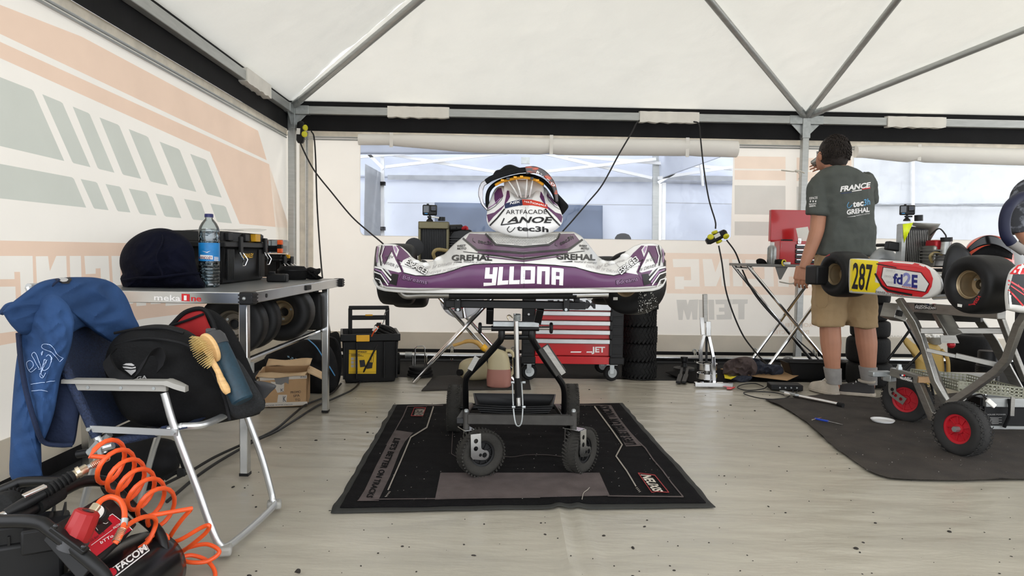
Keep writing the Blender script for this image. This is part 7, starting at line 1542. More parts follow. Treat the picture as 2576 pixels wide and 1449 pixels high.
MB().box(at(2215, 940, 3.95), (.12, .05, .03), rotz(.1)).build('foot_brake', 'galv', ls, bevel=.004); MB().box(at(2238, 950, 3.93), (.05, .05, .04), rotz(.4)).build('brake_hinge', 'galv', ls, bevel=.003)
MB().box(at(2330, 955, 3.75), (.10, .03, .03)).build('wood_block', 'cardboard', ls)
# rear tray and perforated basket
MB().box(at(2360, 947, 4.45), (.72, .03, .055)).build('rear_tray', ST, ls, bevel=.003)
q0, q1 = at(2412, 970, 3.72), at(2575, 970, 3.55); bsk = MB()
def perf(a, b, h, nm):
    d = (b-a).normalized(); L = (b-a).length; nx_, nz_ = max(3, int(L/.018)), 3; m_ = MB()
    for i in range(nx_+1): m_.bar(a+d*(L*i/nx_), a+d*(L*i/nx_)+Z*h, .007, .002, d.cross(Z))
    for j in range(nz_+1): m_.bar(a+Z*(h*j/nz_), b+Z*(h*j/nz_), .002, .007)
    return m_.build(nm, mat('perf_steel', (168, 168, 150), .4, .5), ls, kind='stuff')
zb0 = at(2412, 983, 3.72).z; F0, F1 = V((q0.x, q0.y, zb0)), V((q1.x, q1.y, zb0)); G0, G1 = F0+V((-.03, .40, 0)), F1+V((-.03, .40, 0))
perf(F0, F1, .05, 'basket_side'); perf(F0, G0, .05, 'basket_side'); perf(G0, G1, .05, 'basket_side'); perf(F1, G1, .05, 'basket_side')
MB().add([F0, F1, G1, G0], [(0, 1, 2, 3)]).build('basket_floor', 'perf_steel', ls, solid=.003)
for u in (.1, .85): p = F0.lerp(F1, u); MB().bar(p, p-Z*(zb0-.14), .02, .006, Y_).build('basket_leg', ST, ls)
# battery box
bx0 = fl(2480, 1080); bt2 = thing('battery_case', 'black battery case with aluminium carry frame under the lift stand', 'battery', V((bx0.x+.25, bx0.y+.08, 0)))
cs = MB().box(V((bx0.x+.30, bx0.y+.09, .085)), (.62, .17, .13)).build('case', 'black_plastic', bt2, bevel=.006)
MB().box(V((bx0.x+.30, bx0.y-.005, .155)), (.64, .03, .05)).build('front_rail', 'alu', bt2, bevel=.003); MB().box(V((bx0.x+.30, bx0.y+.19, .155)), (.64, .03, .05)).build('rear_rail', 'alu', bt2, bevel=.003); MB().box(V((bx0.x+.3, bx0.y+.0, .012)), (.66, .03, .02)).build('foot_rail', 'alu', bt2, bevel=.002)
MB().box(V((bx0.x-.022, bx0.y+.09, .145)), (.02, .16, .06)).build('end_cap', 'black_plastic', bt2, bevel=.004)
MB().tube([V((bx0.x+.05, bx0.y+.09, .16)), V((bx0.x+.05, bx0.y+.09, .20)), V((bx0.x+.07, bx0.y+.09, .21)), V((bx0.x+.24, bx0.y+.09, .21)), V((bx0.x+.26, bx0.y+.09, .20)), V((bx0.x+.26, bx0.y+.09, .16))], .009, 8).build('carry_handle', 'chrome', bt2)
MB().tube(crom([V((bx0.x+.10, bx0.y-.03, .18)), V((bx0.x+.10, bx0.y-.04, .10)), V((bx0.x+.08, bx0.y-.03, .02))], 4), .009, 6).build('strap', 'black_fabric', bt2)
decal('case_print', bt2, text('SOLISE POWER', (2483, 1044), (2530, 1044), (0, -3), .01)+[[(2490, 1050+i*3), (2520-(i % 2)*8, 1050+i*3), (2520-(i % 2)*8, 1051+i*3), (2490, 1051+i*3)] for i in range(6)]+text('CE', (2505, 1074), (2516, 1074), (0, -4), .01), 'ink_grey', bvh_of(cs), .002)
lead('battery_lead', 'black lead with white plug running to the battery case', [(2415, 1024, 3.5), (2440, 1000, 3.45), (2465, 992, 3.4), (2478, 1000, 3.33), (2490, 1012, 3.30)], .004)
MB().box(at(2493, 1014, 3.28), (.05, .014, .022), roty(.7)).build('plug', 'paper_white', bpy.data.objects['battery_lead'], bevel=.003)
# ================================================================ red and white kart
mat('kart_red', (206, 30, 40), .25, var=.05, coat=.5); mat('plate_yellow', (236, 212, 30), .3, var=.03, coat=.3); mat('fluo_yellow', (214, 228, 30), .4); mat('fd_navy', (34, 40, 116), .3); mat('fd_lilac', (130, 134, 190), .3); mat('seat_grey', (140, 142, 142), .4, var=.05); mat('helmet_orange', (232, 74, 38), .25, coat=.5)
k2 = thing('racing_kart', 'white kart with red number 287 side pod on the lift stand', 'kart', at(2330, 752, 3.7))
FW = V((.24, -.97, 0)); LT = V((-.97, -.24, 0))
pod = puff([(2137, 655), (2145, 650), (2200, 652), (2270, 657), (2315, 662), (2345, 674), (2366, 694), (2373, 715), (2370, 732), (2352, 746), (2325, 752), (2260, 747), (2190, 741), (2142, 737), (2136, 730), (2135, 690)], (2250, 700), 3.72, .045, .12, gx=-.0026, n=120, m=20, pw=.28, smooth=3).build('side_pod', 'gel_white', k2, ang=70)
pv = bvh_of(pod)
def k2d(polys, m, off=.0018, name='sticker', ml=9, tgt=None): return decal(name, pod, polys, m, tgt or pv, off, ml)
c6 = lambda l: [(2000+x/4.39, 500+y/4.39) for x, y in l]
k2d([c6([(920, 700), (1100, 690), (1290, 705), (1420, 730), (1490, 790), (1525, 880), (1510, 970), (1470, 1040), (1400, 1085), (1220, 1070), (1010, 1030), (960, 980), (895, 860)])], 'kart_red', .0014)
k2d([c6([(980, 760), (1390, 820), (1480, 940), (1440, 1025), (1020, 960), (960, 870)])], 'gel_white', .0026); k2d(stroke(c6([(975, 755), (1395, 815), (1485, 940), (1445, 1030), (1015, 965), (955, 870)]), 1.6, True)+stroke(c6([(890, 830), (960, 960), (1030, 1010), (1290, 1060)]), 5)+stroke(c6([(905, 720), (1120, 760)]), 2.5), 'ink_black', .0034)
k2d([c6([(612, 665), (925, 690), (890, 830), (885, 920), (965, 945), (895, 1000), (890, 1035), (605, 1020)])], 'plate_yellow', .0026)
k2d(text('287', c6([(630, 985)])[0], c6([(845, 1010)])[0], (4, -66), .02), 'ink_black', .0040, 'number')
k2d(text('fd', c6([(1085, 930)])[0], c6([(1190, 945)])[0], (1, -25), .04)+text('E', c6([(1290, 972)])[0], c6([(1355, 978)])[0], (1, -31), .045), 'fd_navy', .0036, 'lettering'); k2d(text('2', c6([(1195, 955)])[0], c6([(1285, 965)])[0], (1, -33), .03), 'fd_lilac', .0036, 'lettering')
k2d(text('Energie Electrique', c6([(1185, 975)])[0], c6([(1350, 1000)])[0], (0, -4), .02), 'ink_red', .0036, 'lettering')
k2d(text('DRIVER JV', c6([(1005, 800)])[0], c6([(1110, 815)])[0], (0, -6), 0, .2)+text('DRIVER JV', c6([(990, 865)])[0], c6([(1090, 880)])[0], (0, -6), 0, .2)+text('DRIVER JV', c6([(1010, 930)])[0], c6([(1110, 945)])[0], (0, -6), 0, .2), 'ink_faint', .0032, 'lettering'); k2d(text('DRIVER JV DRIVER JV', c6([(890, 1040)])[0], c6([(1200, 1075)])[0], (0, -6), .01, .2), 'ink_mid', .0026, 'lettering')
wr = kwheel(k2, at(2128, 690, 4.28), LT, .141, .205, .068); wf = kwheel(k2, at(2470, 716, 3.26), LT, .139, .19, .068)
RW = V((3.35, 3.55, 0))
pr_ = at(2128, 690, 4.28)-LT*1.0; kwheel(k2, pr_, -LT, .141, .205, .068); kwheel(k2, at(2470, 716, 3.26)-LT*.95, -LT, .139, .15, .068)
bpy.context.view_layer.update()
wdecal('barcode_sticker', wr, [[(2100, 660), (2105, 659), (2108, 671), (2103, 672)]], 'paper_white'); wdecal('barcode_sticker', wf, [[(2409, 764), (2421, 766), (2420, 773), (2409, 771)]], 'paper_white')
wdecal('tyre_lettering', wf, text('VEGA', (2452, 770), (2468, 746), (-6, -5), .02)+text('FRANCE', (2437, 769), (2452, 766), (0, -4), .01), 'ink_red'); wdecal('tyre_lettering', wr, text('VEGA', (2073, 648), (2088, 642), (1, -4), .02), 'ink_red')
MB().cyl(at(2128, 690, 4.28), pr_, .02, 14).build('rear_axle', ST, k2); MB().cyl(at(2470, 716, 3.26), at(2470, 716, 3.26)-LT*.95, .012, 12).build('front_axle', ST, k2)
zk = at(2400, 748, 3.5).z
for s_ in (.12, .78): a = at(2128, 700, 4.28)-LT*s_; MB().tube([V((a.x, a.y+.1, zk)), V((a.x, a.y+.1, zk))+FW*1.2], .015, 12).build('chassis_rail', ST, k2)
MB().box(V(((at(2128, 700, 4.28)-LT*.5).x+.1, 3.55, zk-.004)), (.62, .8, .012), rotz(.24)).build('floor_tray', 'navy_tray', k2)
MB().tube([at(2350, 748, 3.55), at(2400, 745, 3.4)], .014, 10).build('pod_bar', 'chrome', k2)
MB().box(at(2055, 692, 4.36), (sz(36, 4.36), .12, sz(48, 4.36)), rotz(.2)).build('rear_bumper_end', 'black_plastic', k2, bevel=.012)
a = at(2055, 692, 4.38); MB().bar(a+V((.05, .03, 0)), a+V((1.15, .30, 0)), .08, .10).build('rear_bumper', 'black_plastic', k2, bevel=.01)
# radiator, engine, airbox, seat
YR = 3.95
MB().box(at(2306, 618, YR), (.135, .045, sz(96, YR)), rotz(.15)).build('radiator', 'radiator_core', k2)
for i in range(14): MB().box(at(2277+i*4.5, 622, YR-.03), (.003, .008, sz(84, YR))).build('radiator_fin', 'steel_brushed', k2)
MB().box(at(2266, 612, YR-.01), (.022, .06, sz(94, YR))).build('radiator_frame', 'alu', k2, bevel=.002); MB().box(at(2300, 568, YR), (.16, .07, .02), rotz(.15)).build('radiator_tank', 'alu', k2, bevel=.004)
MB().add([at(2296, 560, YR-.05), at(2366, 563, YR-.08), at(2336, 612, YR-.05), at(2334, 576, YR-.03), at(2297, 573, YR-.03)], [(0, 1, 3, 4), (1, 2, 3)]).build('radiator_shield', mat('shield_grey', (150, 148, 140), .35, .3), k2, solid=.003)
MB().add([at(2271, 564, YR-.055), at(2297, 560, YR-.055), at(2274, 611, YR-.055)], [(0, 1, 2)]).build('fluo_shield', 'fluo_yellow', k2, solid=.003)
MB().cyl(at(2311, 556, YR), at(2311, 541, YR), .022, 16).build('radiator_cap', 'black_plastic', k2)
MB().tube(crom([at(2206, 617, 4.05), at(2228, 617, 4.0), at(2250, 622, 3.97)], 4), [.010]*5+[.02]*4, 10).build('lever', 'black_plastic', k2); MB().box(at(2247, 620, 3.96), (.08, .05, .05), roty(.15)).build('lever_block', 'black_plastic', k2, bevel=.008)
MB().box(at(2360, 618, 3.85), (.09, .10, .06)).build('engine_head', 'red_metal', k2, bevel=.01); MB().box(at(2360, 645, 3.86), (.12, .12, .12)).build('engine_block', 'steel_brushed', k2, bevel=.01)
for i in range(4): MB().box(at(2360, 630+i*8, 3.84), (.13, .14, .006)).build('cylinder_fin', 'steel_brushed', k2)
MB().cyl(at(2378, 640, 3.78), at(2381, 608, 3.78), .026, 18).build('carburettor', 'alu', k2); MB().cyl(at(2381, 608, 3.78), at(2381, 597, 3.78), .029, 18).build('carb_cap', 'black_plastic', k2)
MB().tube(crom([at(2340, 592, 3.84), at(2362, 575, 3.80), at(2378, 590, 3.78), at(2380, 598, 3.78)], 5), .004, 6).build('throttle_cable', 'cable_black', k2)
MB().tube(crom([at(2345, 660, 3.8), at(2340, 645, 3.79), at(2352, 636, 3.78), at(2370, 640, 3.78)], 4), .008, 8).build('fuel_hose', 'tan_hose', k2)
puff([(2366, 742), (2368, 700), (2374, 655), (2385, 625), (2400, 611), (2418, 613), (2436, 630), (2446, 652), (2432, 668), (2410, 690), (2395, 720), (2392, 742)], (2395, 680), 3.62, .06, .10, n=80, pw=.4).build('airbox', 'black_plastic', k2)
puff([(2183, 660), (2192, 640), (2210, 625), (2232, 622), (2250, 635), (2264, 652), (2264, 664)], (2225, 648), 4.1, .08, .14, pw=.5).build('seat_shell', 'seat_grey', k2)
b0 = at(2300, 690, 4.0); MB().loft([[V((b0.x+.45+q[0]*w, b0.y+.05+q[1]*d, z)) for q in circ(1, 16)] for z, w, d in ((.78, .14, .14), (.85, .2, .2), (1.0, .2, .14))]).build('seat', 'seat_grey', k2)
# front fairing at the frame edge
ff_ = puff([(2530, 780), (2527, 740), (2533, 700), (2545, 676), (2575, 662), (2640, 655), (2760, 660), (2800, 700), (2800, 780), (2700, 790), (2580, 788)], (2660, 725), 2.98, .06, .12, gx=.0006, n=90, pw=.35).build('nose_fairing', 'gel_white', k2, ang=70)
fv = bvh_of(ff_)
decal('sticker', ff_, [[(2538, 765), (2536, 735), (2548, 690), (2580, 672), (2780, 670), (2780, 772), (2590, 770)]], 'ink_black', fv, .002); decal('sticker', ff_, stroke([(2538, 706), (2590, 738)], 4)+stroke([(2538, 716), (2590, 752)], 3)+stroke([(2538, 730), (2572, 768)], 4)+stroke([(2560, 715), (2600, 770)], 1.2)+[[(2540, 690), (2560, 668), (2580, 664), (2575, 690)]], 'kart_red', fv, .0034); decal('sticker', ff_, stroke([(2562, 688), (2572, 668)], 5), 'ink_white', fv, .0045)
# action camera
c_ = at(2281, 556, YR-.02); action_cam('small black action camera on the radiator of the red kart', c_, -.45, 1.05)
# helmet resting on the kart
hl = thing('racing_helmet', 'black and orange racing helmet with raised visor on the red kart', 'helmet', at(2490, 700, 3.75))
puff([(2428, 640), (2432, 618), (2450, 602), (2480, 592), (2510, 594), (2535, 606), (2548, 630), (2552, 660), (2550, 700), (2520, 715), (2470, 712), (2440, 690), (2430, 665)], (2490, 655), 3.78, .12, .12, pw=.55, n=80).build('shell', 'helmet_orange', hl)
MB().loft([[at(x, y, 3.66-.02*sin(u*pi)) for x, y in ((2445+u*100, 640-24*sin(u*pi)), (2448+u*96, 652-22*sin(u*pi)), (2452+u*92, 662-16*sin(u*pi)))] for u in [i/12 for i in range(13)]], ring_closed=False).build('eye_port', 'black_fabric', hl, solid=.01)
MB().grid(lambda u, v: at(2430+u*118, 642-(50-18*v)*sin(pi*(.08+.84*u))+v*6, 3.645-.05*sin(pi*u)), 20, 6).build('visor', 'black_gloss', hl, solid=.004)
puff([(2455, 650), (2490, 634), (2535, 636), (2546, 655), (2530, 660), (2480, 656)], (2500, 648), 3.70, .05, .05).build('lining', 'black_fabric', hl)
MB().grid(lambda u, v: at(2475+u*75, 655-8*sin(pi*u)+v*30, 3.66-.03*sin(pi*u)), 14, 6).build('chin_bar', 'helmet_orange', hl, solid=.006)
MB().grid(lambda u, v: at(2490+u*55, 662-4*sin(pi*u)+v*18, 3.645-.03*sin(pi*u)), 10, 4).build('chin_vent', 'dark_grey', hl, solid=.004)
nv = thing('steering_wheel', 'dark blue padded rim of a steering wheel above the red kart', 'steering wheel', at(2540, 570, 3.5))
MB().tube(crom([at(2590, 490, 3.55), at(2560, 500, 3.53), at(2537, 522, 3.5), at(2527, 555, 3.5), at(2530, 590, 3.5), at(2545, 612, 3.5)], 6), .026, 14).build('padded_rim', mat('navy_pad', (20, 25, 54), .6, var=.1), nv); MB().tube([at(2542, 610, 3.5), at(2575, 632, 3.5)], .024, 12).build('grip_end', mat('grey_fabric', (150, 146, 142), .9), nv); MB().tube([at(2575, 632, 3.5), at(2600, 660, 3.6)], .012, 10).build('spoke', 'black_metal', nv); MB().tube([at(2600, 660, 3.6), at(2590, 742, 3.75)], .012, 10).build('column', 'black_metal', nv)
# ================================================================ people
mat('skin', (178, 126, 100), .55, var=.10, scale=9); mat('hair_dark', (40, 32, 28), .7, var=.4, scale=40, cstretch=(1, 1, 3), bump=.6, bscale=90); mat('tee_grey', (78, 82, 78), .85, var=.08, scale=5, bump=.15, bscale=120); mat('shorts_khaki', (168, 142, 106), .85, var=.10, scale=6, bump=.15, bscale=110); mat('sock_grey', (150, 146, 142), .95, var=.1, scale=30); mat('shoe_pale', (176, 166, 152), .8, var=.15, scale=14); mat('shoe_dark', (52, 50, 50), .8, var=.2); mat('tee_dark', (58, 60, 66), .85, col2=(120, 124, 134), scale=24, thr=(.5, .62)); mat('trousers_black', (26, 26, 30), .85, var=.2)
def remesh(o, v, sm=2):
    m = o.modifiers.new('remesh', 'REMESH'); m.mode = 'VOXEL'; m.voxel_size = v; m.use_smooth_shade = True
    if sm: s = o.modifiers.new('smooth', 'SMOOTH'); s.iterations = sm*2; s.factor = .5
    return o
def ringpx(y, cx, hw, Y, hd, n=28, tw=0.0, dz=0.0, gx=0.0):
    out = []
    for i in range(n):
        a = 2*pi*i/n; ex = .8; ca, sa = cos(a), sin(a); p = at(cx, y, Y); out.append(p+V((math.copysign(abs(ca)**ex, ca)*sz(hw, Y), math.copysign(abs(sa)**ex, sa)*hd, dz)))
    return out
def limb(mb, pts, rad, n=16): mb.tube(crom(pts, 4), [interp([i*4 for i in range(len(rad))], rad, k) for k in range(4*(len(pts)-1)+1)], n)
def hand(mb, w, d, pn, s=1.0, curl=.5):     # wrist point, pointing direction, palm normal; thumb on the side
    d, pn = V(d).normalized(), V(pn); pn = (pn-d*pn.dot(d)).normalized(); sd = d.cross(pn)
    for k in range(5): mb.tube([w+sd*(.03*(k/2-1))*s-d*.01, w+sd*(.036*(k/2-1))*s+d*.075*s], [.014*s, .013*s], 10)
    for k, L in enumerate((.066, .076, .072, .056)):
        b = w+d*.075*s+sd*(.033-.022*k)*s; p = [b, b+(d*.8+pn*curl*.35)*L*.45*s, b+(d*.62+pn*curl*.9)*L*.75*s+d*.012, b+(d*.45+pn*curl*1.5)*L*.98*s+d*.016]
        mb.tube(crom(p, 3), [.0086*s]*4+[.0080*s]*3+[.0072*s]*2+[.0055*s], 8)
    b = w+d*.02*s+sd*.030*s; mb.tube(crom([b, b+(d*.6+sd*.7)*.03*s, b+(d*.9+sd*.45+pn*.2)*.055*s, b+(d*1.0+sd*.35+pn*.4)*.075*s], 3), [.013*s]*4+[.011*s]*4+[.008*s]*2, 8)
MY = 4.76
man = thing('person', 'person in grey printed t-shirt and khaki cargo shorts drinking, seen from behind', 'person', fl(2140, 992))
b = MB()
hc_ = at(2096, 388, MY+.04)
b.ball(hc_, (.083, .102, .122), 20, 14, rotz(.5)); b.ball(hc_+V((-.025, .06, -.035)), (.062, .06, .08), 14, 10)
b.tube([hc_+V((0, -.01, -.07)), at(2108, 436, MY-.0)], [.062, .068], 16)
b.ball(at(2063, 393, MY+.03), (.018, .02, .034), 10, 8); b.ball(at(2060, 397, MY+.16), (.018, .022, .02), 8, 6)
b.loft([ringpx(426, 2108, 24, MY, .07), ringpx(440, 2116, 58, MY, .10), ringpx(470, 2120, 64, MY, .11), ringpx(540, 2130, 54, MY, .11), ringpx(600, 2128, 60, MY, .11), ringpx(650, 2122, 64, MY, .12), ringpx(720, 2122, 62, MY, .12)])
limb(b, [at(2070, 455, MY), at(2062, 500, MY-.02), at(2058, 556, MY-.03), at(2052, 590, MY-.04), at(2034, 640, MY-.05), at(2020, 676, MY-.06)], [.058, .054, .050, .047, .040, .028])
hand(b, at(2020, 674, MY-.06), at(2013, 722, MY-.06)-at(2020, 674, MY-.06), V((.5, .8, 0)), 1.08, .55)
limb(b, [at(2172, 452, MY+.04), at(2176, 500, MY+.16), at(2160, 520, MY+.28), at(2110, 470, MY+.32), at(2072, 424, MY+.26)], [.056, .05, .046, .038, .028])
hand(b, at(2074, 426, MY+.26), V((-.25, -.35, .12)), V((-.6, .5, -.4)), .95, .8)
for cx0, cx1, cx2, cx3 in ((2092, 2088, 2090, 2098), (2158, 2172, 2180, 2186)):
    limb(b, [at(cx0, 700, MY), at(cx1, 800, MY-.01), at(cx2, 862, MY-.02), at(cx2+3, 905, MY-.02), at(cx3, 962, MY-.0), at(cx3, 978, MY)], [.085, .068, .068, .055, .038, .036])
body = remesh(b.build('body', 'skin', man), .0042)
# hair and glasses
hb2 = MB(); hb2.ball(hc_+V((.0, -.012, .012)), (.094, .106, .116), 30, 20, rotz(.3)); hb2.ball(hc_+V((.012, -.05, -.045)), (.07, .055, .06), 16, 10, rotz(.4))
random.seed(3)
for i in range(800):
    a, e = random.uniform(pi*.9, 2.25*pi), random.uniform(-.45, 1.5); d = V((cos(a)*cos(e), sin(a)*cos(e), sin(e))); p = hc_+V((.006, -.018, .016))+V((d.x*.094, d.y*.107, d.z*.117)); hb2.tube([p, p+d*.005+V((.004*sin(i), 0, -.012))], [.005, .001], 5)
hair = hb2.build('hair', 'hair_dark', man, ang=80)
# keep the face side free of hair
for v in hair.data.vertices:
    p = v.co+rootloc(man)-hc_
    if p.dot(V((-.3, .95, 0))) > .06 and p.z < .05: v.co -= V((-.3, .95, 0))*.04
gs = MB().tube([at(2064, 386, MY+.01), at(2058, 384, MY+.08), at(2055, 386, MY+.14)], .003, 6); ring = [at(2056, 391, MY+.14)+V((.012*cos(a), .02*cos(a), .016*sin(a))) for a in [2*pi*i/16 for i in range(16)]]; gs.tube(ring, .002, 5, closed=True); gs.build('glasses', 'black_metal', man)
# t-shirt
b = MB()
b.loft([ringpx(421, 2107, 25, MY-.01, .075), ringpx(428, 2112, 44, MY, .10), ringpx(440, 2117, 63, MY, .125), ringpx(462, 2120, 70, MY, .135), ringpx(500, 2124, 69, MY, .14), ringpx(545, 2131, 62, MY, .14), ringpx(600, 2128, 67, MY, .145), ringpx(643, 2123, 71, MY, .15)])
limb(b, [at(2078, 450, MY), at(2062, 470, MY-.01), at(2056, 510, MY-.02), at(2054, 541, MY-.025)], [.075, .074, .071, .072])
limb(b, [at(2165, 450, MY), at(2178, 466, MY+.03), at(2184, 505, MY+.12)], [.07, .07, .066])
tee = remesh(b.build('t_shirt', 'tee_grey', man), .009, 3)
d_ = tee.modifiers.new('folds', 'DISPLACE'); tx = bpy.data.textures.new('cloth_folds', 'CLOUDS'); tx.noise_scale = .11; d_.texture = tx; d_.strength = .034; d_.mid_level = .5; d_.texture_coords = 'GLOBAL'
tv = bvh_of(tee)
c8 = lambda l: [(1716+x/2.994, 250+y/2.994) for x, y in l]
def sd2(polys, m, off=.003): return decal('shirt_print', man, polys, m, tv, off, 9)
sd2(text('FRANCE', c8([(1190, 695)])[0], c8([(1412, 662)])[0], (1, -13), .04, .1), 'ink_white'); sd2([c8([(1195, 705), (1275, 695), (1275, 703), (1195, 713)])], 'nsk_navy'); sd2([c8([(1278, 690), (1352, 678), (1352, 686), (1278, 696)])], 'ink_white'); sd2([c8([(1355, 672), (1416, 663), (1416, 671), (1355, 680)])], 'ink_red')
sd2(text('tec', c8([(1285, 812)])[0], c8([(1365, 800)])[0], (0, -16), .03), 'ink_white'); sd2(text('3h', c8([(1368, 800)])[0], c8([(1414, 790)])[0], (0, -16), .02)+stroke(bez(c8([(1255, 775), (1243, 800), (1255, 818), (1280, 795)]), 4), 1.4), mat('ink_sky', (92, 160, 205), .5))
sd2(text('GREHAL', c8([(1240, 868)])[0], c8([(1410, 845)])[0], (0, -12), .035)+[c8([(1240, 886), (1305, 876), (1305, 882)])]+text('TRANSPORT ET LOGISTIQUE', c8([(1308, 880)])[0], c8([(1412, 862)])[0], (0, -3), 0), 'ink_white')
sd2(text('ESPACES', c8([(960, 755)])[0], c8([(1020, 748)])[0], (0, -6), .01)+text('Bdreams', c8([(958, 797)])[0], c8([(1010, 790)])[0], (0, -5), .01)+text('GREHAL', c8([(958, 812)])[0], c8([(1008, 806)])[0], (0, -4), .03)+[c8([(962+i*20, 762), (972+i*20, 761), (970+i*20, 774), (963+i*20, 775)]) for i in range(3)], 'ink_white')
# shorts
b = MB()
b.loft([ringpx(632, 2123, 66, MY, .135), ringpx(660, 2122, 70, MY, .14), ringpx(700, 2121, 73, MY, .15), ringpx(735, 2121, 74, MY, .14)])
b.loft([ringpx(700, 2090, 42, MY, .13, 20), ringpx(760, 2086, 40, MY, .115, 20), ringpx(820, 2085, 38, MY-.01, .105, 20)]); b.loft([ringpx(700, 2152, 42, MY, .13, 20), ringpx(760, 2160, 40, MY, .115, 20), ringpx(822, 2168, 37, MY-.01, .105, 20)])
sh_ = remesh(b.build('shorts', 'shorts_khaki', man), .009, 2); d_ = sh_.modifiers.new('folds', 'DISPLACE'); d_.texture = tx; d_.strength = .03; d_.texture_coords = 'GLOBAL'
puff([(2050, 705), (2078, 708), (2084, 765), (2068, 778), (2052, 768)], (2067, 742), MY-.075, .03, .03, pw=.3, smooth=2, gx=-.002).build('cargo_pocket', 'shorts_khaki', man); MB().bar(at(2049, 712, MY-.10), at(2080, 715, MY-.125), .012, .03).build('pocket_flap', 'shorts_khaki', man, bevel=.003)
for y in (815, 817): pass
# socks and shoes
for cx, y0, y1 in ((2098, 925, 965), (2187, 922, 965)):
    b = MB(); b.loft([ringpx(y, cx-4+4*(y-y0)/(y1-y0), 20.3-3.3*(y-y0)/(y1-y0)+(.3 if k % 2 else 0), MY-.014+.014*(y-y0)/(y1-y0), .058-.009*(y-y0)/(y1-y0), 18) for k, y in enumerate(range(y0, y1+4, 4))]); b.build('sock', 'sock_grey', man)
def shoe(heel, toe, m, lab):
    h_, t_ = V(heel), V(toe); d = (t_-h_).normalized(); s_ = V((-d.y, d.x, 0)); L = (t_-h_).length; rings = []
    for u, w, h in ((-.06, .018, .055), (0, .034, .085), (.15, .040, .095), (.32, .041, .085), (.5, .045, .072), (.7, .050, .056), (.88, .044, .046), (1.0, .022, .034)):
        c = h_+d*(L*u); rings.append([c+s_*(w*cos(a))+Z*(.018+h*max(0, sin(a))-.004*(sin(a) < 0)) for a in [2*pi*i/16 for i in range(16)]])
    o = MB().loft(rings).build('shoe', m, man, sub=1); 
    sole = [[h_+d*(L*u)+s_*(sg*w)+Z*z for sg, z in ((-1, .0), (1, .0), (1, .024), (-1, .024))] for u, w in ((-.09, .016), (0, .038), (.3, .043), (.6, .050), (.85, .048), (1.03, .02))]
    MB().loft(sole).build('sole', 'shoe_pale', o, bevel=.005); MB().tube(crom([h_+d*(L*.02)+s_*.03+Z*.098, h_+d*(L*-.04)+Z*.11, h_+d*(L*.02)-s_*.03+Z*.098, h_+d*(L*.25)-s_*.028+Z*.10, h_+d*(L*.35)+Z*.105, h_+d*(L*.25)+s_*.028+Z*.10], 4, True), .010, 8, closed=True).build('collar', 'shoe_pale', o)
    for k in range(4): p = h_+d*(L*(.36+.07*k))+Z*(.103-.012*k); MB().tube([p-s_*.022, p+Z*.006, p+s_*.022], .0028, 6).build('lace', 'ink_white', o)
    return o
f1_ = V((at(2098, 960, MY).x, MY-.03, 0)); f2_ = V((at(2190, 960, MY).x, MY-.03, 0))
s1o = shoe(f1_, f1_+V((-.07, .23, 0)), 'shoe_pale', ''); s2o = shoe(f2_, f2_+V((-.22, .10, 0)), 'shoe_dark', '')
cup = thing('drinking_glass', 'clear ribbed drinking glass raised to the man\'s mouth', 'glass', at(2052, 408, MY+.16))
MB().lathe([(.024, 0), (.026, .004), (.032, .085), (.030, .085), (.024, .006), (.002, .005)], at(2044, 414, MY+.20), V((.35, -.25, .28)), 20).build('tumbler', glassy('glass_clear', (222, 226, 226), .18, .05), cup)
# person at the right edge of the picture
PY2 = 4.9; PX = at(2640, 640, PY2).x
p2 = thing('person', 'person in black patterned t-shirt and dark trousers cut off by the right picture edge', 'person', V((PX, PY2, 0)))
def W2(x, y, z): return V((PX+x, PY2+y, z))
def ring3(z, w, d, n=24, x=0, y=0): return [W2(x+w*cos(2*pi*i/n), y+d*sin(2*pi*i/n), z) for i in range(n)]
b = MB(); b.ball(W2(0, -.02, 1.74), (.082, .10, .12), 18, 12); b.tube([W2(0, 0, 1.66), W2(0, 0, 1.52)], [.058, .065], 14); b.ball(W2(-.02, -.115, 1.73), (.016, .022, .02), 8, 6)
b.loft([ring3(1.54, .08, .07), ring3(1.48, .18, .10), ring3(1.30, .19, .12), ring3(1.05, .17, .12), ring3(.88, .18, .13)])
for s_ in (-1, 1):
    limb(b, [W2(s_*.19, 0, 1.46), W2(s_*.235, -.02, 1.30), W2(s_*.25, -.05, 1.16), W2(s_*.235, -.20, 1.02), W2(s_*.20, -.30, 1.0)], [.055, .05, .044, .036, .027]); hand(b, W2(s_*.20, -.30, 1.0), V((-s_*.1, -1, -.1)), V((0, 0, -1)), 1.0, .6)
    limb(b, [W2(s_*.10, 0, .90), W2(s_*.11, 0, .5), W2(s_*.11, .02, .3), W2(s_*.11, .03, .08)], [.085, .06, .055, .038]); b.ball(W2(s_*.11, -.05, .045), (.045, .12, .04), 12, 8)
remesh(b.build('body', 'skin', p2), .007)
h_ = MB(); h_.ball(W2(0, .022, 1.778), (.092, .100, .108), 22, 14)
for i in range(120): a, e = random.uniform(0, 2*pi), random.uniform(-.2, 1.4); d = V((cos(a)*cos(e), sin(a)*cos(e), sin(e))); p = W2(0, .022, 1.778)+V((d.x*.09, d.y*.098, d.z*.105)); h_.tube([p, p+d*.012+V((0, 0, -.01))], [.007, .001], 5)
h_.build('hair', 'hair_dark', p2)
mat('eye_white', (226, 222, 216), .3); mat('lip', (150, 84, 74), .5)
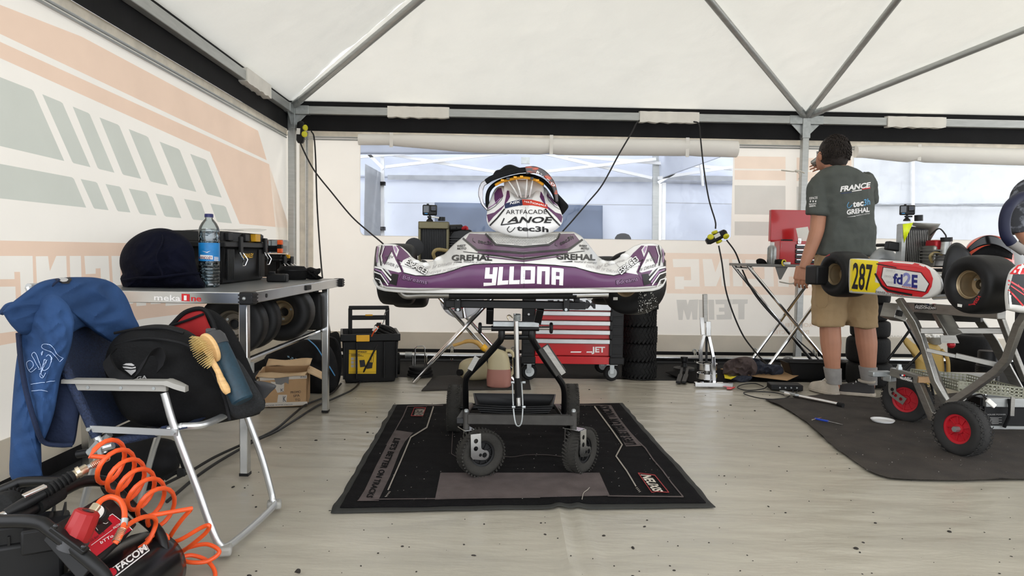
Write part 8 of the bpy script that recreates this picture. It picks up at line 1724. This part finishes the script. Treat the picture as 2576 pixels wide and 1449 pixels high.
def face(par, hc, fw, s=1.0):           # eyes, brows and mouth on the front of a head
    fw = V(fw).normalized(); sd = fw.cross(Z)
    for k in (-1, 1):
        e = hc+fw*.093*s+sd*(.031*k*s)+Z*.004; MB().ball(e, (.013, .010, .009), 10, 8).build('eye', 'eye_white', par); MB().ball(e+fw*.007, .0055, 8, 6).build('iris', 'hair_dark', par)
        MB().tube([e+Z*.018-sd*.016+fw*.004, e+Z*.022+fw*.008, e+Z*.018+sd*.016+fw*.004], .0032, 6).build('brow', 'hair_dark', par); MB().ball(hc+sd*(.082*k*s)-Z*.01, (.012, .02, .032), 8, 6).build('ear', 'skin', par)
    MB().tube(crom([hc+fw*.092*s-Z*.062-sd*.022, hc+fw*.099*s-Z*.064, hc+fw*.092*s-Z*.062+sd*.022], 4), .004, 6).build('mouth', 'lip', par)
face(p2, W2(0, -.02, 1.74), (0, -1, 0)); face(man, hc_, (-.45, .89, 0))
b = MB(); b.loft([ring3(1.55, .085, .08), ring3(1.50, .18, .115), ring3(1.30, .205, .14), ring3(1.05, .195, .145), ring3(.84, .205, .15)])
for s_ in (-1, 1): limb(b, [W2(s_*.15, 0, 1.46), W2(s_*.21, -.01, 1.40), W2(s_*.25, -.03, 1.22), W2(s_*.255, -.04, 1.13)], [.075, .08, .078, .08])
remesh(b.build('t_shirt', 'tee_dark', p2), .010, 2)
b = MB(); b.loft([ring3(.92, .185, .135), ring3(.80, .195, .14), ring3(.72, .19, .13)])
for s_ in (-1, 1): b.loft([ring3(.80, .105, .12, 18, s_*.09), ring3(.45, .085, .09, 18, s_*.105, .01), ring3(.07, .07, .075, 18, s_*.11, .02)])
remesh(b.build('trousers', 'trousers_black', p2), .010, 1)
for s_ in (-1, 1): MB().ball(W2(s_*.11, -.05, .045), (.052, .135, .045), 14, 8).build('shoe', 'shoe_dark', p2)
# person in a cap beyond the window
p3c = at(1567, 602, 8.3); p3 = thing('person', 'person in a black cap passing beyond the left window', 'person', V((p3c.x, 8.3, 0)))
def W3(x, y, z): return V((p3c.x+x, 8.3+y, z))
b = MB(); zc3 = p3c.z; b.ball(W3(0, 0, zc3-.05), (.08, .10, .12), 16, 10); b.tube([W3(0, 0, zc3-.12), W3(0, 0, zc3-.25)], .055, 12)
def r3(z, w, d): return [W3(w*cos(2*pi*i/20), d*sin(2*pi*i/20), z) for i in range(20)]
b.loft([r3(zc3-.22, .08, .07), r3(zc3-.28, .19, .11), r3(zc3-.55, .17, .12), r3(.62, .17, .13)])
for s_ in (-1, 1): limb(b, [W3(s_*.09, 0, .68), W3(s_*.10, 0, .35), W3(s_*.1, .02, .06)], [.085, .06, .045]); limb(b, [W3(s_*.18, 0, zc3-.3), W3(s_*.22, 0, zc3-.5), W3(s_*.2, -.12, zc3-.65)], [.05, .042, .03]); hand(b, W3(s_*.2, -.12, zc3-.65), V((0, -.6, -.8)), V((-s_, 0, 0)), .95, .5); b.ball(W3(s_*.1, -.04, .035), (.045, .11, .035), 10, 6)
remesh(b.build('body', 'skin', p3), .010, 1)
MB().lathe([(.096, -.03), (.10, .0), (.094, .04), (.07, .075), (.03, .09), (.004, .092)], W3(0, 0, zc3-.02), Z, 28).build('cap', 'black_fabric', p3); MB().prism([(.0, -.07), (.10, -.05), (.12, 0), (.10, .05), (.0, .07)], W3(.06, 0, zc3-.045), X, Y_, .008).build('cap_peak', 'black_fabric', p3)
b = MB(); b.loft([r3(zc3-.24, .09, .08), r3(zc3-.28, .2, .12), r3(zc3-.55, .185, .135), r3(.60, .185, .14)]); remesh(b.build('jacket', 'cloth_navy', p3), .012, 1)
# ================================================================ power distributors and hanging cables
mat('lime_plastic', (206, 200, 40), .45)
def distributor(label, c, R, caps):
    t = thing('power_distributor', label, 'socket box', c); Mx = T(c) @ R
    bd = MB(Mx).loft([[V((x, y, z)) for x, y in rrect(w, d, .012)] for z, w, d in ((-.095, .04, .04), (-.075, .06, .055), (-.02, .062, .06), (.02, .062, .06), (.075, .06, .055), (.09, .03, .03))]).build('housing', 'black_plastic', t, bevel=.003)
    for (x, y, z, ax) in caps:
        a = V(ax).normalized(); c_ = MB(Mx).lathe([(.006, 0), (.022, .0), (.026, .008), (.026, .016), (.02, .022), (.006, .024)], V((x, y, z)), a, 20).build('socket_cap', 'lime_plastic', t)
    MB(Mx).box((-.012, -.031, -.0), (.03, .003, .05)).build('rating_label', 'paper_white', t)
    return t
dA = at(757, 332, 5.98); distributor('black socket box with lime caps hung on the left corner post', dA, roty(.05), [(.03, -.01, .035, (1, -.5, 0)), (.03, -.015, -.02, (.8, -.8, 0))])
dB = at(1803, 596, 5.75); distributor('black socket box with lime caps hanging before the left window edge', dB, roty(radians(62)), [(-.032, 0, .0, (-1, 0, .1)), (.032, 0, .0, (1, 0, 0)), (-.02, -.03, -.055, (-.5, -.6, 0)), (.02, -.03, .06, (.6, -.6, 0))])
for nm, pts in (('black cable hanging straight down from the corner socket box', [(783, 330, 5.97), (790, 345, 5.96), (794, 400, 5.95), (797, 500, 5.93), (803, 600, 5.9), (811, 697, 5.85), (822, 780, 5.8), (832, 850, 5.75)]),
                ('black cable slanting from the corner socket box down behind the purple kart', [(754, 352, 5.98), (762, 375, 5.96), (790, 428, 5.9), (835, 485, 5.8), (885, 545, 5.7), (930, 585, 5.6), (960, 610, 5.5), (1000, 650, 5.45), (1040, 720, 5.4)]),
                ('black cable slanting from the eave beam across the left window', [(1608, 303, 6.0), (1600, 312, 5.98), (1590, 332, 5.97), (1556, 390, 5.95), (1515, 465, 5.9), (1480, 508, 5.85), (1440, 555, 5.8), (1400, 602, 5.7), (1370, 660, 5.65)]),
                ('black cable hanging from the eave beam to the lime capped socket box', [(1745, 306, 6.05), (1758, 312, 6.02), (1762, 345, 6.0), (1770, 420, 5.95), (1783, 500, 5.88), (1799, 555, 5.8), (1800, 575, 5.77)]),
                ('thin black cable from the hanging socket box down to the hem', [(1808, 618, 5.74), (1816, 660, 5.74), (1826, 730, 5.75), (1845, 790, 5.76), (1870, 845, 5.78), (1900, 885, 5.8), (1930, 918, 5.7)]),
                ('thick black cable from the hanging socket box down behind the side table', [(1828, 604, 5.72), (1850, 635, 5.74), (1868, 680, 5.8), (1895, 735, 5.85), (1935, 785, 5.9), (1990, 840, 5.95), (2040, 885, 5.97), (2060, 905, 5.98)])):
    pp_ = crom([at(*p) for p in pts], 6); t = thing('hanging_cable', nm, 'cable', pp_[0]); MB().tube(pp_, .0065, 8).build('lead', 'cable_black', t)
# cables along the floor on the left
lead('floor_cable', 'black cable running along the floor from the rolling toolbox to the chair', [(960, 852, 5.03), (948, 870, 4.98), (930, 905, 4.97), (915, 935, 4.97), (908, 955), (890, 978), (850, 998), (800, 1020), (740, 1058), (690, 1088), (640, 1110), (560, 1155), (500, 1195), (455, 1232), (420, 1262)], .0065)
lead('floor_cable', 'second black cable curving along the floor beneath the aluminium table', [(858, 965), (840, 985), (815, 1000), (770, 1018), (735, 1045), (700, 1075), (660, 1098), (610, 1118), (540, 1150), (480, 1185), (440, 1205), (400, 1225)], .0065)
# ================================================================ litter on the floor
random.seed(11); b = MB()
def blocked(x, y): return (830 < x < 1800 and 1014 < y < 1290 and (x-832)/(1289-y+1) > .55 and True) or (x > 1920 and y < 1205 and y > 1003+(0 if x < 1990 else 0) and x > 1920+(y-1003)*1.45)
for i in range(330):
    y = 975+474*random.random()**1.3; x = random.uniform(560 if y > 1100 else 830, 2560)
    if blocked(x, y): continue
    p = fl(x, y); p.z = floor_z(p.x, p.y)+.001; s_ = random.uniform(.0012, .0040) if i % 9 else random.uniform(.004, .008)
    b.ball(p, (s_*random.uniform(.7, 1.8), s_*random.uniform(.6, 1.4), s_*.5), 6, 4, rotz(random.random()*3))
lt = b.build('floor_debris', mat('debris_dark', (40, 36, 32), .9), kind='stuff'); tag(lt, 'small dark rubber crumbs scattered over the grey floor', 'debris')
lf = puff([(740, 1443), (748, 1434), (756, 1436), (754, 1446)], (748, 1440), fl(748, 1440).y, .004, .004).build('leaf', 'debris_dark'); tag(lf, 'dark dry leaf scrap on the floor near the orange hose', 'leaf')
lf.location.z += .004
